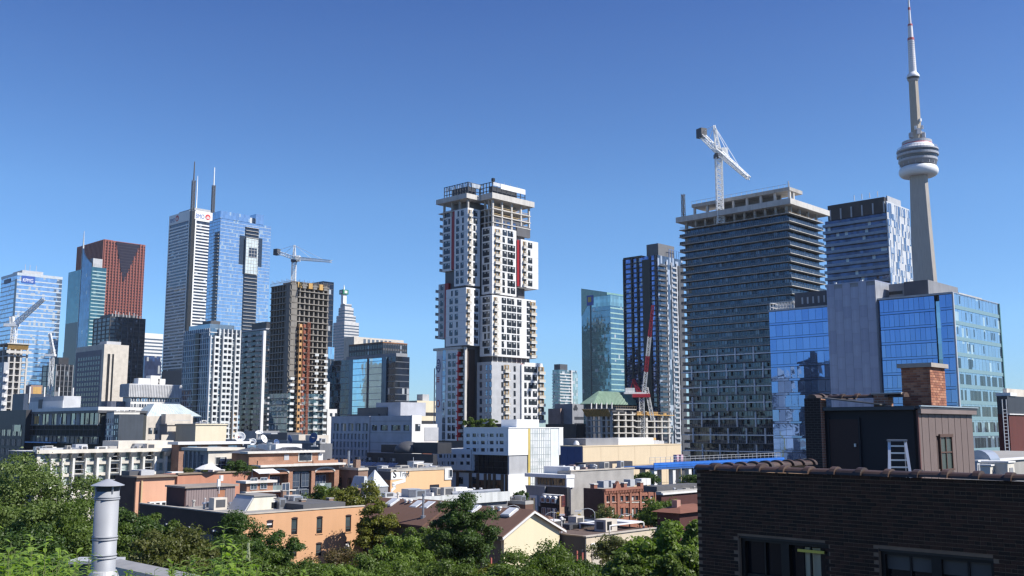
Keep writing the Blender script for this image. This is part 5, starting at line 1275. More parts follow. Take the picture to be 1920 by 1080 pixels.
yr_ = b.pn(1056, 830, 3)[0]; b.box('roof_hall', GREYP, 3, 1.5, H, x0 + .5, yr_, zt - .3); b.box('roof_hall', WHITE2, x0, 1.6, H, x1, 5.5, zt - .25)
b.box('roof_hall', GREYL, x1, 2, H, x1 + 3, 5, H + 1.2)
for i in range(3): b.box('roof_unit', OCHRE if i == 1 else GREYL, WX * (.72 + i * .09), 4, H, WX * (.78 + i * .09), 8, H + 1 + (i % 2) * .8)
m = MB(); m.lathe([(.7, 0), (.7, .3), (.4, .9), (0.05, 1.0)], 12); b.part('satellite_dish', m, WHITE, loc=(-2 + 3, WY * .4, H + .4))
p = at(1100, 872, 205)
b2 = Bld('loading_dock', 'dark recessed loading dock in front of the tan hall', 'building', (1098, 868), None, (1186, 868), 214, wy=3)
b2.mass(mat('dock_dark', (.05, .05, .06), .7)); b2.box('door_frame', TAN, b2.wx * .55, -.1, 0, b2.wx * .66, .05, b2.h - .4); b2.box('light_panel', GREYL, b2.wx * .3, -.1, 0, b2.wx * .4, .05, b2.h - .3)
b = Bld('blue_steel_shelter', 'elevated bright blue hoarding on white steel legs in front of the glass condo', 'structure', (1226, 868), None, (1470, 862), 208, wy=10)
BLU = mat('hoarding_blue', (.02, .12, .45), .5, var=.05, streak=.06); H = b.h; z0 = b.px_z(881)
n = 12
for i in range(n): b.box('hoarding_panel', BLU, b.wx * i / n + .02, -.06 - (i % 2) * .03, z0 + .4, b.wx * (i + 1) / n - .02, .1, H)
b.box('deck', mat('blue_deck', (.03, .10, .30), .6), 0, 0, z0, b.wx, 10, z0 + .38)
b.box('deck_edge', mat('blue_edge', (.03, .16, .55), .5), -.1, -.14, z0 + .9, b.wx, -.1, z0 + 1.2)
for px in (1229, 1264, 1294, 1330): 
    x, _ = b.pw(px, 890); b.box('leg', WHITE2, x, .3, 0, x + 1.0, 1.4, z0); b.box('leg', WHITE2, x, 8, 0, x + .8, 9, z0)
m = MB()
for i in range(30): m.beam((b.wx * i / 29, 1, H - .2), (b.wx * i / 29, 1, H + 1.1), .07)
m.beam((0, 1, H + 1.05), (b.wx, 1, H + 1.05), .07); m.beam((0, 1, H + .5), (b.wx, 1, H + .5), .07); b.part('guardrail', m, GREYL)
for k in range(2): 
    x, z = b.pw(1269 + k * 8, 858, 2); tg_ = thing('wrapped_pallet', 'pink and white wrapped pallet on the blue hoarding deck, %s' % ('nearer the tan hall' if k == 0 else 'nearer the glass condo'), 'pallet', (b.N2[0] + SV[0]*x + EV[0]*2, b.N2[1] + SV[1]*x + EV[1]*2, H - .6), ROT, 'wrapped pallets on the blue deck')
    ob('stack', MB().box(0, 0, 0, .8, .9, 2.0).mesh('stack', mat('pink_wrap', (.48, .30, .36), .5)), tg_)
    for j in range(3): ob('strap', MB().box(-.02, -.03, .4 + j * .6, .82, .93, .5 + j * .6).mesh('strap', WHITE), tg_)
# ================================================================== LOW-RISE, LEFT
def local(bld, x, y): return (bld.N2[0] + SV[0]*x + EV[0]*y, bld.N2[1] + SV[1]*x + EV[1]*y)
# ---- construction block + cranes at the far left
b = Bld('construction_block', 'slim concrete tower under construction with timber formwork deck, left edge', 'tower', (18, 645), (-14, 650), (52, 646), 455)
H = b.h; fh = 3.0
b.box('core', CONCD, 1.5, 1.5, 0, b.wx - 1.5, b.wy - 1.5, H - 2)
b.slabs('floor_slab', CONCL, frange(4, H - 3, fh), .4, .2)
cm = MB().box(-.35, -.35, 0, .35, .35, H).mesh('column', CONCL)
for f in (0, .33, .66, 1): b.part('column', cm, None, loc=(b.wx * f, .1, 0)); b.part('column', cm, None, loc=(.1, b.wy * f, 0))
m = MB()
for i in range(10): m.extrude([(b.wx * i / 9 - 1, -1.6, H), (b.wx * i / 9 - 1, -.2, H - 2.4), (b.wx * i / 9, -.2, H - 2.4), (b.wx * i / 9, -1.6, H)], (0, .2, .1))
b.part('edge_formwork', m, OCHRE); b.box('deck', CONCL, -1.6, -1.8, H, b.wx + 1, b.wy, H + .4); b.box('deck_screen', mat('pale_screen', (.5, .48, .45), .7), -1.8, -2, H - 4.2, b.wx + 1.2, -1.75, H - 3)
m = MB()
for i in range(8): m.beam((b.wx * i / 7, -1, H + .4), (b.wx * i / 7, -1, H + 2.2), .14)
m.beam((0, -1, H + 2), (b.wx, -1, H + 2), .14); b.part('guardrail', m, mat('timber_grey', (.2, .16, .12), .9))
def luff(name, label, px, py, Y, zb, tip, tail, mw, m):
    q = at(px, py, Y); t = thing(name, label, 'crane', (q[0], q[1], 0)); z = q[2]
    ob('mast', MB().lattice((0, 0, zb), (0, 0, z), mw, 10, mw * .14).mesh('mast', m), t)
    ob('machine_deck', MB().box(-4.5, -1.2, z, 2, 1.2, z + 1.3).mesh('machine_deck', m), t)
    v = wvec(q, tip[0], tip[1], Y - 4); ob('boom', MB().lattice((.6, 0, z + 1.3), (v[0], v[1], z + v[2]), mw * .9, 14, mw * .15, w2=mw * .6).mesh('boom', m), t)
    a = wvec(q, tail[0], tail[1], Y); ob('a_frame', MB().lattice((-1, 0, z + 1), (a[0], a[1], z + a[2]), mw * .7, 5, mw * .22).mesh('a_frame', m), t)
    ob('tie_cable', MB().beam((a[0], a[1], z + a[2]), (v[0] * .97, v[1] * .97, z + v[2] * .97), .1).beam((a[0], a[1], z + a[2]), (-4, 0, z + 1), .15).mesh('tie_cable', m), t)
luff('luffing_crane', 'white luffing crane rising from the slim concrete tower at left edge', 27, 612, 462, b.h - 4, (83, 560), (22, 594), 1.9, WPAINT)
luff('luffing_crane', 'small white luffing boom standing beside the pale blue office tower', 98, 668, 640, 4, (93, 624), (101, 655), 2.0, WPAINT)
b = Bld('condo_block', 'pale grey condo block with balconies, cut by the left edge', 'building', (8, 679), (-20, 680), (16, 680), 380)
b.mass(GREYL); me = MB().box(.3, -1.2, 0, b.wx, 0, .3).box(.3, -1.2, .3, b.wx, -1.1, 1.2).mesh('balcony', WHITE2)
for z in frange(4, b.h - 4, 3): b.part('balcony', me, None, loc=(0, 0, z))
b.wins('N', [(1.5 + i * 4, z + .6) for z in frange(4, b.h - 4, 3) for i in range(3)], 2.4, 1.9, [GREYP, WIN])
b = Bld('brick_plant_block', 'brown rooftop block below the black glass block', 'building', (58, 722), (45, 724), (80, 722), 560)
b.mass(mat('brown_stone', (.30, .21, .18), .8)); b.box('dark_panel', OCHRE, b.wx * .2, -.1, b.h - 5, b.wx * .9, .1, b.h - 1)
b = Bld('dark_office_block', 'dark blue office block with white posts behind the glass house', 'building', (45, 738), (24, 740), (95, 738), 420)
b.mass(mat('navy_wall', (.04, .06, .10), .5)); 
for i in range(4): b.box('white_post', WHITE2, 2 + i * 6, -.4, b.h - 4, 2.5 + i * 6, .1, b.h + 3)
# ---- ribbed white modern block
b = Bld('ribbed_block', 'white ribbed modern block with dark window strips', 'building', (243, 719), (226, 722), (341, 721), 480)
H = b.h; RB = mat('ribbed_metal', (.56, .56, .57), .5); zt = b.px_z(744)
b.box('upper_box', RB, 0, 0, zt, b.wx, b.wy, H); b.box('lower_storeys', WHITE2, 1.5, 1.2, 0, b.wx, b.wy, zt)
m = MB()
for i in range(34): m.box(b.wx * i / 33 - .12, -.25, zt + .3, b.wx * i / 33 + .12, .0, H - .4)
for i in range(8): m.box(-.25, b.wy * i / 7 - .12, zt + .3, 0, b.wy * i / 7 + .12, H - .4)
b.part('rib', m, mat('rib_grey', (.42, .42, .43), .5), kind='stuff')
for p_ in (746, 757, 768): b.box('window_strip', WINB, 1.5, 1.05, b.px_z(p_ + 6), b.wx - .5, 1.3, b.px_z(p_))
m = MB()
for p_ in (746, 757, 768):
    for i in range(20): m.box(1.5 + (b.wx - 2) * i / 19, .9, b.px_z(p_ + 6), 1.8 + (b.wx - 2) * i / 19, 1.04, b.px_z(p_))
b.part('window_mullion', m, WHITE2)
for (f, w_, h_) in ((.25, 6, 3), (.48, 5, 4.5), (.62, 4, 3)): b.box('roof_unit', WHITE2, b.wx * f, 5, H, b.wx * f + w_, 10, H + h_)
b.part('stair_drum', MB().lathe([(6, 0), (6, b.px_z(752))], 20), mat('drum_grey', (.14, .15, .19), .5), loc=(-2, b.wy + 2, 0), smooth=False)
# ---- beige stepped block with glazed hip roof
b = Bld('hip_roof_block', 'beige stepped stone block with pale glazed hipped roof', 'building', (275, 780), (243, 800), (362, 782), 395)
H = b.h; b.mass(BEIGE)
b.box('step', BEIGE, 2, b.wy, 0, b.wx, b.wy + 6, b.px_z(800)); b.box('step', BEIGE, 4, b.wy + 6, 0, b.wx, b.wy + 12, b.px_z(812))
zt = b.px_z(756)
m = MB().prism([(.3, .3), (b.wx + 4, .3), (b.wx + 4, b.wy), (.3, b.wy)], H, zt, top=[(6, 6), (b.wx - 3, 6), (b.wx - 3, b.wy - 4), (6, b.wy - 4)])
rf = b.part('roof', m, mat('pale_green_roof', (.46, .54, .54), .4, .1)); m = MB()
for i in range(20): m.beam((.3 + (b.wx + 3) * i / 19, .25, H), (6 + (b.wx - 9) * i / 19, 6, zt), .14)
b.part('roof_rib', m, WHITE2, parent=rf)
b.wins('W', [(1 + i * 2.2, b.h - 7 - k * 4.6) for i in range(2) for k in range(3)], 1.6, 2.4, [FRM, WIN])
b.wins('N', [(2 + i * 3, b.h - 7 - k * 4) for i in range(3) for k in range(2)], 1.4, 1.8, [FRM, WIN])
b.box('stair_wall', BEIGE, b.wx * .3, -4, 0, b.wx * .85, -.1, b.px_z(776))
# ---- pair of windowless beige boxes
b = Bld('beige_box', 'blank beige stucco box with flat roof, the paler right hand volume', 'building', (367, 797), (330, 797), (425, 795), 335)
b.mass(CREAM); b.box('coping', CREAM, -.3, -.3, b.h, b.wx + .3, b.wy + .3, b.h + .4)
roofscape(b, 13, 4, par=0, z=b.h + .4)
b = Bld('beige_box', 'blank sand coloured box tucked left of the paler stucco box', 'building', (314, 797), (300, 799), (368, 796), 345)
b.mass(BEIGE); b.box('coping', BEIGE, -.4, -.4, b.h, b.wx, b.wy, b.h + .5); b.box('gable_fin', BEIGE, -3, -2, 0, 3, -.5, b.px_z(815))
b.box('roof_rail', GREYL, 4, 4, b.h + 1.6, b.wx, 4.1, b.h + 1.8)
# ---- dark glass house with lit interior, white wall beside
b = Bld('glass_house', 'dark modern glass block with planted roof and people sized windows', 'building', (186, 768), (-30, 768), (190, 768), 318, wx=10)
H = b.h; zt = b.px_z(772); WY = b.wy
b.box('interior', mat('interior_dark', (.045, .05, .05), .8), 1, .3, 0, 16, WY, H - 1)
yA = b.pn(60, 780)[0]
b.box('roof_slab', DARK2, -.5, -.3, H - 1, 16, yA, H - .2); b.box('roof_edge', WHITE2, -.2, .2, H - .2, 14, yA, H + .9)
for p_ in (796, 805.5, 818, 832): b.box('floor_band', DARK2 if p_ > 800 else GREYP, -.4, 0, b.px_z(p_ + 1.2), 1.2, WY, b.px_z(p_))
gl = glass('gallery_glass', (.20, .24, .23), 2.4, 60, metal=.45, blind=.16, bcol=(.24, .26, .25), dark=.8)
b.box('glass_wall', gl, .1, 0, b.px_z(796), .4, yA, H - 1); b.box('glass_wall', gl, .1, 0, b.px_z(832), .4, WY, b.px_z(818))
m = MB()
for i in range(30): m.box(-.1, WY * i / 29 - .1, b.px_z(834), .1, WY * i / 29 + .1, (H - 1) if WY * i / 29 < yA else b.px_z(806))
b.part('mullion', m, DARK2)
for (px, w_, mm, p0, p1) in ((72, 3.6, OCHRE, 778, 794), (114, 1.4, WHITE, 781, 795), (141, 1.4, WHITE, 786, 795), (91, 1.6, WHITE2, 822, 829), (126, 1.6, WHITE, 820, 830), (150, 1.4, OCHRE, 824, 830)):
    y = b.pn(px, 790)[0]; b.box('interior_panel', mm, -.02, y, b.px_z(p1), .08, y + w_, b.px_z(p0))
for px in (62, 79, 97, 112, 132, 150): y = b.pn(px, 790)[0]; b.box('grey_panel', GREYP, -.05, y, b.px_z(796), .09, y + 2.8, H - 1)
b.box('side_tower', mat('dark_patterned', (.06, .07, .085), .4), 2, -10, 0, 10, 0, H - 1.5)
b.winstuff('N', [(-9.4 + i * 1.6, 6 + k * 1.9) for i in range(6) for k in range(9)], .7, 1.3, WINB, plane=2)
b.box('left_wing', DARK, -2, yA + .2, 0, 14, WY, b.px_z(765)); b.wins('N', [(yA + 3 + i * 5.2, 3 + k * 3.4) for i in range(9) for k in range(5)], 3.6, 2.4, [DARK2, gl], plane=-2, nx=2, nz=1)
b.box('left_wing_window', gl, -2.2, yA + 4, b.px_z(810), -2.02, yA + 12, b.px_z(796))
b.box('blue_awning', mat('awning_blue', (.15, .33, .6), .5), -2.5, b.pn(110, 831)[0], b.px_z(833), -.5, b.pn(60, 831)[0], b.px_z(831))
b.box('penthouse', GREYL, 4, b.pn(119, 750, 4)[0], H + .9, 10, b.pn(56, 750, 4)[0], b.px_z(740, 4, 20)); b.box('penthouse_band', WHITE2, 3.9, b.pn(119, 750, 4)[0], H + .9, 4, b.pn(56, 750, 4)[0], b.px_z(749, 4, 20))
b.box('penthouse_door', DARK2, 3.8, b.pn(80, 755, 4)[0], H + .9, 3.95, b.pn(73, 755, 4)[0], b.px_z(745, 4, 20))
b = Bld('white_wall_block', 'plain white rendered block between the glass house and hipped roof', 'building', (214, 774), (200, 774), (262, 778), 315)
b.mass(mat('warm_white_wall', (.66, .63, .57), .8, streak=.05)); b.box('joint', BEIGE, 0, -.05, b.h * .5, b.wx, 0, b.h * .5 + .15)
roofscape(b, 12, 4)
# ---- long beige apartment row with pilasters
b = Bld('apartment_row', 'long beige apartment row with white pilasters, balconies and tall windows', 'building', (70, 846), (40, 848), (349, 842), 205)
H = b.h; WX = b.wx; RW = mat('row_stone', (.58, .54, .47), .8, streak=.08)
b.box('wall_core', mat('row_core', (.10, .11, .12), .7), 1.6, 1.7, 0, WX, b.wy, H - .2)
b.box('roof', ROOFL, .2, .2, H - .25, WX, b.wy + 8, H - .12)
roofscape(b, 17, 14, y1=7, z=H - .1, par=0, m=ROOFL)
bays = [(75, 91), (98, 113), (119, 132.5), (139, 156), (161, 177.5), (184, 200.5), (206, 222), (227, 243), (249, 264), (270, 285.5), (291.5, 306), (312, 322.5), (329, 338)]
hol = []; zr = [(b.px_z(866), b.px_z(851)), (b.px_z(890), b.px_z(873.5)), (b.px_z(912), b.px_z(896))]
balc = {3, 6, 9}
for (l_, r_) in bays:
    for (z0, z1) in zr: hol.append((b.pw(l_, 870)[0], b.pw(r_, 870)[0], z0, z1))
m = MB(); holed(m, 'W', 0, WX, 0, H, hol, plane=0, rev=.9); b.part('wall', m, RW)
m = MB().box(-.3, -.6, H - .5, WX + .2, .3, H + .25); b.part('cornice', m, RW)
for i, (l_, r_) in enumerate(bays):
    x0, x1 = b.pw(l_, 870)[0], b.pw(r_, 870)[0]
    for (z0, z1) in zr:
        if i in balc:
            b.box('balcony_door', WIN, x0 + .2, 1.2, z0, x1 - .2, 1.4, z1); gx = b.box('balcony_guard', mat('pale_rail', (.40, .40, .38), .5), x0, -.5, z0 - .25, x1, .85, z0 - .05); ob('rail', MB().box(x0, -.5, z0 + .75, x1, -.42, z0 + .85).box(x0, -.5, z0, x0 + .06, -.42, z0 + .8).box(x1 - .06, -.5, z0, x1, -.42, z0 + .8).mesh('rail', GREYL), gx)
        else: 
            me = winmesh(x1 - x0, z1 - z0, 2, 2, .10, .1, [mat('window_grey_frame', (.30, .33, .33), .5), glass('pale_green_window', (.22, .30, .29), 1.1, 30, metal=.35, blind=.45, bcol=(.48, .55, .52))])
            ob('window', me, b.root, (x0, .5, z0))
    if i: 
        xa, xb = b.pw(bays[i - 1][1], 870)[0], x0
        b.box('pilaster', mat('pilaster_white', (.68, .66, .61), .7), xa + .15, -.75, 0, xb - .15, -.02, H - .55 - 1.0)
        cp = MB().extrude([(xa - .2, -.62, H - .55), (xa - .2, -1.7, H - .55), (xa - .2, -.75, H - 1.55), (xa - .2, -.62, H - 1.55)], (xb - xa + .4, 0, 0)); b.part('bracket', cp, RW)
b.box('terrace', RW, WX * .6, 6, H - .1, WX, 14, H + 1.8); b.box('roof_skylight', GREYL, WX * .05, 3, H - .1, WX * .3, 6, H + .5)
for i in range(4): b.box('roof_unit', (WHITE2, GREYL, CONC, GREYP)[i], WX * (.1 + .2 * i), 5, H - .1, WX * (.1 + .2 * i) + 2.5, 7, H + .7 + (i % 2) * .5)
# projecting wing at its right end (concave corner)
b = Bld('apartment_wing', 'beige apartment wing with shaded windowed side and stepped roof terraces', 'building', (390, 842), (345, 842), (452, 840), 178)
H = b.h; b.mass(RW, inset=.3); m = MB()
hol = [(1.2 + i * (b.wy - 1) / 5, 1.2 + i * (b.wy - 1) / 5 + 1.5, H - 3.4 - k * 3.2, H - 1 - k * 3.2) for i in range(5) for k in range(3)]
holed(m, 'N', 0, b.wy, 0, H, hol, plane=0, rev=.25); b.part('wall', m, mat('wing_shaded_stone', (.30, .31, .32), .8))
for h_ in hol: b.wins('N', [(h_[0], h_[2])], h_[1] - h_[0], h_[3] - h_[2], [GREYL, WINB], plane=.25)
for i in range(4): b.box('pilaster', GREYP, -.35, 2.9 + i * (b.wy - 1) / 5, 0, -.02, 3.3 + i * (b.wy - 1) / 5, H - .5)
b.box('west_wall', RW, 0, -.2, 0, b.wx, .3, H - .3); 
b.wins('W', [(1.4, H - 3.6), (5.2, H - 3.6), (8.6, H - 3.6), (1.4, H - 7), (5.2, H - 7)], 2.2, 2.2, [WHITE2, WIN], plane=-.2)
b.box('cornice', RW, -.5, -.7, H - .3, b.wx + .4, b.wy, H + .2); b.box('white_pier', WHITE2, .2, -.9, 0, 1, -.2, H - 2.6); b.box('white_pier', WHITE2, 6.6, -.9, 0, 7.2, -.2, H - 2.6)
b.box('terrace_wall', WHITE2, 0, -1.6, 0, b.wx * .9, -.9, H - 4.6)
# brick set-back storey behind the row
b = Bld('brick_penthouse_row', 'set back brick and glass penthouse storey with white overhanging roof', 'building', (336, 832), (322, 832), (455, 832), 222)
H = b.h; b.mass(brick('mid_brick', (.28, .10, .055), (.22, .08, .045), (.35, .28, .22))); b.box('roof', WHITE2, -1, -1.4, H - .2, b.wx + 1, b.wy, H + .4)
b.wins('W', [(2 + i * 5.0, H - 3.0) for i in range(4)], 3.2, 2.5, [GREYL, WINB])
# ---- satellite roof building
b = Bld('broadcast_building', 'low dark broadcast building carrying satellite dishes on its roof', 'building', (600, 832), (424, 832), None, 268, wx=4)
H = b.h; b.mass(mat('slate_wall', (.14, .145, .16), .8)); b.box('parapet', GREYP, -.2, -.2, H, .3, b.wy, H + .8)
roofscape(b, 11, 14, par=0)
for i in range(12): b.box('wall_panel', GREYP, -.1, 1 + i * b.wy / 12, H - 4.5, .02, 1 + i * b.wy / 12 + 1.8, H - 1.5)
for (px, t_, w_, d_, mm) in ((480, 808, 7, 8, GREYP), (508, 812, 5, 6, GREYL), (520, 814, 9, 9, DARK2), (560, 815, 6, 6, BEIGE), (588, 816, 4, 5, BEIGE), (462, 815, 4, 4, BEIGE), (538, 811, 5, 5, DARK2)):
    y = b.pn(px, 830, 6)[0]; b.box('roof_unit', mm, 6, y, H, 6 + d_, y + w_, b.px_z(t_, 6, y))
def dish(label, px, py, Y, r, az, el, m, cat='satellite dish'):
    r *= .56; p = at(px, py, Y); t = thing('satellite_dish', label, cat, p, 0, 'satellite dishes on the broadcast roof')
    pr = [(r * i / 7.0, .38 * r * (i / 7.0) ** 2) for i in range(8)]
    md = MB(); md.lathe([(max(a, .02), c) for a, c in pr] + [(r * .985, .38 * r + .05)] + [(max(a - .02, .02), c + .08) for a, c in reversed(pr[:-1])], 24)
    d = ob('reflector', md.mesh('reflector', m, True), t); d.rotation_euler = (pi / 2 - el, 0, az)
    f = ob('feed_arm', MB().beam((0, 0, 0), (0, 0, r * .8), .12).beam((r * .7, 0, r * .2), (0, 0, r * .8), .07).beam((-r * .7, 0, r * .2), (0, 0, r * .8), .07).mesh('feed_arm', GREYL), d)
    ob('pedestal', MB().beam((0, .1, -r * 1.35), (0, .1, -.1), .5).box(-.8, -.6, -r * 1.5, .8, .8, -r * 1.25).mesh('pedestal', GREYL), t)
    return d
WD = mat('dish_white', (.74, .74, .73), .5, var=.02)
d = dish('largest white dish with a red and blue emblem, leftmost on the broadcast roof', 450, 820, 262, 2.45, .25, .35, WD)
for (x, y, r_, mm) in ((-.5, 0, .32, rd), (.15, .1, .3, bl), (.7, -.05, .3, bl)): ob('emblem', MB().box((x - r_) * .56, (y - .25) * .56, .25, (x + r_ * .4) * .56, (y + .25) * .56, .34).mesh('emblem', mm), d)
d = dish('small white dish with dark emblem beside the largest dish', 474, 829, 255, 1.6, .15, .3, WD)
ob('emblem', MB().box(-.34, -.1, .16, .34, .17, .24).mesh('emblem', BLACKF), d)
dish('white dish seen edge on, tilted toward the right', 493, 824, 258, 2.0, 1.15, .45, WD)
dish('white horn shaped dish pointing upward behind the small dish', 486, 813, 275, 1.9, .2, 1.1, WD)
dish('dark blue dish turned away, beside the grey roof units', 541, 825, 262, 2.2, 2.2, .3, mat('dish_blue', (.06, .11, .24), .4))
dish('large blue dish at the right end of the broadcast roof', 590, 822, 262, 2.5, -.55, .25, mat('dish_blue', (.06, .11, .24), .4))
dish('small dark dish in the middle of the broadcast roof', 517, 830, 255, 1.5, .9, .3, mat('dish_blue', (.06, .11, .24), .4))
# ---- brick condo with arches
b = Bld('arched_brick_building', 'red brick apartment house with arched balconies and hipped grey roof pavilions', 'building', (492, 872), (466, 872), (636, 876), 172)
BRK = brick('warm_brick', (.32, .115, .06), (.25, .09, .05), (.38, .28, .2)); STN = mat('cast_stone', (.60, .57, .52), .7)
H = b.h; WX = b.wx; X_ = lambda px, py=890: b.pw(px, py)[0]
hol = []; zt = b.px_z(883.5); zb = b.px_z(922); zb2 = b.px_z(940)
arch = [(505, 541), (591, 627)]; flat = [(549, 584)]
for (l_, r_) in arch: hol.append((X_(l_), X_(r_), zb2, zt - .6))
for (l_, r_) in flat: hol.append((X_(l_), X_(r_), 0.5, zt - .2))
m = MB(); holed(m, 'W', 0, WX, 0, H, hol, plane=0, rev=1.6); b.part('wall', m, BRK)
b.box('rear_wall', BRK, 0, 1.7, 0, WX, b.wy, H - .1); b.box('side_wall', mat('shaded_brick_side', (.10, .045, .03), .9), -.1, 0, 0, 0, b.wy, H)  # side brick is a darkened copy, its shade put into the colour
for (l_, r_) in arch:
    x0, x1 = X_(l_), X_(r_); zc = zt - .6
    am = MB(); n = 14; cx = (x0 + x1) / 2; rx = (x1 - x0) / 2
    for i in range(n):
        a0, a1 = pi - pi * i / n, pi - pi * (i + 1) / n
        am.extrude([(cx + rx * cos(a0), -.12, zc + .7 * sin(a0) - .0), (cx + rx * cos(a1), -.12, zc + .7 * sin(a1)), (cx + (rx + .1) * cos(a1), -.12, zc + .25 + .75 * sin(a1)), (cx + (rx + .1) * cos(a0), -.12, zc + .25 + .75 * sin(a0))], (0, .3, 0))
    b.part('arch', am, STN)
    b.box('lunette', WIN, x0, .3, zc - .1, x1, .4, zc + .62)
    for z in (zc - 2.9, zc - 6.0, zc - 9.1):
        b.box('balcony_floor', STN, x0 + .4, .1, z - .2, x1 - .4, 1.6, z); b.box('balcony_glass', glass('clear_guard', (.30, .38, .38), 1, 9, metal=.4, blind=.3, bcol=(.5, .55, .55)), x0 + .6, .05, z, x1 - .6, .1, z + 1.0)
        b.wins('W', [(x0 + .8, z + .1)], x1 - x0 - 1.6, 2.3, [GREYL, WINB], plane=1.55, nx=4, nz=1, dep=.05)
for (l_, r_) in flat:
    x0, x1 = X_(l_), X_(r_)
    for k in range(4): b.wins('W', [(x0 + .15, zt - 3.0 - k * 2.95), ((x0 + x1) / 2 + .15, zt - 3.0 - k * 2.95)], (x1 - x0) / 2 - .35, 2.5, [mat('steel_grey_frame', (.20, .22, .25), .5), WINB], plane=.5, nx=2, nz=2)
    b.box('centre_bay', mat('slate_blue_metal', (.14, .16, .19), .5), x0, .7, 0, x1, .9, zt)
b.box('cornice', STN, -.9, -.9, H - .35, WX + .8, 2, H); b.box('cornice', STN, -.3, -.25, b.px_z(923), WX * .42, 0, b.px_z(920.5)) 
# upper storey
x0, x1 = X_(500, 862), X_(615, 862); zu = b.px_z(851)
b.box('upper_storey', BRK, x0 - 2, 2.6, H, x1 - .5, b.wy - 2, zu); b.box('upper_cornice', STN, x0 - 2.6, 1.8, zu, x1 + .6, b.wy, zu + .35); b.box('parapet', BRK, X_(486, 866), .4, H, X_(553, 866), .7, H + .7)
b.box('parapet', BRK, X_(590, 866), .4, H, WX, .7, H + .5)
for (l_, r_, mm) in ((492, 520, WHITE2), (530, 553, WHITE2), (596, 604, WHITE2)): b.box('white_screen', mm, b.pw(l_, 862, 2.6)[0], 2.4, H + .3, b.pw(r_, 862, 2.6)[0], 2.58, zu - .3)
b.box('grey_screen', GREYL, b.pw(531, 862, 2.6)[0], 2.3, H + .3, b.pw(540, 862, 2.6)[0], 2.38, zu - .3)
for k in range(3):
    x = b.pw(557.5 + k * 7.4, 864, 2.6)[0]; w_ = .62; z0 = H + .3; 
    wm = MB().box(x, 2.3, z0, x + w_ * 2, 2.6, z0 + 1.4); 
    wm.extrude([(x + w_ + w_ * cos(pi - pi * i / 8), 2.3, z0 + 1.4 + w_ * sin(pi * i / 8)) for i in range(9)], (0, .3, 0)); b.part('arched_frame', wm, STN)
    wi = MB().box(x + .2, 2.2, z0 + .2, x + w_ * 2 - .2, 2.4, z0 + 1.4); wi.extrude([(x + w_ + (w_ - .2) * cos(pi - pi * i / 8), 2.2, z0 + 1.4 + (w_ - .2) * sin(pi * i / 8)) for i in range(9)], (0, .2, 0)); b.part('arched_window', wi, WIN)
def hip(px0, px1, pyb, pyt, y0, y1, mm):
    a, z0 = b.pw(px0, pyb, y0); c, _ = b.pw(px1, pyb, y0); z0 = b.px_z(pyb, (a + c) / 2, y0); z1 = b.px_z(pyt, (a + c) / 2, y0 + 3)
    h_ = (y1 - y0) / 2; m = MB().prism([(a, y0), (c, y0), (c, y1), (a, y1)], z0, z1, top=[(a + h_ * .8, y0 + h_ - .1), (c - h_ * .8, y0 + h_ - .1), (c - h_ * .8, y0 + h_ + .1), (a + h_ * .8, y0 + h_ + .1)])
    r_ = b.part('roof', m, mm); s_ = MB(); n = 12
    for i in range(n + 1):
        f = i / n; s_.beam((a + (c - a) * f, y0 - .02, z0 + .05), (a + h_ * .8 + (c - a - 1.6 * h_) * f, y0 + h_ - .1, z1 + .05), .12)
    b.part('standing_seam', s_, mm, parent=r_); b.box('roof_drum', BRK, a + .8, y0 + .8, H, c - .8, y1 - .5, z0)
ZN = mat('zinc_roof', (.16, .165, .175), .5, .3)
hip(464, 516, 850, 838.5, 4, 11, ZN); hip(525, 598, 851, 839, 4, 11, ZN)
b.box('white_lift_box', WHITE2, b.pw(517, 840, 9)[0], 9, H, b.pw(566, 840, 9)[0], 15, b.px_z(833, 8, 9))
b.part('roof_vent', MB().lathe([(.3, 0), (.3, 1.0), (.5, 1.0), (.5, 1.3)], 10), STEEL, loc=(b.pw(505, 845, 6)[0], 6, zu + .5))
# ---- salmon stucco block in front
SAL = mat('salmon_stucco', (.47, .215, .14), .85, var=.08, streak=.12); SALL = mat('pale_salmon_stucco', (.58, .32, .21), .85, var=.06, streak=.1)
b = Bld('salmon_block', 'salmon stucco block with roof garden and dark brick flank', 'building', (256, 896), (218, 890), (503, 884), 138)
H = b.h; WX = b.wx
b.box('wall', SALL, 0, 0, 0, b.pw(330, 900)[0], 4, H); b.box('wall', SAL, b.pw(330, 900)[0], -.4, 0, WX, 4, b.px_z(893.5, 12) + .5)
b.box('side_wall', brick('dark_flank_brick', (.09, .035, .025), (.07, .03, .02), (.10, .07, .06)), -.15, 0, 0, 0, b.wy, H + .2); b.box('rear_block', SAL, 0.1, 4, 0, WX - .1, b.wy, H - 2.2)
b.box('coping', mat('brown_coping', (.26, .20, .15), .8), -.2, -.5, H, b.pw(330, 900)[0], 4.1, H + .2); b.box('coping', mat('brown_coping', (.26, .20, .15), .8), b.pw(330, 900)[0], -.6, b.px_z(893.5, 12) + .5, WX + .1, .2, b.px_z(893.5, 12) + .7)
b.part('drain_pipe', MB().beam((.7, -.2, 0), (.7, -.2, H - .4), .2), mat('tan_pipe', (.5, .36, .2), .6))
b.box('roof_box', GREYL, b.pw(277, 895)[0], 2, H, b.pw(302, 895)[0], 5, H + .9); b.box('roof_box', DARK2, b.pw(258, 895)[0], 2.5, H, b.pw(277, 895)[0], 5, H + .8)
roofscape(b, 18, 4, x0=1, y0=.5, x1=b.wx - 1, y1=3.8, par=0)
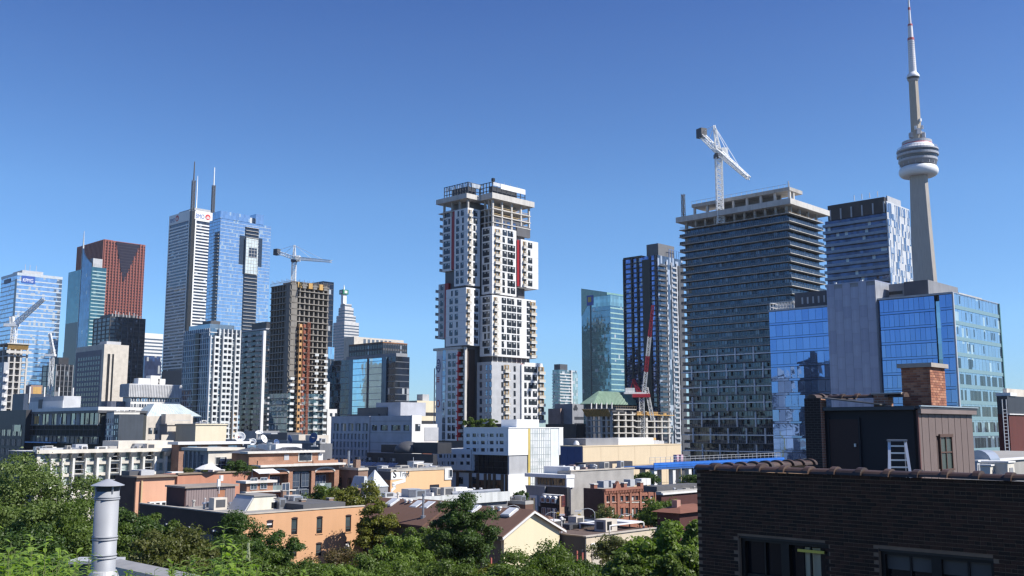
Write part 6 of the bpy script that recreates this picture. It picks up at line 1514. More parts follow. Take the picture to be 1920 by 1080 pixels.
for (px, m_) in ((279, WHITE2), (290, WHITE2), (301, WHITE2)):
    x, z = b.pw(px, 930, -1.0); tu = thing('air_conditioner', 'white air conditioning unit against the salmon wall, %s' % {279: 'nearest the drain pipe', 290: 'middle one', 301: 'beside the purple shed'}[px], 'air conditioner', local(b, x, -1) + (H - 4.2,), ROT, 'air conditioners below the salmon wall')
    ob('case', MB().box(0, -.35, 0, .9, .35, .95).mesh('case', m_), tu); ob('fan_grille', MB().box(.1, -.38, .1, .6, -.34, .8).mesh('fan_grille', BLACKF), tu)
b.box('lower_roof', ROOFG, 1, -6, 0, b.pw(330, 935)[0], -.41, H - 4.2)
x, z = b.pw(486, 915); b.wins('W', [(x, z - 1.4), (x + 3.6, z - 1.4)], 1.4, 2.0, [WHITE2, WINB], plane=-.4)
x0 = b.pw(455, 915)[0]; 
# right end lower bay with ledges
b2 = Bld('brick_bay', 'low brick bay with white ledges and paired windows beside the arched building', 'building', (463, 905), (450, 905), (512, 902), 130)
b2.mass(BRK); b2.box('ledge', STN, -.4, -.4, b2.h - .1, b2.wx + .4, 2, b2.h + .2); b2.box('ledge', STN, -.3, -.3, b2.px_z(924), b2.wx + .4, 1, b2.px_z(922))
b2.wins('W', [(b2.wx * .12, b2.px_z(918.5)), (b2.wx * .5, b2.px_z(918.5))], b2.wx * .26, 1.5, [GREYL, WINB]); b2.box('ledge', STN, -.2, -.3, b2.px_z(936), b2.wx + .4, 1, b2.px_z(934.5))
b2.box('arch_band', STN, b2.wx * .62, -.5, b2.px_z(941), b2.wx + 2, -.31, b2.px_z(938)); b2.box('dark_opening', BLACKF, b2.wx * .66, -.45, 0, b2.wx + 2, -.35, b2.px_z(941))
# ---- orange building
ORG = mat('orange_stucco', (.56, .315, .17), .85, var=.06, streak=.07)
b = Bld('orange_building', 'peach orange stucco building with three tall arched windows on its side', 'building', (447, 966), (262, 946), (682, 950), 103)
H = b.h; WX = b.wx; WY = b.wy
wz = [(599, 970, 1000), (653, 967, 997), (552, 972, 1002), (506, 977, 990), (653, 1017, 1040), (599, 1019, 1042), (552, 1023, 1044), (506, 1027, 1046)]
hol = []
for (px, t_, b_) in wz: x, _ = b.pw(px, 985); z1 = b.pw(px, t_)[1]; z0 = b.pw(px, b_)[1]; hol.append((x - .38, x + .38, z0, z1))
m = MB(); holed(m, 'W', 0, WX, 0, H, hol, plane=0, rev=.22); b.part('wall', m, ORG)
dkr = mat('dark_frame_brown', (.05, .03, .03), .6)
for i, h_ in enumerate(hol):
    fr = b.part('window', MB().box(h_[0], .14, h_[2], h_[1], .2, h_[3]), BLACKF)
    ob('pane', MB().box(h_[0] + .08, .1, h_[2] + .3, h_[1] - .08, .15, h_[3] - .08).mesh('pane', WHITE2 if i in (3, 4) else glass('grey_pane', (.10, .13, .14), 5, 5, metal=.5, blind=0)), fr)
    ob('sash_bar', MB().box(h_[0], .06, h_[2] + .5, h_[1], .12, h_[2] + .58).box(h_[0], .06, h_[2], h_[0] + .07, .12, h_[3]).box(h_[1] - .07, .06, h_[2], h_[1], .12, h_[3]).mesh('sash_bar', dkr), fr)
    ar = MB(); cx = (h_[0] + h_[1]) / 2
    ar.extrude([(h_[0] - .05, -.03, h_[3] - .02)] + [(cx + .43 * cos(pi - pi * k / 8), -.03, h_[3] + .14 * sin(pi * k / 8)) for k in range(9)] + [(h_[1] + .05, -.03, h_[3] - .02)], (0, .1, 0)); ob('arch_head', ar.mesh('arch_head', dkr), fr)
    ob('sill', MB().box(h_[0] - .1, -.08, h_[2] - .1, h_[1] + .1, .1, h_[2]).mesh('sill', ORG), fr)
b.box('side_wall', brick('shaded_side_brick', (.05, .025, .02), (.04, .02, .018), (.06, .05, .045)), -.02, .0, 0, .3, WY, H); b.box('rear_wall', ORG, WX - .3, .25, 0, WX, WY, H - .4)  # shade on the north side put into its near-black brick
b.box('roof', ROOFG, .3, .25, H - 1.2, WX - .3, WY, H - .35); b.box('coping', mat('pale_coping', (.45, .40, .34), .8), -.1, -.08, H, WX + .1, .35, H + .12); b.box('coping', mat('pale_coping', (.45, .40, .34), .8), -.1, .35, H, .35, WY, H + .12)
roofscape(b, 14, 12, x0=.4, y0=4, x1=b.wx - .4, y1=b.wy - 1, z=b.h - .35, par=0)
for i in range(4):
    lm = b.part('wall_lamp', MB().beam((-.1, 3 + i * 5, H - 2.2), (-.9, 3 + i * 5, H - 1.6), .08).box(-1.1, 2.9 + i * 5, H - 1.75, -.8, 3.1 + i * 5, H - 1.6), GREYL)
b.box('band', DARK2, -.06, 0, H - 2.9, -.025, WY, H - 2.3)
b.box('roof_ridge', ROOFD, WX * .62, 3, H - .4, WX * .98, WY * .5, H + .35)
# things on its roof
def on(bld, px, py, z, guess_y=3.0):
    """point of a roof at height z seen at a pixel, as world coordinates"""
    return onz(px, py, z)
RZ = H - .35
def unit(name, label, cat, px, py, z, w_, d_, h_, m_, group=None, fan=True):
    p = onz(px, py, z); t = thing(name, label, cat, (p[0], p[1], z), ROT, group)
    ob('case', MB().box(0, 0, 0, w_, d_, h_).mesh('case', m_), t)
    if fan:
        ob('fan_grille', MB().box(w_ * .12, -.04, h_ * .15, w_ * .5, 0, h_ * .85).mesh('fan_grille', BLACKF), t); ob('side_grille', MB().box(-.04, d_ * .2, h_ * .2, 0, d_ * .8, h_ * .8).mesh('side_grille', DARK2), t)
    ob('base', MB().box(-.05, -.05, -.12, w_ + .05, d_ + .05, 0).mesh('base', DARK2), t); return t
unit('air_conditioner', 'white two fan air conditioning unit on the orange building roof edge', 'air conditioner', 505, 956, RZ, 1.9, .8, .95, WHITE2)
unit('rooftop_unit', 'larger pale rooftop unit behind the two fan unit on the orange roof', 'rooftop unit', 541, 947, RZ, 1.7, 1.1, 1.1, mat('offwhite_case', (.55, .52, .47), .7))
def stack(label, px, py, z, w_, h_, m_):
    p = onz(px, py, z); t = thing('brick_chimney', label, 'chimney', (p[0], p[1], z), ROT, 'short brick chimneys on the orange roof')
    ob('shaft', MB().box(0, 0, -.3, w_, w_, h_).mesh('shaft', m_), t); ob('cap', MB().box(-.06, -.06, h_, w_ + .06, w_ + .06, h_ + .1).mesh('cap', CONC), t)
CB = brick('chimney_brick', (.24, .12, .08), (.19, .09, .06), (.3, .25, .2))
stack('short brick chimney in front of the cream dormer on the orange roof', 470, 958, RZ, .65, .9, CB)
stack('short brick chimney right of the rooftop units on the orange roof', 565, 953, RZ, .6, .9, CB)
stack('short brick chimney near the far corner of the orange roof', 617, 950, RZ, .6, .9, CB)
stack('brick chimney at the back of the orange roof behind the dormer', 472, 936, RZ, 1.1, .9, CB)
stack('thin brick chimney between rooftop units and back parapet', 530, 941, RZ, .5, 1.3, CB)
p = onz(462, 959, RZ); t = thing('roof_dormer', 'cream wedge shaped roof dormer with grey sloping top on the orange roof', 'dormer', (p[0], p[1], RZ), ROT)
dx = 2.9
ob('wall', MB().extrude([(0, 0, 0), (3.4, 0, 0), (3.4, 0, 1.55), (1.0, 0, 1.55)], (0, 3.5, 0)).mesh('wall', mat('dormer_cream', (.62, .58, .48), .8)), t); ob('roof', MB().box(.8, -.15, 1.55, 3.6, 3.6, 1.7).mesh('roof', ROOFG), t)
ob('slope', MB().extrude([(-.1, -.02, 0), (1.0, -.02, 1.6), (.85, -.02, 1.65), (-.3, -.02, 0)], (0, 3.6, 0)).mesh('slope', GREYL), t)
# purple grey siding penthouse
p = onz(347, 951, RZ)
t = thing('siding_penthouse', 'grey mauve plank sided rooftop penthouse with brown door', 'rooftop shed', (p[0], p[1], RZ), ROT)
wx_ = 6.4; hp = 2.35; pm_ = MB().box(.015, -.05, 0, .30, 0, hp - .25)
SID = mat('mauve_siding', (.225, .175, .17), .7, var=.04, streak=.05); pm_ = pm_.mesh('siding_plank', SID)
ob('body', MB().box(0, 0, 0, wx_, 4.4, hp - .2).mesh('body', mat('mauve_dark', (.11, .085, .085), .8)), t)
ob('flank', MB().box(-.1, -.02, 0, 0, 4.4, hp).mesh('flank', mat('maroon_dark', (.07, .03, .03), .8)), t)
for i in range(20): ob('siding_plank', pm_, t, (.05 + i * .317, 0, 0))
ob('roof', MB().box(-.25, -.3, hp - .2, wx_ + .3, 4.6, hp).mesh('roof', mat('weathered_coping', (.27, .23, .20), .9)), t)
d = ob('door', MB().box(4.1, -.1, .1, 5.0, -.05, 1.75).mesh('door', mat('rust_door', (.30, .13, .07), .7)), t); ob('handle', MB().box(4.85, -.15, .85, 4.92, -.1, 1.0).mesh('handle', STEEL), d)
ob('door_frame', MB().box(4.0, -.12, 1.75, 5.1, -.04, 1.85).mesh('door_frame', BLACKF), t)
unit('air_conditioner', 'white air conditioner against the mauve plank penthouse', 'air conditioner', 392, 953, RZ, 1.1, .7, .7, WHITE2)
p = onz(384, 951, RZ); t = thing('vent_pipe', 'thin white vent pipe beside the mauve penthouse', 'pipe', (p[0], p[1], RZ)); ob('stem', MB().beam((0, 0, 0), (0, 0, .9), .07, n=8).mesh('stem', WHITE2), t); ob('cap', MB().lathe([(.09, .9), (.09, 1.05)], 10).mesh('cap', WHITE2), t)
p = at(411, 912, 112); t = thing('roof_antenna', 'white tangle of antenna gear standing on the mauve penthouse roof', 'antenna', (p[0], p[1], p[2] - .3), ROT)
ob('mast', MB().beam((0, 0, -.5), (0, 0, 1.5), .08).beam((-.2, 0, .2), (.3, 0, 1.2), .07).mesh('mast', GREYL), t); ob('panel', MB().box(-.25, -.1, .3, .1, .1, 1.1).mesh('panel', WHITE2), t); ob('panel', MB().box(.05, -.12, .9, .4, .1, 1.5).mesh('panel', WHITE2), t)
# roof garden behind salmon wall
q0 = Bld('roof_terrace', 'planted roof terrace with white umbrella behind the salmon wall', 'terrace', (345, 890), (330, 886), (500, 880), 150)
q0.mass(mat('terrace_grey', (.20, .20, .21), .8)); TG = q0
b2 = Bld('ac_enclosure', 'white louvred equipment box at the left end of the roof terrace', 'equipment box', (322, 885), (312, 885), (344, 884), 148); b2.mass(WHITE2)
b2.box('louvre', GREYL, b2.wx * .35, -.06, b2.h - 1.1, b2.wx * .7, .02, b2.h - .3)
p = at(390, 879, 146); t = thing('garden_umbrella', 'white garden umbrella on the planted roof terrace', 'umbrella', (p[0], p[1], TG.h), 0)
ob('canopy', MB().lathe([(1.9, 1.0), (1.0, 1.45), (.05, 1.75)], 8).mesh('canopy', WHITE), t); ob('pole', MB().beam((0, 0, 0), (0, 0, 1.1), .08, n=6).mesh('pole', GREYL), t)
# wall awning
p = at(473, 880, 150); t = thing('white_awning', 'small white sloping awning beside the terrace tree', 'awning', p, ROT)
ob('canvas', MB().extrude([(0, 0, 0), (0, -1.8, -.5), (0, -1.8, -.6), (0, 0, -.1)], (3.6, 0, 0)).mesh('canvas', WHITE), t); ob('post', MB().beam((0, 0, -2.2), (0, 0, 0), .1).mesh('post', GREYL), t)
# ================================================================== LOW-RISE, CENTRE
PCH = mat('peach_stucco', (.68, .44, .24), .85, var=.03, streak=.04)
b = Bld('peach_sign_building', 'peach stucco building with painted white zigzag lettering panel on its wall', 'building', (733, 884.5), (708, 886), (846, 884), 165)
H = b.h; WX = b.wx; b.mass(PCH); b.box('dark_upper_wall', DARK2, -.1, 0, b.px_z(900), .02, b.wy + 2, H); b.box('brick_lower_wall', mat('brick_orange_plain', (.42, .19, .09), .85), -.12, 0, 0, .0, b.wy + 2, b.px_z(900) - .05)
roofscape(b, 3, 9)
b.box('coping', mat('pale_coping', (.45, .40, .34), .8), -.15, -.1, H, WX + .1, 2, H + .15)
WP = mat('sign_paint_white', (.74, .74, .73), .7, var=.02)
x1, z1 = b.pw(761, 887); x0 = .05; z0 = b.pw(740, 899)[1]; zf = lambda px, py: b.pw(px, py)
sg = b.part('sign_panel', MB().box(x0, -.05, z0, x1, -.0, H - .1), WP)
pts = [zf(761, 897), zf(733, 906), zf(741, 911), zf(722 + 11, 918.5), zf(722 + 17, 918.5), zf(742 + 3, 910), zf(737, 905.5), zf(761, 899)]
m = MB()
def zig(a, c, w_=.5): m.extrude([(a[0], -.05, a[1]), (c[0], -.05, c[1]), (c[0], -.05, c[1] - w_), (a[0], -.05, a[1] - w_)], (0, .04, 0))
zig(zf(760, 898), zf(735, 905)); zig(zf(735, 905), zf(742, 909.5)); zig(zf(742, 909.5), zf(733.5, 917.5))
b.part('painted_zigzag', m, WP)
lettering('S', sg, 'W', x0 + .35, z0 + .3, 1.75, mat('sign_black', (.02, .02, .02), .6, var=0, streak=0), off=.08, stretch=.9)
lettering('Trip!', sg, 'W', x0 + 1.65, z0 + .45, 1.3, mat('sign_grey_letter', (.22, .22, .22), .6, var=0, streak=0), off=.08, stretch=.85)
x, z = b.pw(833, 893); b.box('white_corner', WHITE2, x, -.15, z - .6, WX + .05, .05, H + .2); b.wins('W', [(x + .9, z - .2)], .8, 1.3, [WHITE2, WIN], plane=-.15, nx=1, nz=1)
x, z = b.pw(806, 918); b.wins('W', [(x, z)], 2.0, .8, [mat('dark_frame_brown', (.05, .03, .03), .6), WIN], nx=4, nz=1)
# roofscape behind it
for (nm, lb, px, py, Y, w_, d_, h_, m_) in (
    ('rooftop_unit', 'white rooftop unit stack above the zigzag sign wall', 776, 866, 205, 2.6, 2, 2.6, WHITE2), ('rooftop_unit', 'pale rooftop unit right of the white stack', 794, 870, 205, 2.4, 2, 1.2, GREYL),
    ('rooftop_unit', 'long low white roof box behind the peach wall', 785, 876, 200, 5.5, 2.5, 1.0, WHITE2), ('rooftop_unit', 'small white roof box near the brick chimneys', 716, 874, 205, 1.6, 1.6, 1.1, WHITE2),
    ('rooftop_unit', 'white roof box left of the pale tent spire', 726, 880, 200, 2.6, 2, .9, WHITE2)):
    p = at(px, py, Y); t = thing(nm, lb, 'rooftop unit', (p[0], p[1], p[2] - h_), ROT); ob('case', MB().box(0, 0, 0, w_, d_, h_).mesh('case', m_), t); ob('lid', MB().box(-.08, -.08, h_, w_ + .08, d_ + .08, h_ + .1).mesh('lid', GREYL), t); ob('grille', MB().box(w_ * .2, -.04, h_ * .2, w_ * .8, 0, h_ * .8).mesh('grille', GREYP), t)
b = Bld('dark_roof_block', 'dark flat roofed block with solar panels behind the peach sign wall', 'building', (838, 881), (650, 882), None, 195, wx=1)
b.mass(mat('slate_wall', (.14, .145, .16), .8)); m_ = mat('solar_panel', (.03, .04, .08), .15, .3)
roofscape(b, 5, 10, x1=16) if 0 else None
for i in range(7): b.part('solar_panel', MB().extrude([(1, 0, 0), (2.4, 0, .7), (2.4, 0, .8), (1, 0, .1)], (0, 3.2, 0)), m_, loc=(0, b.wy * .55 + i * 3.6, b.h))
b = Bld('brick_shops', 'small brown brick shops with chimneys right of the arched brick house', 'building', (672, 882), (628, 878), (690, 880), 182)
b.mass(CB); b.box('parapet', BEIGE, -.2, -.2, b.h, b.wx, b.wy, b.h + .3); b.wins('N', [(2, b.h - 3), (5, b.h - 3)], 1, 1.6, [FRM, WIN])
roofscape(b, 6, 5)
for i in range(3): b.box('chimney', CB, 1, 2 + i * 4, b.h, 2, 3 + i * 4, b.h + 1.8)
b.part('flue', MB().beam((.5, 3.6, b.h), (.5, 3.6, b.h + 3.4), .4, n=10), STEEL)
# pale tent spire
p = at(702, 912, 158); t = thing('tent_spire', 'pale grey fabric spire standing left of the peach sign wall', 'canopy', (p[0], p[1], 0), ROT)
z0, z1 = p[2], at(705, 881, 158)[2]
ob('peak', MB().prism([(-1.6, -1.6), (1.6, -1.6), (1.6, 1.6), (-1.6, 1.6)], z0, z1, top=[(-.06, -.06), (.06, -.06), (.06, .06), (-.06, .06)]).mesh('peak', mat('tent_fabric', (.45, .48, .5), .6)), t)
ob('side_canopy', MB().prism([(-2.4, -.4), (-1.2, -.4), (-1.2, 3), (-2.4, 3)], z0 - .2, z0 + 1.6, top=[(-2.0, 0), (-1.5, 0), (-1.5, 2.6), (-2.0, 2.6)]).mesh('side_canopy', mat('tent_fabric', (.45, .48, .5), .6)), t)
ob('support', MB().box(-1.5, -1.5, 0, 1.5, 1.5, z0).mesh('support', GREYP), t)
# white flat roofed building
b = Bld('white_roof_building', 'low building with wide white roof edge and arched brick front', 'building', (752, 934), (712, 921), (952, 912), 128)
H = b.h; b.mass(mat('grey_wall_low', (.16, .16, .17), .8), h=H - 1.2); b.box('roof', ROOFL, -.3, -.3, H - 1.1, b.wx, b.wy + 8, H - .35)
roofscape(b, 16, 9, y1=8, z=H - .35, par=0, m=ROOFL)
rw = mat('white_roof_edge', (.50, .51, .50), .7, var=.10, streak=.3)
n = 9
for i in range(n): b.box('edge_panel', rw, b.wx * i / n + .01, -.45, H - 1.3, b.wx * (i + 1) / n - .01, -.2, H + .02 * (i % 2))
b.box('brick_front', mat('peach_brick', (.50, .30, .19), .85), -.2, b.wy * .2, 0, 0, b.wy, H - .8); 
for i in range(3): b.part('arch_band', MB().extrude([(-.3, b.wy * .4 + i * 2.6 + 1.0 * cos(pi * k / 8), H - 2.4 + .9 * sin(pi * k / 8)) for k in range(9)], (.12, 0, 0)), TAN)
b.box('window_strip', WINB, .3, -.1, H - 2.6, 6, .02, H - 1.4)
for (f, w_, h_) in ((.55, .8, .5), (.68, 2.2, .9), (.8, 1.4, .6), (.42, .6, .5), (.3, .9, .4)): b.box('roof_unit', WHITE2, b.wx * f, 2 + f * 3, H - .35, b.wx * f + w_, 3.4 + f * 3, H - .35 + h_)
b.part('roof_duct', MB().beam((b.wx * .5, 1.2, H), (b.wx * .97, 1.2, H), .7, n=8), STEEL)
# brown roofs
BRN = mat('brown_shingle', (.135, .075, .055), .9, var=.06, scale=1.5, streak=.04)
SKY = mat('skylight_white', (.62, .64, .66), .3, .1)
b = Bld('brown_roof_house', 'long row house with brown shingle roof and cream gable end', 'house', (945, 1003), None, (1049, 995), 100, wy=25)
H = b.h; WX = b.wx; WY = b.wy; GC = mat('cream_gable', (.66, .58, .40), .8, var=.03, streak=.04)
xr, zr_ = b.pw(997, 959.5); 
b.part('gable_wall', MB().extrude([(0, 0, 0), (WX, 0, 0), (WX, 0, H), (xr, 0, zr_ - .1), (0, 0, H)], (0, .4, 0)), GC)
b.box('side_wall', mat('shaded_tan_wall', (.18, .155, .13), .85), .02, .4, 0, .35, WY, H - .2); b.box('rear_wall', GC, WX - .35, .4, 0, WX, WY, H - .2)  # long north wall darkened in its colour to stand for shade
th = .22
def slope(x0, z0, x1, z1, y0, y1): return MB().extrude([(x0, y0, z0), (x1, y0, z1), (x1, y0, z1 + th), (x0, y0, z0 + th)], (0, y1 - y0, 0))
dxs = -.6; sl_ = (zr_ - H) / xr
sr_ = (zr_ - H) / (WX - xr)
for (y0, y1, dz) in ((-.35, 11.5, 0), (11.51, 17.5, .22), (17.51, WY, .05)): b.part('roof', slope(dxs, H + dxs * sl_ + dz, xr, zr_ + dz, y0, y1), BRN); b.part('roof', slope(xr + .003, zr_ + dz, WX + .6, H - .6 * sr_ + dz, y0, y1), BRN)
b.part('bargeboard', slope(dxs, H + dxs * sl_ - .12, xr, zr_ - .12, -.45, -.36), WHITE2); b.part('bargeboard', slope(xr + .003, zr_ - .12, WX + .6, H - .6 * (zr_ - H) / (WX - xr) - .12, -.45, -.36), WHITE2)
b.part('gutter', MB().box(-.75, -.3, H - .75 * sl_ - .15, -.6, WY, H - .75 * sl_), mat('gutter_brown', (.10, .08, .07), .6))
b.wins('N', [(3 + i * 5, H - 2.6) for i in range(5)] + [(2 + i * 7, H - 6.4) for i in range(3)], 1.7, 1.5, [FRM, WIN], plane=.02)
def skylight(bb, y, w_=.9, f=.78, x=None):
    x_ = (x if x is not None else xr * f); z_ = H + x_ * sl_ + th
    o = bb.part('skylight', MB().box(-.75, 0, .0, .75, w_, .22).box(-.65, .08, .22, .65, w_ - .08, .27), SKY, loc=(x_, y, z_)); o.rotation_euler = (0, -atan2(sl_, 1), 0)
for y in (1.6, 7.0, 14.2, 16.0, 20.5): skylight(b, y, 1.25)
b.part('flue_pipe', MB().lathe([(.3, -.3), (.3, .1), (.12, .12), (.12, 2.2), (.2, 2.2), (.2, 2.4)], 8), STEEL, loc=(xr * .2, 13, H + xr * .2 * sl_ + th + .3))
for y in (4.0, 5.0, 9.5, 12, 13, 18.2, 19): b.part('roof_vent', MB().lathe([(.16, 0), (.16, .3), (.26, .3), (.22, .45)], 8), WHITE2, loc=(xr * .86, y, H + xr * .86 * sl_ + th - .05))
# brown roof fragments behind
b = Bld('brown_hip_house', 'brown hip roofed house right of the cream gable', 'house', (1030, 988), None, (1052, 990), 122, wy=11)
zt = b.px_z(962, 3, 5); b.mass(CREAM); b.part('roof', MB().prism([(-.6, -.6), (b.wx + .6, -.6), (b.wx + .6, 11.6), (-.6, 11.6)], b.h, zt, top=[(b.wx / 2 - .1, 1), (b.wx / 2 + .1, 1), (b.wx / 2 + .1, 8), (b.wx / 2 - .1, 8)]), BRN); b.part('gutter', MB().box(-.75, -.75, b.h - .12, b.wx + .75, -.6, b.h), WHITE2)
b = Bld('brown_flat_roof', 'low brown flat roofed building behind the row house', 'building', (985, 946), (870, 940), (1000, 944), 140); b.mass(BRN)
roofscape(b, 10, 5, m=BRN)
for i in range(4): b.box('roof_unit', GREYL if i % 2 else CB, 2, 3 + i * 6, b.h, 3.2, 4.4 + i * 6, b.h + .9)
# ---- dark modern house + mansard house
b = Bld('charcoal_house', 'charcoal modern house with slanted grey roof panel and white window strip above', 'building', (1063, 914), (987, 914), (1068, 914), 163)
H = b.h; b.mass(DARK); 
y0, z0 = b.pn(1024, 914); b.part('slanted_panel', MB().extrude([(-.3, y0, H), (-.3, b.wy, H), (-.3, b.wy * .86, H - 3.4), (-.3, y0 + .4, H - 3.2)], (.25, 0, 0)), GREYP)
y0, z1 = b.pn(1010, 929); y1, z0 = b.pn(994, 965); b.box('tall_frame', WHITE2, -.5, y0, 0, -.1, y1, z1); b.box('tall_window', WINB, -.56, y0 + .3, 0, -.5, y1 - .3, z1 - .4); b.box('window_bar', DARK2, -.6, (y0 + y1) / 2 - .1, 0, -.56, (y0 + y1) / 2 + .1, z1 - .4)
b2 = Bld('white_canopy_house', 'grey white modernist house with overhanging canopy roof behind charcoal house', 'building', (1070, 892), (1003, 890), (1074, 892), 172)
b2.box('wall', GREYL, 0, 0, 0, b2.wx, b2.wy, b2.h - .4); b2.box('canopy_roof', WHITE, -1.6, -.4, b2.h - .4, b2.wx, b2.wy + 1, b2.h + .2); b2.box('white_side_wall', WHITE, -1.4, -.3, b2.px_z(914), b2.wx, -.02, b2.h - .4); b2.box('upper_roof', WHITE, 1, 1, b2.h + .2, b2.wx + 3, b2.wy * .85, b2.h + 1.4)
b2.wins('N', [(1.2, b2.px_z(912)), (b2.wy * .5, b2.px_z(912))], b2.wy * .42, 1.3, [GREYP, WIN], nx=5, nz=1)
b2 = Bld('mansard_house', 'narrow black mansard house with three arched dormers and brick side wall', 'house', (1048, 930), (1013, 929), (1057, 930), 152)
H = b2.h; z1 = b2.px_z(946)
b2.box('wall', mat('dark_brick_front', (.05, .035, .03), .9), 0, 0, 0, b2.wx, b2.wy, z1); b2.box('side_wall', brick('warm_side_brick', (.38, .20, .11), (.32, .16, .09), (.42, .33, .25)), .05, -.1, 0, b2.wx, 0, H)
b2.part('mansard_roof', MB().prism([(-.2, .02), (b2.wx, .02), (b2.wx, b2.wy), (-.2, b2.wy)], z1, H, top=[(.5, .02), (b2.wx, .02), (b2.wx, b2.wy - .2), (.5, b2.wy - .2)]), BLACKF); b2.box('ledge', WHITE2, .35, -.1, H, b2.wx, b2.wy, H + .12)
for i in range(3):
    y = .5 + i * (b2.wy - .6) / 3; dm = b2.part('dormer', MB().box(-.3, y, z1 + .15, .5, y + .8, H - .35).extrude([(-.3, y + .4 + .5 * cos(pi * k / 6), H - .35 + .3 * sin(pi * k / 6)) for k in range(7)], (.8, 0, 0)), WHITE2); ob('pane', MB().box(-.36, y + .15, z1 + .3, -.3, y + .65, H - .45).mesh('pane', WIN), dm)
    b2.wins('N', [(y, z1 - 2.2)], .8, 1.6, [WHITE2, WIN])
b2.wins('W', [(b2.wx * .4, z1 - .3), (b2.wx * .4, z1 - 3)], .7, 1.6, [mat('brick_red_frame', (.25, .05, .04), .6), WIN], plane=-.1)
# ---- grey brick warehouse wall
b = Bld('grey_warehouse', 'grey painted brick warehouse wall with flat gravel roof behind red house', 'building', (1070, 884), None, (1188, 868), 172, wy=3)
H = b.h; b.mass(brick('grey_painted_brick', (.36, .34, .32), (.31, .30, .28), (.30, .28, .26), stain=.2)); b.box('coping', mat('pale_coping', (.45, .40, .34), .8), -.1, -.15, H, b.wx + .1, .5, H + .2)
roofscape(b, 8, 5, par=0)
for i in range(16): b.box('roof_unit', (CONCL, GREYL, mat('pinkish_unit', (.42, .30, .27), .8))[i % 3], 2 + i * .7, 3 + (i % 4), H, 2.5 + i * .7, 4 + (i % 4), H + .4 + (i * 7 % 4) * .15)
# ---- red Victorian
RBK = brick('red_victorian_brick', (.29, .09, .052), (.22, .07, .045), (.34, .21, .15), w=.3, h=.1, stain=.2)
b = Bld('victorian_brick_building', 'red brick Victorian building with arched windows and small chimneys', 'building', (1133, 917), (1094, 914), (1229, 911), 158)
H = b.h; WX = b.wx
cols = [(1138, 1), (1150, 1), (1166, 1), (1175.5, 1), (1187, 1), (1194, 1), (1206, 1), (1212.5, 1), (1222, 1)]
hol = []
for (px, _) in cols:
    x, z1 = b.pw(px, 929); _, z0 = b.pw(px, 941); hol.append((x - .38, x + .38, z0, z1)); x, z1 = b.pw(px, 951.5); _, z0 = b.pw(px, 966); hol.append((x - .38, x + .38, z0, z1))
m = MB(); holed(m, 'W', 0, WX, 0, H, hol, plane=0, rev=.25); b.part('wall', m, RBK)
b.box('side_wall', brick('shaded_side_red', (.10, .035, .025), (.08, .03, .02), (.12, .08, .06)), 0, .02, 0, .3, b.wy, H); b.box('roof', ROOFD, .3, .3, H - .8, WX, b.wy, H - .4)  # shaded flank painted as a darker copy of the front brick
for h_ in hol:
    w_ = b.part('window', MB().box(h_[0], .2, h_[2], h_[1], .25, h_[3]), WHITE2); ob('pane', MB().box(h_[0] + .06, .16, h_[2] + .06, h_[1] - .06, .2, h_[3] - .06).mesh('pane', WIN if h_[0] * 7 % 3 > .9 else mat('blind_pale', (.5, .5, .48), .5)), w_)
    ob('arch_head', MB().extrude([((h_[0] + h_[1]) / 2 + .5 * cos(pi - pi * k / 8), -.08, h_[3] - .05 + .4 * sin(pi * k / 8)) for k in range(9)], (0, .12, 0)).mesh('arch_head', RBK), w_); ob('sill', MB().box(h_[0] - .1, -.1, h_[2] - .12, h_[1] + .1, .1, h_[2]).mesh('sill', STN), w_)
for px in (1133.5, 1144, 1158, 1181, 1200, 1216, 1228): x = b.pw(px, 930)[0]; b.box('pilaster', RBK, x - .25, -.18, 0, x + .25, -.01, H)
m = MB()
for i in range(int(WX / .4)): m.box(i * .4, -.28, H - .75, i * .4 + .22, -.01, H - .35)
b.part('corbel', m, RBK, kind='stuff'); b.box('cornice', RBK, -.1, -.32, H - .35, WX + .1, .3, H); b.box('string_course', RBK, 0, -.12, b.px_z(945), WX, -.01, b.px_z(943))
b.part('gable', MB().extrude([(b.pw(1152, 905)[0], -.2, H), (b.pw(1163, 905)[0], -.2, H), (b.pw(1161, 905)[0], -.2, H + .55), (b.pw(1157.5, 905)[0], -.2, H + 1.1), (b.pw(1154, 905)[0], -.2, H + .55)], (0, .5, 0)), RBK)
for (px, hh, y) in ((1114, .5, 3), (1156, .5, 2), (1170, .4, 3), (1201, .4, 2)): 
    x = b.pw(px, 910, y)[0]; c_ = b.box('chimney', RBK, x, y, H - .6, x + .8, y + .8, H + hh); ob('chimney_cap', MB().box(x - .1, y - .1, H + hh, x + .9, y + .9, H + hh + .15).mesh('chimney_cap', STN), c_)
for px in (1132, 1146, 1182, 1203, 1212): x = b.pw(px, 911, 6)[0]; b.box('roof_unit', WHITE2 if px > 1200 else GREYL, x, 6, H - .4, x + 1.3, 7.4, H + .7)
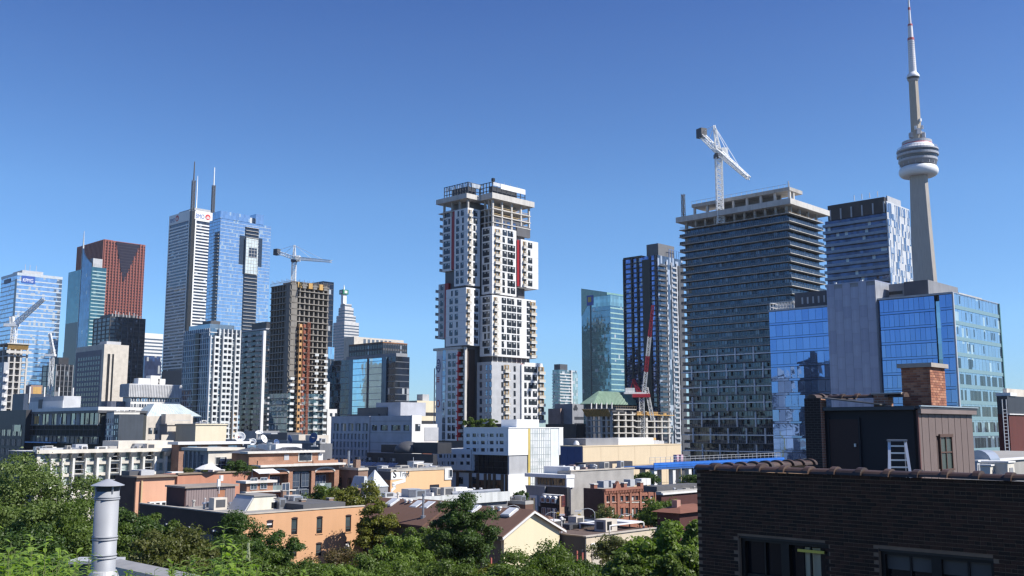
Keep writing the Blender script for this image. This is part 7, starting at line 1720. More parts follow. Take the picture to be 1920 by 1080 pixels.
# ---- low beige parking building with pergola
b = Bld('beige_lot_building', 'low beige building with dark side wall and white slatted roof frame', 'building', (1099, 1007), (1048, 1000), (1246, 982), 104)
H = b.h; WX = b.wx; BB = mat('beige_render', (.52, .44, .33), .85, streak=.06)
b.box('wall', BB, 0, -.01, 0, WX, 1, H); b.box('side_wall', mat('charcoal_wall', (.05, .05, .06), .8), -.15, 0, 0, 0, b.wy + 2, H); b.box('roof', mat('brown_roof_felt', (.12, .085, .07), .9), 0, 1, 0, WX, 15, H - .25); b.box('coping', mat('pale_coping', (.45, .40, .34), .8), -.2, -.15, H, WX, .3, H + .12); b.box('coping', mat('brown_coping', (.26, .20, .15), .8), -.2, .3, H, .2, b.wy + 2, H + .12)
roofscape(b, 15, 7, x0=6, y0=6, y1=14, z=H - .25, par=0, m=mat('brown_roof_felt', (.12, .085, .07), .9))
x, z1 = b.pw(1109, 1013); x2, z0 = b.pw(1112 + 6, 1040); d = b.box('door', mat('weathered_door', (.45, .40, .33), .8), x, -.1, 0, x + 1.2, .0, z1 - .6); ob('handle', MB().box(x + 1.0, -.16, .9, x + 1.08, -.1, 1.1).mesh('handle', STEEL), d); b.box('door_frame', WHITE2, x - .15, -.12, z1 - .6, x + 1.35, -.01, z1 - .3); b.box('graffiti_patch', mat('graffiti', (.40, .24, .19), .8, var=.3, scale=2), x + 1.5, -.04, .3, x + 3.2, -.005, 2.2)
b.box('side_door', BLACKF, -.2, 3, 0, -.152, 4.2, 3)
p = onz(1143, 993, H); t = thing('roof_pergola', 'white steel roof frame with slats on the low beige building', 'pergola', (p[0], p[1], H - .25), ROT)
PW_ = 4.2; PL = 6.2; hz = .6
for (x0, y0) in ((0, 0), (PL, 0), (0, PW_), (PL, PW_)): ob('post', MB().box(x0, y0, 0, x0 + .15, y0 + .15, hz).mesh('post', WHITE2), t)
ob('frame', MB().box(0, 0, hz, PL, .4, hz + .12).box(0, PW_ - .2, hz, PL + .2, PW_ + .2, hz + .12).box(0, .4, hz, .5, PW_ - .2, hz + .12).box(PL - 2.0, .4, hz, PL + .2, PW_ - .2, hz + .12).mesh('frame', WHITE), t)
sm_ = MB().box(0, .4, hz - .02, .06, PW_ - .2, hz + .06).mesh('slat', GREYL)
for i in range(13): ob('slat', sm_, t, (.6 + i * .28, 0, 0))
unit('rooftop_unit', 'beige rooftop air handler beside the white pergola', 'rooftop unit', 1136, 998, H - .25, 2.0, 1.6, 1.3, BEIGE)
unit('rooftop_unit', 'dark long roof unit behind the beige air handler', 'rooftop unit', 1068, 994, H - .25, 5.0, 1.4, .6, DARK2)
p = onz(1053, 995, H); t = thing('vent_pipe', 'thin white roof vent pipe by the brown hip roof', 'pipe', (p[0], p[1], H - .25)); ob('stem', MB().beam((0, 0, 0), (0, 0, 1.4), .14, n=8).mesh('stem', WHITE2), t); ob('cap', MB().lathe([(.22, 1.4), (.22, 1.6), (.05, 1.75)], 10).mesh('cap', WHITE2), t)
b = Bld('fence_wall', 'long dark metal fence wall behind the low beige building', 'fence', (1143, 975), (1045, 967), None, 121, wx=.3)
n = 26
for i in range(n): b.box('fence_board', DARK, -.05 - (i % 2) * .03, b.wy * i / n, 0, .2, b.wy * (i + 1) / n - .03, b.h)
roofscape(b, 77, 0, par=0) if 0 else None
# ---- dark red low roofs at the right, near the brick wall
b = Bld('maroon_roof_block', 'dark maroon low block with pale roof edge beside the blue shelter', 'building', (1240, 928), (1230, 926), (1330, 922), 150)
b.mass(mat('maroon_wall', (.07, .025, .022), .9)); b.box('roof_edge', WHITE2, 0, -.3, b.h, b.wx, 1, b.h + .25); b.box('rear_roof', ROOFD, 1, 1.5, b.h + .25, b.wx, 4, b.h + 1.1)
roofscape(b, 9, 4)
b = Bld('brick_gable_house', 'small brown roofed house with pink brick chimney beside the dark wall', 'house', (1274, 962), None, (1325, 962), 112, wy=3)
b.mass(mat('maroon_wall', (.07, .025, .022), .9)); zt = b.px_z(945, 3, 3)
b.part('roof', MB().prism([(-.5, -.5), (b.wx, -.5), (b.wx, 3.5), (-.5, 3.5)], b.h, zt, top=[(b.wx * .4, 1.5), (b.wx, 1.5), (b.wx, 2), (b.wx * .4, 2)]), mat('rust_roof', (.18, .075, .05), .9)); b.box('chimney', mat('pink_brick', (.42, .23, .18), .85), 1.3, 1.2, b.h, 2.0, 1.9, zt + .6)
# ================================================================== NEAR BRICK BUILDING
import numpy as np
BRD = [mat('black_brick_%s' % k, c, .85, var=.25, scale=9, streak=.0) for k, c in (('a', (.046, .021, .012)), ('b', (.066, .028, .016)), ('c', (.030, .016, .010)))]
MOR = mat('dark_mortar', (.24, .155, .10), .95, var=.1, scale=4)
p0 = at(1306, 880, 24.4); ZT = p0[2]
nb = thing('brick_building', 'dark brick building with clay coping tiles and wide windows, nearest on the right', 'building', (p0[0], p0[1], 0), ROT)
class _L(Bld):
    pass
L = Bld(None, '', c=(1306, 880), D=24.4, wx=10, wy=10); L.root = nb
LEN = 11.8; zbot = 14.5
fy = lambda px, py: L.pn(px, py)
w1 = (fy(1553, 1012)[0], fy(1384, 1003)[0]); w2 = (fy(1862, 1040)[0], fy(1646, 1022)[0])
zw1 = fy(1384, 1004)[1]; 
wins_ = [(w1[0], w1[1], zbot, zw1), (w2[0], w2[1], zbot, zw1 - .02)]
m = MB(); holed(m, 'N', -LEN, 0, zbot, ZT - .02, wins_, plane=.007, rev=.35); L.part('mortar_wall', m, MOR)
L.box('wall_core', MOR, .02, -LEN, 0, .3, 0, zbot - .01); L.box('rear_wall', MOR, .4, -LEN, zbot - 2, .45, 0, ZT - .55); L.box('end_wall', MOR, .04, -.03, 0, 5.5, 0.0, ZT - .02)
BH, BW_, MJ = .067, .205, .0115
bricks = []
course = 0; z = ZT - .02 - BH
while z > zbot:
    off = (BW_ + MJ) * (.5 if course % 2 else 0); header = course % 6 == 3
    bw = BW_ if not header else BW_ / 2 - MJ / 2
    y = -off
    while y > -LEN:
        y1 = min(0, y); y0 = max(y - bw, -LEN)
        if y1 - y0 > .04 and not any(a - .02 < (y0 + y1) / 2 < c + .02 and z < t_ + .0 for (a, c, _, t_) in wins_): bricks.append((y0, y1, z))
        y -= bw + MJ
    z -= BH + MJ; course += 1
def seen(bk):
    y, zz = (bk[0] + bk[1]) / 2, bk[2]; X, Y_ = L.N2[0] + EV[0] * y, L.N2[1] + EV[1] * y
    u = (zz - CAMZ); d = Y_ * cos(PITCH) + u * sin(PITCH); v = -Y_ * sin(PITCH) + u * cos(PITCH)
    return X / d * F < 968 and v / d * F > -545, (bk[1] - bk[0]) / d
vis = sorted([b_ for b_ in bricks if seen(b_)[0]], key=lambda b_: -seen(b_)[1]); near = vis[:300]; rest = [b_ for b_ in bricks if b_ not in set(near)]
rnd = random.Random(4); bms = {}
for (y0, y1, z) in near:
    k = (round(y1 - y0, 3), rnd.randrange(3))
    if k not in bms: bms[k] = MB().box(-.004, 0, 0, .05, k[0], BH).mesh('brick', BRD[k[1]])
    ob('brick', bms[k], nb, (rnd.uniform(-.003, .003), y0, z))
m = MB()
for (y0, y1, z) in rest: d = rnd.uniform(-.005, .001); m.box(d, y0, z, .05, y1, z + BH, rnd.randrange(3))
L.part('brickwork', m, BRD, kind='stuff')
# coping tiles: half round clay tiles with raised collars
TILE = [mat('clay_tile_%d' % i, c, .5, var=.3, scale=5, streak=.12, spec=.5) for i, c in enumerate(((.052, .030, .022), (.040, .026, .021), (.070, .042, .030)))]
def tile_mesh(mm, L_=.60):
    b_ = MB(); n = 8
    for (a, c, r) in ((0, L_ * .84, .135), (L_ * .79, L_, .19)):
        for i in range(n):
            t0, t1 = pi * i / n, pi * (i + 1) / n
            P = lambda t, y, rr: (.12 - rr * cos(t) * 1.25, -y, rr * sin(t) * .85)
            b_.poly([P(t0, a, r), P(t0, c, r), P(t1, c, r), P(t1, a, r)])
        b_.poly([P(pi * i / n, a, r) for i in range(n + 1)][::-1]); b_.poly([P(pi * i / n, c, r) for i in range(n + 1)])
    return b_.mesh('coping_tile', mm)
tms = [tile_mesh(t_) for t_ in TILE]
for i in range(int(LEN / .6)):
    o = ob('coping_tile', rnd.choice(tms), nb, (rnd.uniform(-.012, .012), -.6 * i + .04, ZT + rnd.uniform(-.008, .008))); o.rotation_euler = (rnd.gauss(0, .012), 0, rnd.gauss(0, .012))
for i in range(9):
    o = ob('coping_tile', rnd.choice(tms), nb, (.3 + .6 * i, -.12, ZT - .03), pi / 2)
L.box('roof_deck', ROOFD, .32, -LEN, ZT - .75, 12, -.04, ZT - .6)
# windows of the near wall
DKF = mat('bronze_frame', (.016, .012, .010), .5); LIN = mat('grey_lintel', (.05, .042, .036), .7); RMG = mat('dim_pane', (.02, .022, .026), .08, .35, var=.03); BLD_ = mat('roller_blind', (.11, .10, .09), .8)
for wi, (a, c, zb, zt) in enumerate(wins_):
    wn_ = L.part('window', MB().box(.12, a, zt - .12, .3, c, zt).box(.12, a, zb, .3, a + .09, zt - .12).box(.12, c - .09, zb, .3, c, zt - .12).box(.12, (a + c) / 2 - .1, zb, .3, (a + c) / 2 + .1, zt - .12), DKF)
    ob('lintel', MB().box(.03, a - .08, zt - .05, .11, c + .08, zt + .05).mesh('lintel', LIN), wn_)
    for k in range(2):
        q0, q1 = (a + .09, (a + c) / 2 - .1) if k == 0 else ((a + c) / 2 + .1, c - .09)
        if wi == 1: ob('roller_blind', MB().box(.22, q0, zt - .42, .25, q1, zt - .13).mesh('roller_blind', BLD_), wn_)
        ob('sash', MB().box(.18, q0 + (q1 - q0) * .45, zb, .24, q0 + (q1 - q0) * .49, zt - .12).box(.18, q0, zt - .92, .24, q1, zt - .85).mesh('sash', DKF), wn_)
        if not (wi == 0 and k == 0): ob('pane', MB().box(.26, q0, zb, .27, q1, zt - .12).mesh('pane', RMG), wn_)
        else:
            ys = fy(1497, 1040)[0], fy(1528, 1040)[0]
            ob('pane', MB().box(.26, q0, zb, .27, ys[1], zt - .12).box(.26, ys[0], zb, .27, q1, zt - .12).mesh('pane', RMG), wn_)
            ob('reflection_pane', MB().box(.30, ys[1], zb, .31, ys[0], zt - .16).mesh('reflection_pane', mat('cream_reflection', (.62, .52, .34), .8)), wn_)  # painted panel standing for the orange building's reflection in the glass
            sl_ = ob('strip_light', MB().box(.16, fy(1538, 1018)[0], zt - .26, .2, fy(1488, 1020)[0], zt - .2).mesh('strip_light', mat('yellow_strip', (.75, .60, .10), .4)), wn_)
L.box('interior', mat('room_dark', (.02, .018, .018), .9), .38, -LEN + .1, zbot, .395, -.05, ZT - 1)
# ---- shed on that roof
S = Bld('roof_shed', 'mauve plank clad roof shed with shaded north wall, dark door and small window', 'shed', (1718, 760), (1543, 749), (1820, 766), 30.0)
dz = S.z0; H = S.h; zr = ZT - .6; S.root.location.z = 0
yL_, xR_ = S.wy, S.wx
BLKW = mat('shade_dark_wall', (.018, .017, .02), .7, var=.1, scale=2); MAU = mat('mauve_plank', (.150, .112, .10), .65, var=.05, scale=2.5, streak=.05)  # shade of the north wall put into the near-black wall colour
S.box('north_wall', BLKW, -.0, .02, zr, .2, yL_, H - .1); S.box('backing', mat('mauve_gap', (.08, .055, .05), .8), 0, .0, zr, xR_, .1, H - .12); S.box('rear_wall', BLKW, xR_ - .2, .12, zr, xR_, yL_, H - .12)
npk = 17; pwid = xR_ / npk
wx0, wx1 = S.pw(1760, 845)[0], S.pw(1783, 845)[0]; wz0, wz1 = S.pw(1770, 879)[1], S.pw(1770, 817)[1]
for i in range(npk):
    a, c = i * pwid, (i + 1) * pwid - .018
    segs = [(zr, H - .14)] if (c < wx0 or a > wx1) else [(zr, wz0), (wz1, H - .14)]
    for (z0, z1) in segs: ob('siding_plank', MB().box(a, -.03 - (i % 2) * .006, z0, c, .0, z1).mesh('siding_plank', MAU), S.root)
w_ = S.part('window', MB().box(wx0, -.07, wz0, wx0 + .05, .02, wz1).box(wx1 - .05, -.07, wz0, wx1, .02, wz1).box(wx0 - .04, -.09, wz1 - .04, wx1 + .04, .02, wz1 + .05).box(wx0 - .04, -.09, wz0 - .05, wx1 + .04, .02, wz0).box((wx0 + wx1) / 2 - .02, -.06, wz0, (wx0 + wx1) / 2 + .02, .02, wz1).box(wx0, -.06, (wz0 + wz1) / 2 - .02, wx1, .02, (wz0 + wz1) / 2 + .02), mat('window_brown', (.09, .05, .035), .6))
for (a, c) in ((wx0 + .05, (wx0 + wx1) / 2 - .02), ((wx0 + wx1) / 2 + .02, wx1 - .05)):
    for (e, f) in ((wz0, (wz0 + wz1) / 2 - .02), ((wz0 + wz1) / 2 + .02, wz1 - .04)): ob('pane', MB().box(a, -.03, e, c, -.015, f).mesh('pane', glass('shed_pane', (.10, .13, .12), 3, 3, metal=.4, blind=0)), w_)
dy0, dy1 = S.pn(1612, 840)[0], S.pn(1558, 840)[0]; d = S.box('door', mat('oxblood_door', (.035, .016, .014), .6), -.04, dy0, zr, .0, dy1, S.pn(1590, 786)[1]); ob('door_frame', MB().box(-.06, dy0 - .06, zr, -.0, dy0 - .005, S.pn(1590, 783)[1]).box(-.06, dy1 + .005, zr, -.0, dy1 + .06, S.pn(1590, 783)[1]).mesh('door_frame', BLKW), d); ob('handle', MB().box(-.09, dy0 + .08, zr + 1.0, -.04, dy0 + .14, zr + 1.1).mesh('handle', STEEL), d)
S.box('roof', mat('roofing_felt', (.045, .05, .06), .6), -.12, -.16, H - .1, xR_ + .16, yL_ + .05, H - .02)
S.box('fascia', mat('mauve_fascia', (.20, .155, .14), .6), -.04, -.15, H - .24, xR_ + .1, -.05, H - .1); S.box('drip_edge', mat('pale_flashing', (.46, .50, .52), .35, .5), -.13, -.19, H - .035, xR_ + .18, -.13, H + .0)
S.box('north_gutter', mat('dark_gutter', (.05, .055, .065), .4, .3), -.16, .0, H - .13, -.05, yL_ * .98, H - .03)
S.box('corner_trim', mat('red_brown_trim', (.12, .05, .04), .6), -.035, -.05, zr, .03, .0, H - .14)
# brick pier with tiled top at the left end
pL = S.pn(1543, 745)[0]; pR = S.pn(1513, 742)[0]; zp_ = S.pn(1530, 747)[1]
DB = brick('pier_brick_shaded', (.030, .018, .015), (.022, .014, .012), (.07, .058, .05), .215, .0785, .011); OB = brick('pier_brick_lit', (.34, .15, .085), (.28, .12, .07), (.34, .26, .22), .215, .0785, .011)  # same brick twice: a shade-dark copy and a sunlit copy
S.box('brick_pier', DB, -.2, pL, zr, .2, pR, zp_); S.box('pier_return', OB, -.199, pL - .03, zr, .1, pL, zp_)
for i in range(5):
    o = ob('coping_tile', rnd.choice(tms), S.root, (.05 + .55 * i, pL + .3 , zp_ + .02), pi / 2)
S.part('lean_flashing', MB().extrude([(-.3, pL - .1, zp_ - .02), (.3, pL - .1, zp_ - .02), (.3, pL - 1.9, H + .02), (-.1, pL - 1.9, H + .02)], (0, 0, .04)), mat('grey_flashing', (.13, .125, .12), .5, .3))
for i in range(5):
    o = ob('coping_tile', rnd.choice(tms), S.root, (.35, pL - .0 - .5 * i, zp_ + .0)); o.scale = (.9, .85, .9)
ps = S.pn(1640, 742, .4)[0]; S.box('brick_stub', OB, .3, ps - .45, H - .02, .7, ps, S.pn(1640, 740, .4)[1]); S.box('stub_cap', CONC, .25, ps - .9, S.pn(1640, 740, .4)[1], .75, ps + .05, S.pn(1640, 737, .4)[1])
# chimney of single bricks
C_ = Bld('brick_chimney', 'large square orange brick chimney with concrete cap above the roof shed', 'chimney', (1743, 688), (1689, 688), (1771, 690), 30.9)
zc = H - .05; ch = C_.h
C_.box('mortar_core', mat('pale_mortar', (.34, .25, .20), .9, var=.1, scale=4), .012, .012, zc, C_.wx - .012, C_.wy - .012, ch)
CBm = [mat('chimney_brick_%d' % i, c, .85, var=.2, scale=6, streak=0) for i, c in enumerate(((.36, .15, .085), (.30, .12, .07), (.42, .20, .12), (.25, .10, .065)))]
hh = .0785; bl_ = .2; cms = {}
def cbrick(face, a, c, z):
    k = (face, round(c - a, 3), rnd.randrange(4))
    if k not in cms: cms[k] = (MB().box(0, 0, 0, k[1], .08, hh - .012) if face == 'W' else MB().box(0, 0, 0, .08, k[1], hh - .012)).mesh('brick', CBm[k[2]])
    ob('brick', cms[k], C_.root, (a, rnd.uniform(-.003, .003), z) if face == 'W' else (rnd.uniform(-.003, .003), a, z))
z = zc; k = 0
while z < ch - .02:
    for face, Ln in (('W', C_.wx), ('N', C_.wy)):
        a = (0.0 if (k % 2 == 0) == (face == 'W') else -.106)
        while a < Ln - .03:
            s0, s1 = max(a, .0 if face == 'W' else .0), min(a + bl_, Ln)
            if s1 - s0 > .03: cbrick(face, s0 + (.085 if face == 'N' and s0 < .01 else 0), s1, z)
            a += bl_ + .012
    z += hh; k += 1
C_.box('cap', mat('concrete_cap', (.36, .32, .28), .85, var=.1, scale=3), -.09, -.09, ch, C_.wx + .09, C_.wy + .09, ch + .13)
# ladder
q = at(1686, 886, 28.2); lt = thing('step_ladder', 'aluminium step ladder leaning before the shaded shed wall', 'ladder', (q[0], q[1], zr), -.25)
ALU = mat('aluminium', (.62, .63, .64), .35, .5, var=.05, scale=6); ht = at(1690, 826, 28.2)[2] - zr
for s_ in (-1, 1):
    ob('rail', MB().beam((s_ * .29, -.25, 0), (s_ * .21, .1, ht), .035, .075).mesh('rail', ALU), lt); ob('rear_leg', MB().beam((s_ * .26, .65, 0), (s_ * .2, .14, ht - .05), .03, .05).mesh('rear_leg', ALU), lt)
for i in range(6):
    f = (i + .6) / 6.4; ob('step', MB().box(-.28 + .07 * f, -.26 + .35 * f, ht * f - .02, .28 - .07 * f, -.14 + .35 * f, ht * f + .02).mesh('step', ALU), lt)
ob('top_cap', MB().box(-.26, .0, ht - .02, .26, .22, ht + .03).mesh('top_cap', mat('ladder_cap', (.25, .26, .28), .5)), lt)
# roof equipment at the far right
EQ = mat('cream_case', (.60, .56, .48), .7, var=.04)
for (lb, px, py, D, w_, d_, h_, mm) in (('cream ducted roof unit beside a tilted grey hood', 1868, 874, 40, 1.2, 1.2, .8, EQ), ('pale roof unit with slanted side, at the right edge behind the tiles', 1901, 868, 40, 1.0, 1.2, 1.0, EQ), ('grey electrical cabinet between the shed and cream roof unit', 1846, 866, 38, .35, .4, .55, GREYL)):
    p = at(px, py, D); t = thing('rooftop_unit', lb, 'rooftop unit', (p[0] - .3, p[1], p[2] - h_), ROT); ob('case', MB().extrude([(0, 0, 0), (w_, 0, 0), (w_ * .9, 0, h_), (w_ * .15, 0, h_)], (0, d_, 0)).mesh('case', mm), t); ob('lid', MB().box(w_ * .1, -.05, h_, w_ * .95, d_ + .05, h_ + .06).mesh('lid', WHITE2), t); ob('grille', MB().box(w_ * .3, -.02, h_ * .2, w_ * .7, .0, h_ * .8).mesh('grille', GREYP), t)
p = at(1843, 858, 46); t = thing('duct_hood', 'rounded grey ventilation duct hood right of the mauve shed wall', 'duct', (p[0], p[1], p[2] - .2), ROT)
m = MB().lathe([(.55, -.6), (.55, .6)], 20); o = ob('drum', m.mesh('drum', mat('duct_grey', (.30, .33, .38), .4, .3), False), t); o.rotation_euler = (0, pi / 2, 0); ob('duct', MB().box(-.4, -.5, -1.4, .4, .5, -.3).mesh('duct', mat('duct_grey', (.30, .33, .38))), t)
b = Bld('equipment_roof', 'pale roof deck with white edge carrying equipment, far right', 'building', (1822, 868), None, (2100, 880), 44, wy=8); b.mass(mat('deck_grey', (.30, .29, .27), .9)); b.box('edge', WHITE2, -.1, -.1, b.h, b.wx, .2, b.h + .1)
# ================================================================== OWN ROOF: vent pipe, parapet cap, weeds
rfb = MB().box(-9, 2.5, 0, 3.2, 12.2, 17.9); ob('roof', rfb.mesh('roof', mat('own_roof', (.07, .065, .055), .95, var=.2, scale=3)), None, kind='structure')
D = 14.0; p = at(193, 1075, D); pt = at(197, 898, D); r_ = 21 * D / F
vt = thing('vent_pipe', 'tall galvanised vent pipe with conical rain cap, nearest on the left', 'pipe', (p[0], p[1], 17.0)); h0 = pt[2] - 17.0
GALV = mat('galvanised_pipe', (.31, .32, .34), .6, .12, var=.10, scale=2.5, streak=.14)
def zz(py): return at(193, py, D)[2] - 17.0
ob('tube', MB().lathe([(r_, -1), (r_, zz(921))], 40).mesh('tube', GALV, True), vt)
for py in (932, 935.5, 1006, 1011, 1040, 1045.5): 
    z = zz(py); ob('seam_ring', MB().lathe([(r_, z - .015), (r_ + .012, z - .006), (r_ + .012, z + .006), (r_, z + .015)], 40).mesh('seam_ring', GALV, True), vt)
ob('inner_collar', MB().lathe([(r_ * .9, zz(924)), (r_ * .9, zz(909))], 32).mesh('inner_collar', mat('pipe_inside', (.06, .06, .06), .7)), vt)
for k in range(4): a = pi / 4 + k * pi / 2; ob('strut', MB().beam((r_ * .98 * cos(a), r_ * .98 * sin(a), zz(925)), (r_ * 1.1 * cos(a), r_ * 1.1 * sin(a), zz(908)), .02).mesh('strut', GALV), vt)
R_ = 29 * D / F; ob('rain_cap', MB().lathe([(R_, zz(910.5)), (R_ * 1.0, zz(909.5)), (.02, zz(898))], 40).mesh('rain_cap', mat('cap_metal', (.50, .51, .53), .45, .4, var=.03), False), vt)
ob('base_flashing', MB().lathe([(r_ + .06, zz(1088)), (r_ + .05, zz(1082)), (r_ + .02, zz(1070)), (r_, zz(1069))], 32).mesh('base_flashing', mat('lead_flashing', (.45, .45, .45), .6, .2, var=.2, scale=9)), vt)
pc_ = at(212, 1058, 15.0); pc = thing('parapet_cap', 'grey metal parapet capping running out beside the vent pipe', 'parapet', (pc_[0], pc_[1], 0), ROT)
ob('coping', MB().extrude([(-.1, .2, pc_[2]), (.2, .2, pc_[2] + .04), (.2, .2, pc_[2] - .05), (-.12, .2, pc_[2] - .12)], (0, -5.5, 0)).mesh('coping', mat('coping_metal', (.34, .33, .31), .5, .2, var=.15, scale=4)), pc); ob('upstand', MB().box(-.05, -5.3, 16, .3, .2, pc_[2] - .1).mesh('upstand', DARK), pc)
pd_ = at(150, 1062, 15.2); t = thing('roof_box', 'low dark roof box just left of the vent pipe', 'roof box', (pd_[0], pd_[1], 17.0)); ob('case', MB().box(-.15, 0, 0, .45, .4, pd_[2] - 17.0 + .04).mesh('case', DARK2), t); ob('lid', MB().box(-.2, -.05, pd_[2] - 16.96, .5, .45, pd_[2] - 16.92).mesh('lid', GREYL), t)
# ------------------------------------------------------------------ foliage
def leafmat(name, col, col2, trans=.35, rough=.5):
    m, nt, b = _new(name); g = nt.nodes.new('ShaderNodeNewGeometry'); vec = nt.nodes.new('ShaderNodeTexCoord').outputs['Object']
    nz = nt.nodes.new('ShaderNodeTexNoise'); nz.inputs['Scale'].default_value = .45; nt.links.new(vec, nz.inputs[0])
    f = _math(nt, 'ADD', _math(nt, 'MULTIPLY', g.outputs['Random Per Island'], .6), _math(nt, 'MULTIPLY', _math(nt, 'SUBTRACT', nz.outputs[0], .3), .9))
    cc = _mix(nt, f, col, col2); nt.links.new(cc, b.inputs['Base Color']); b.inputs['Roughness'].default_value = rough; b.inputs['Specular IOR Level'].default_value = .35
    tr = nt.nodes.new('ShaderNodeBsdfTranslucent'); sc = nt.nodes.new('ShaderNodeVectorMath'); sc.operation = 'MULTIPLY'; nt.links.new(cc, sc.inputs[0]); sc.inputs[1].default_value = (1.5, 1.7, .7); nt.links.new(sc.outputs[0], tr.inputs[0])
    mx = nt.nodes.new('ShaderNodeMixShader'); mx.inputs[0].default_value = trans; nt.links.new(b.outputs[0], mx.inputs[1]); nt.links.new(tr.outputs[0], mx.inputs[2])
    nt.links.new(mx.outputs[0], nt.nodes['Material Output'].inputs[0]); return m
LEAF = {'green': leafmat('leaf_green', (.055, .095, .016), (.125, .175, .034)), 'dark': leafmat('leaf_dark', (.032, .068, .014), (.075, .12, .026)), 'silver': leafmat('leaf_silver', (.075, .12, .026), (.155, .20, .06), .3),
        'yellow': leafmat('leaf_yellow', (.09, .115, .018), (.19, .18, .03)), 'olive': leafmat('leaf_olive', (.09, .10, .03), (.16, .17, .07)), 'brown': leafmat('leaf_brown', (.06, .075, .018), (.125, .13, .034)),
        'rose': leafmat('leaf_rose', (.075, .075, .025), (.15, .095, .05)), 'bright': leafmat('leaf_bright', (.075, .125, .018), (.17, .24, .045)), 'shoot': leafmat('leaf_shoot', (.16, .25, .03), (.30, .40, .08), .4), 'weed': leafmat('leaf_weed', (.105, .18, .018), (.21, .31, .045), .4)}
BARK = mat('bark', (.07, .055, .042), .95, var=.2, scale=3)
def leaf_mesh(name, P, N, S, mat_, rng, asp=.5):
    """one folded-diamond leaf per row of P facing N"""
    n = len(P); t = rng.normal(size=(n, 3)); t -= (t * N).sum(1)[:, None] * N; t /= np.linalg.norm(t, axis=1)[:, None] + 1e-9
    s = np.cross(N, t); S = S[:, None]
    V = np.stack([P - t * S * .5, P + s * S * asp * .5 + N * S * .06, P + t * S * .5 - N * S * .1, P - s * S * asp * .5 + N * S * .06], 1).reshape(-1, 3)
    me = bpy.data.meshes.new(name); me.vertices.add(4 * n); me.vertices.foreach_set('co', V.ravel().astype(np.float32))
    me.loops.add(4 * n); me.loops.foreach_set('vertex_index', np.arange(4 * n, dtype=np.int32)); me.polygons.add(n)
    me.polygons.foreach_set('loop_start', np.arange(0, 4 * n, 4, dtype=np.int32)); me.polygons.foreach_set('loop_total', np.full(n, 4, dtype=np.int32))
    me.materials.append(mat_); me.update(calc_edges=True); return me
def crown_points(rng, rx, rz, n, clumps, cr):
    d = rng.normal(size=(clumps, 3)); d /= np.linalg.norm(d, axis=1)[:, None]; rad = rng.uniform(.15, .95, clumps) ** .7
    C = d * rad[:, None] * np.array([rx, rx, rz]); C[:, :2] *= np.where(C[:, 2:3] < -.3 * rz, .85, 1.0)
    k = rng.integers(0, clumps, n); v = rng.normal(size=(n, 3)); v /= np.linalg.norm(v, axis=1)[:, None]; v[:, 2] = np.where(v[:, 2] < -.45, -v[:, 2] * .6, v[:, 2])
    R = (cr * rng.uniform(.6, 1.25, clumps))[k] * np.where(rng.random(n) < .07, rng.uniform(1.1, 1.55, n), rng.uniform(.45, 1.08, n) ** .6)
    P = C[k] + v * R[:, None] * np.array([1, 1, .78]); N = v + rng.normal(size=(n, 3)) * .55 + np.array([0, 0, .25]); N /= np.linalg.norm(N, axis=1)[:, None]
    return P, N, C
def tree(label, px, pt, hw, pb, D, kind, leaf=.24, n=9000, seed=0, name='tree', cat='tree', clumps=64, trunk=True, group=None, zbase=0.0, asp=.55, cr=.23):
    rng = np.random.default_rng(seed or int(px * 7 + pt)); c = at(px, (pt + pb) / 2, D); pb = pb + (pb - pt) * .25; c = at(px, (pt + pb) / 2, D); rx = hw * D / F * 1.22; rz = (at(px, pt, D)[2] - at(px, pb, D)[2]) / 2 * 1.0
    t = thing(name, label, cat, (c[0], c[1], zbase), float(rng.uniform(0, 6)), group)
    n = int(n * 1.7); P, N, C = crown_points(rng, rx * .93, rz * .93, n, clumps, cr * max(rx, .6 * rz)); zc = c[2] - zbase
    S = rng.uniform(.65, 1.3, n) * leaf; P[:, 2] += zc
    ob('crown', leaf_mesh('crown', P, N, S, LEAF[kind], rng, asp), t)
    if trunk:
        m = MB(); h = zc - rz * .4; r0 = max(.06, rx * .06); m.beam((0, 0, 0), (0, 0, h), r0 * 2, n=7, w2=r0 * 1.2)
        for i in range(min(9, clumps)): e = C[i]; m.beam((0, 0, h * .8 + .2 * h * (i % 3) / 3), (e[0], e[1], e[2] + zc), r0 * .9, n=5, w2=r0 * .25)
        ob('trunk', m.mesh('trunk', BARK), t)
    return t
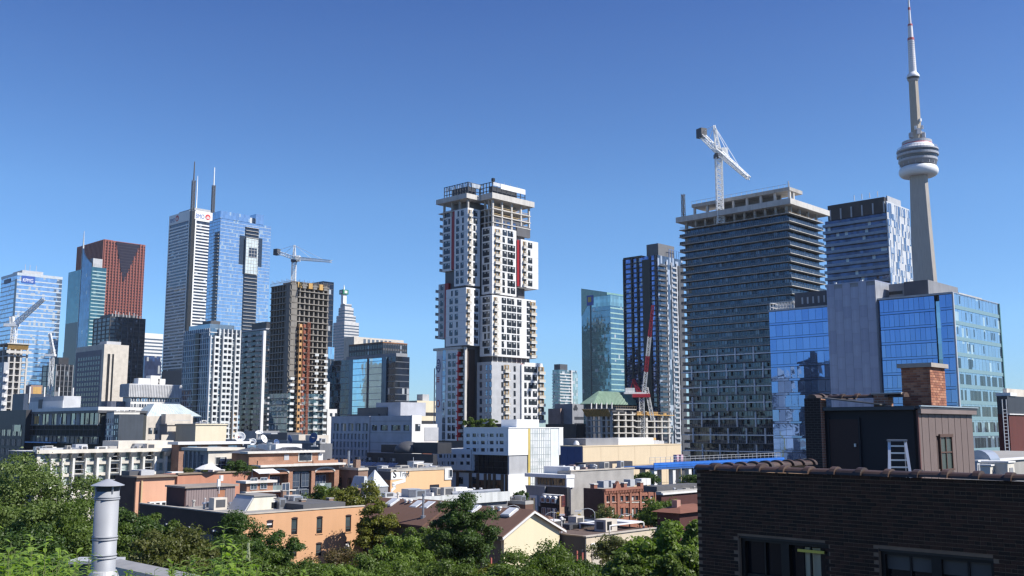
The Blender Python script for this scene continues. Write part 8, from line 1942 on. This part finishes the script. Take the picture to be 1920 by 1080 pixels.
TL = [
 ('large silvery tree, tallest at the left edge, rising to the apartment row', 52, 842, 108, 1010, 88, 'silver', .26, 15000),
 ('silvery green tree crown touching the left edge below the tallest tree', 8, 905, 95, 1085, 70, 'silver', .22, 13000),
 ('broad bright green tree in the middle of the left trees', 108, 920, 82, 1075, 72, 'green', .21, 14000),
 ('leafy green tree directly behind the vent pipe', 168, 930, 62, 1070, 78, 'green', .21, 10000),
 ('green tree right of the vent pipe under the dark brick flank', 243, 948, 52, 1060, 84, 'dark', .22, 9000),
 ('low dark green tree filling the left corner behind the weeds', 50, 985, 85, 1095, 52, 'dark', .17, 10000),
 ('brownish green tree below the salmon block', 322, 985, 72, 1095, 64, 'brown', .2, 11000),
 ('dark feathery tree in front of the orange building corner', 446, 948, 48, 1045, 80, 'dark', .17, 8000),
 ('spreading dark green tree below the feathery one', 420, 1000, 72, 1095, 70, 'dark', .18, 10000),
 ('green tree covering the foot of the orange building', 515, 995, 58, 1095, 72, 'dark', .18, 9000),
 ('yellow tinged tree behind the orange building roof', 664, 898, 54, 1005, 128, 'yellow', .34, 10000),
 ('small green tree left of the yellow tinged tree', 604, 908, 34, 955, 146, 'green', .34, 4500),
 ('yellow green tree beside the right edge of the orange building', 706, 918, 32, 1050, 110, 'yellow', .28, 9000),
 ('reddish brown shrubby tree below the orange building windows', 640, 1030, 62, 1095, 80, 'rose', .17, 8000),
 ('bright green tree in front of the shaded row house wall', 752, 1000, 54, 1095, 84, 'bright', .22, 9000),
 ('dark low tree between the reddish tree and bright green tree', 700, 1042, 58, 1105, 72, 'green', .2, 8000),
 ('tall dark green tree standing against the brown roof', 869, 926, 60, 1050, 90, 'dark', .22, 18000),
 ('green tree in the gap under the tall dark tree', 822, 1048, 62, 1110, 74, 'green', .2, 8000),
 ('autumn tinged tree low beside the paved lot', 905, 1058, 42, 1105, 76, 'yellow', .2, 6000),
 ('dark green tree at the bottom below the orange building', 575, 1058, 58, 1110, 66, 'green', .18, 8000),
 ('spreading tree in front of the cream gable wall', 1022, 1028, 84, 1110, 74, 'green', .2, 12000),
 ('pale olive tree in front of the low beige building', 1152, 1003, 40, 1060, 94, 'olive', .2, 6000),
 ('lush large leaved tree left of the dark brick wall', 1238, 982, 72, 1100, 60, 'bright', .27, 10000),
 ('large leaved green tree at the bottom left of the lush one', 1175, 1040, 56, 1110, 58, 'green', .26, 7000),
 ('narrow tree pressed against the dark brick wall edge', 1298, 952, 26, 1085, 78, 'bright', .24, 6000),
 ('round tree in front of the red Victorian building end', 1243, 938, 46, 990, 128, 'green', .32, 7000),
 ('small tree before the white glazed corner block', 974, 917, 16, 948, 150, 'dark', .3, 3000),
 ('young thin street tree before the shaded Victorian flank', 1138, 945, 24, 985, 142, 'olive', .26, 1600),
 ('small dark tree beside the blue shelter legs', 1212, 886, 24, 906, 205, 'dark', .4, 2500),
 ('green tree filling the gap below the dark brick flank, right of the vent pipe', 290, 958, 50, 1075, 92, 'green', .24, 8000),
 ('bright green tree low in front of the orange building, between feathery and reddish trees', 470, 1012, 52, 1100, 64, 'green', .18, 9000),
 ('bushy green tree low under the reddish shrubby tree', 650, 1062, 52, 1110, 64, 'bright', .18, 7000),
 ('green tree behind the bright one along the shaded row house wall', 795, 985, 44, 1060, 98, 'green', .24, 7000),
 ('green tree at the bottom right of the tall dark tree', 950, 1062, 50, 1110, 68, 'green', .19, 7000),
 ('dark tree between the spreading tree and the pale olive one', 1102, 1050, 44, 1110, 76, 'dark', .2, 7000),
 ('lush green tree low before the dark brick wall', 1275, 1020, 50, 1110, 55, 'green', .22, 8000),
 ('small tree under the blue shelter between its legs', 1300, 890, 26, 912, 212, 'dark', .4, 2500),
]
for (lb, px, pt, hw, pb, D, kd, lf, n) in TL: tree(lb, px, pt, hw, pb, D, kd, lf, n)
tree('dark round tree on the roof terrace beside the white awning', 447, 862, 23, 890, 150, 'dark', .25, 3500, zbase=TG.h - .5)
for i, (px, pt, lb) in enumerate(((884, 782, 'leftmost bushy shrub on the white block roof, beside the dark recess'), (903, 779, 'middle bushy shrub on the white block roof'), (925, 781, 'rightmost bushy shrub on the white block roof, under the grey box'))):
    tree(lb, px, pt, 13, 804, 290, 'green', .5, 1800, name='shrub', cat='shrub', clumps=14, trunk=False, group='shrubs on the white block roof', zbase=18)
# terrace grasses
rng = np.random.default_rng(5); n = 5200; P = np.zeros((n, 3)); P[:, 0] = rng.uniform(.5, TG.wx - 1, n); P[:, 1] = rng.uniform(.2, 1.4, n); P[:, 2] = TG.h + rng.uniform(0, .95, n) * (.6 + .4 * np.sin(P[:, 0] * 1.7))
N = rng.normal(size=(n, 3)) * np.array([1, 1, .25]); N /= np.linalg.norm(N, axis=1)[:, None]
o = ob('grass', leaf_mesh('grass', P, N, rng.uniform(.2, .45, n), LEAF['olive'], rng, .25), None, (TG.N2[0], TG.N2[1], 0), ROT); tag(o, 'golden green ornamental grasses along the roof terrace edge', 'grass'); o['kind'] = 'stuff'
# weeds on the own roof
def blade_leaf(m, p, az, el, L_, w_, mi=0):
    ca, sa = cos(az), sin(az); pts = []
    for i in range(4):
        f = i / 3; e = el - f * 1.0; r = L_ * f; pts.append((p[0] + ca * r * cos(el * .6), p[1] + sa * r * cos(el * .6), p[2] + L_ * (f * sin(el) - .55 * f * f)))
    ws = (.15, 1, .75, .02); s = (-sa, ca)
    for i in range(3):
        a, b_ = pts[i], pts[i + 1]; wa, wb = ws[i] * w_ / 2, ws[i + 1] * w_ / 2
        m.poly([(a[0] - s[0]*wa, a[1] - s[1]*wa, a[2]), (a[0] + s[0]*wa, a[1] + s[1]*wa, a[2]), (b_[0] + s[0]*wb, b_[1] + s[1]*wb, b_[2]), (b_[0] - s[0]*wb, b_[1] - s[1]*wb, b_[2])], mi)
STEM = mat('weed_stem', (.12, .14, .05), .7)
def weed_mesh(h, rnd, dens=1.0, L0=.12):
    st = MB(); lf = MB(); x = y = 0; lean = (rnd.gauss(0, .08), rnd.gauss(0, .08)); n = int(h / .04 * dens); pr = (0, 0, 0)
    st.beam((0, 0, 0), (lean[0] * h, lean[1] * h, h), .012, n=5, w2=.004)
    for i in range(n):
        f = (i + rnd.random()) / n; f = .25 + .75 * f; L_ = L0 * (1.25 - .75 * f) * rnd.uniform(.7, 1.3)
        blade_leaf(lf, (lean[0] * h * f, lean[1] * h * f, h * f), rnd.random() * 6.28 + i * 2.4, rnd.uniform(.3, 1.0), L_, L_ * .27)
    return st, lf
rnd = random.Random(12)
tall = [(12, 985, 7.5, 'tall leafy weed at the left edge of the roof'), (66, 1000, 9.0, 'tall weed just left of the tallest spiky weed'), (425, 1012, 9.6, 'weed just right of the lone tall weed'), (140, 1036, 9.4, 'short weed nearest the dark roof box'), (88, 1008, 8.6, 'tall spiky leaved weed, tallest of the left clump'), (122, 1022, 8.8, 'slim weed between the left clump and the dark roof box'), (47, 1024, 8.0, 'medium weed left of the tallest spiky weed'), (408, 988, 9.2, 'tallest weed standing alone right of the parapet cap'), (466, 1020, 9.4, 'weed with pale seed head at the right of the clump'), (440, 1040, 9.0, 'medium weed between the lone tall weed and the seed head weed'), (362, 1040, 9.0, 'weed leaning at the left end of the right clump')]
ZR = 17.9
for (px, py, D, lb) in tall:
    p = at(px, py, D); h = p[2] - ZR; t = thing('weed', lb, 'plant', (p[0], p[1], ZR), 0, 'tall weeds on the near roof'); st, lf = weed_mesh(h, rnd, 1.5, .26)
    ob('stem', st.mesh('stem', STEM), t); ob('leaves', lf.mesh('leaves', LEAF['shoot']), t)
    if 'pale seed head' in lb:
        m = MB(); 
        for i in range(60): a = rnd.random() * 6.28; z = h - rnd.random() * .16; r = .006 + .03 * (h - z) / .16; m.box(r*cos(a)*.5 - .005, r*sin(a)*.5 - .005, z, r*cos(a)*.5 + .005, r*sin(a)*.5 + .005, z + .016)
        ob('seed_head', m.mesh('seed_head', mat('seed_pale', (.40, .42, .25), .8)), t)
us, ul = MB(), MB()
def undergrowth(px0, px1, py0, py1, D0, D1, n):
    for i in range(n):
        D = rnd.uniform(D0, D1); px = rnd.uniform(px0, px1); py = rnd.uniform(py0, py1); p = at(px, py, D); h = max(.25, p[2] - ZR); st, lf = weed_mesh(h, rnd, 1.3, .19)
        for a, c in ((us, st), (ul, lf)):
            k = len(a.v); a.v += [(v[0] + p[0], v[1] + p[1], v[2] + ZR) for v in c.v]; a.f += [tuple(q + k for q in f_) for f_ in c.f]; a.m += c.m
undergrowth(-40, 155, 1030, 1085, 6.5, 9.5, 85); undergrowth(-20, 60, 1020, 1070, 6.5, 8.5, 22); undergrowth(325, 495, 1046, 1090, 8, 10, 58); undergrowth(440, 600, 1068, 1095, 8.5, 10.5, 30); undergrowth(235, 300, 1066, 1090, 10, 11, 10)
k0 = len(us.v); us.v += ul.v; us.f += [tuple(q + k0 for q in f_) for f_ in ul.f]; us.m += [1] * len(ul.f)
o = ob('undergrowth', us.mesh('undergrowth', [STEM, LEAF['weed']])); tag(o, 'dense bright green weeds covering the near roof edge', 'weeds'); o['kind'] = 'stuff'
# ------------------------------------------------------------------ street furniture
def lamp(px, py, D, lb, side=1):
    p = at(px, py, D); t = thing('street_lamp', lb, 'street lamp', (p[0], p[1], 0), 0, 'curved street lamps'); h = p[2]; s = side
    ob('pole', MB().beam((0, 0, 0), (0, 0, h - .4), .16, n=8, w2=.1).mesh('pole', GREYL), t)
    m = MB(); pr = [(0, h - .4), (s * .3, h), (s * .9, h + .2), (s * 1.5, h + .1), (s * 2.0, h - .1)]
    for a, c in zip(pr, pr[1:]): m.beam((a[0], 0, a[1]), (c[0], 0, c[1]), .1, n=6)
    ob('arm', m.mesh('arm', GREYL), t); ob('lamp_head', MB().box(min(s*1.8, s*2.7), -.15, h - .25, max(s*1.8, s*2.7), .15, h - .05).mesh('lamp_head', WHITE), t)
lamp(976, 950, 140, 'curved street lamp before the charcoal house', -1); lamp(1021, 963, 136, 'curved street lamp in front of the mansard house', 1); lamp(1115, 956, 138, 'curved street lamp before the shaded Victorian flank', -1); lamp(1160, 966, 136, 'curved street lamp before the red Victorian front', 1)
def signal(px, py, D, lb):
    p = at(px, py, D); t = thing('traffic_light', lb, 'traffic light', (p[0], p[1], 0), 0, 'yellow traffic lights'); h = p[2]
    ob('pole', MB().beam((0, 0, 0), (0, 0, h + .2), .12, n=8).mesh('pole', GREYP), t); hd = ob('housing', MB().box(-.18, -.25, h - 1.0, .18, 0, h).mesh('housing', mat('signal_yellow', (.60, .38, .03), .5)), t)
    for k in range(3): ob('lens', MB().box(-.1, -.28, h - .3 - k * .32, .1, -.25, h - .1 - k * .32).mesh('lens', BLACKF), hd)
signal(1046, 961, 132, 'yellow traffic light beside the mansard house brick wall'); signal(1086, 964, 134, 'yellow traffic light in front of the grey warehouse wall')
for (px, pt, D, lb) in ((921, 1046, 88, 'pink and white marker post on the lot beside the tall dark tree'), (1082, 1033, 92, 'pink and white marker post left of the beige lot building door'), (1092, 1036, 90, 'pink and white marker post beside the beige lot building corner')):
    p = at(px, pt, D); t = thing('marker_post', lb, 'post', (p[0], p[1], 0), 0, 'marker posts on the paved lot'); h = p[2]
    for k in range(4): ob('band', MB().beam((0, 0, h * k / 4), (0, 0, h * (k + 1) / 4), .16, n=8).mesh('band', mat('post_pink', (.55, .16, .12), .6) if k % 2 else WHITE2), t)
def wire(a, c, sag, lb):
    t = thing('utility_wire', lb, 'wire', a); m = MB(); n = 12; pr = [tuple(a[j] + (c[j] - a[j]) * i / n - a[j] - (sag * 4 * (i / n) * (1 - i / n) if j == 2 else 0) for j in range(3)) for i in range(n + 1)]
    for q, r in zip(pr, pr[1:]): m.beam(q, r, .035)
    ob('cable', m.mesh('cable', BLACKF), t); ob('insulator', MB().box(-.06, -.06, -.1, .06, .06, .1).mesh('insulator', DARK2), t)
wire(at(1092, 1033, 90), at(1250, 1000, 84), .8, 'dark sagging utility wire across the beige lot building'); wire(at(1108, 968, 132), at(1235, 982, 120), 1.0, 'upper utility wire in front of the red Victorian building')
# paved lot and streets
struct('pavement', MB().box(-22, 70, -.05, 22, 102, .012), mat('lot_paving', (.15, .11, .09), .9, var=.1, scale=.6, streak=0))
struct('road', MB().box(-120, 136, -.05, 140, 146, .008), mat('street_asphalt', (.05, .05, .052), .9, scale=.3))
# ------------------------------------------------------------------ towers west of the camera, outside the frame; the photograph shows them mirrored in the blue glass
b = Bld('mirrored_tower', 'pale concrete tower mirrored in the left bay of the blue glass office', 'tower', (-900, 700), None, None, 190, wx=20, wy=22); b.root.location = (-206, 200, 0); b.wx = b.wy = 9.5; b.mass(WHITE2, h=56)
for k in range(18): b.box('window_strip', WIN, 1, -.1, 4 + k * 3.0, 8.5, .05, 5.4 + k * 3.0) if k < 17 else None
for k in range(18): b.box('window_strip', WIN, 9.45, 5, 4 + k * 3.0, 9.6, 8.5, 5.4 + k * 3.0) if k < 17 else None
b = Bld('mirrored_block', 'dark tower mirrored in the blue glass office beside the pale tower', 'tower', (-900, 700), None, None, 190, wx=26, wy=30); b.root.location = (-238, 166, 0); b.wx = 12; b.wy = 13; b.mass(DARK2, h=64)
for k in range(20): b.box('window_strip', WIN, 11.95, 1, 4 + k * 3.0, 12.1, 12, 5.6 + k * 3.0)
# ------------------------------------------------------------------ air: thin haze over the whole scene
hz = MB().box(-900, -60, -1.2, 1250, 1750, 720); hm = bpy.data.materials.new('haze'); hm.use_nodes = True; hn = hm.node_tree; hn.nodes.clear()
pv = hn.nodes.new('ShaderNodeVolumePrincipled'); pv.inputs['Density'].default_value = .00004; pv.inputs['Color'].default_value = (.80, .89, 1.0, 1); pv.inputs['Anisotropy'].default_value = .2
oo = hn.nodes.new('ShaderNodeOutputMaterial'); hn.links.new(pv.outputs[0], oo.inputs['Volume'])
o = ob('haze', hz.mesh('haze', hm), None, kind='stuff'); o['label'] = 'thin pale blue summer haze over the whole city'; o['category'] = 'haze'
SC.cycles.volume_bounces = 0
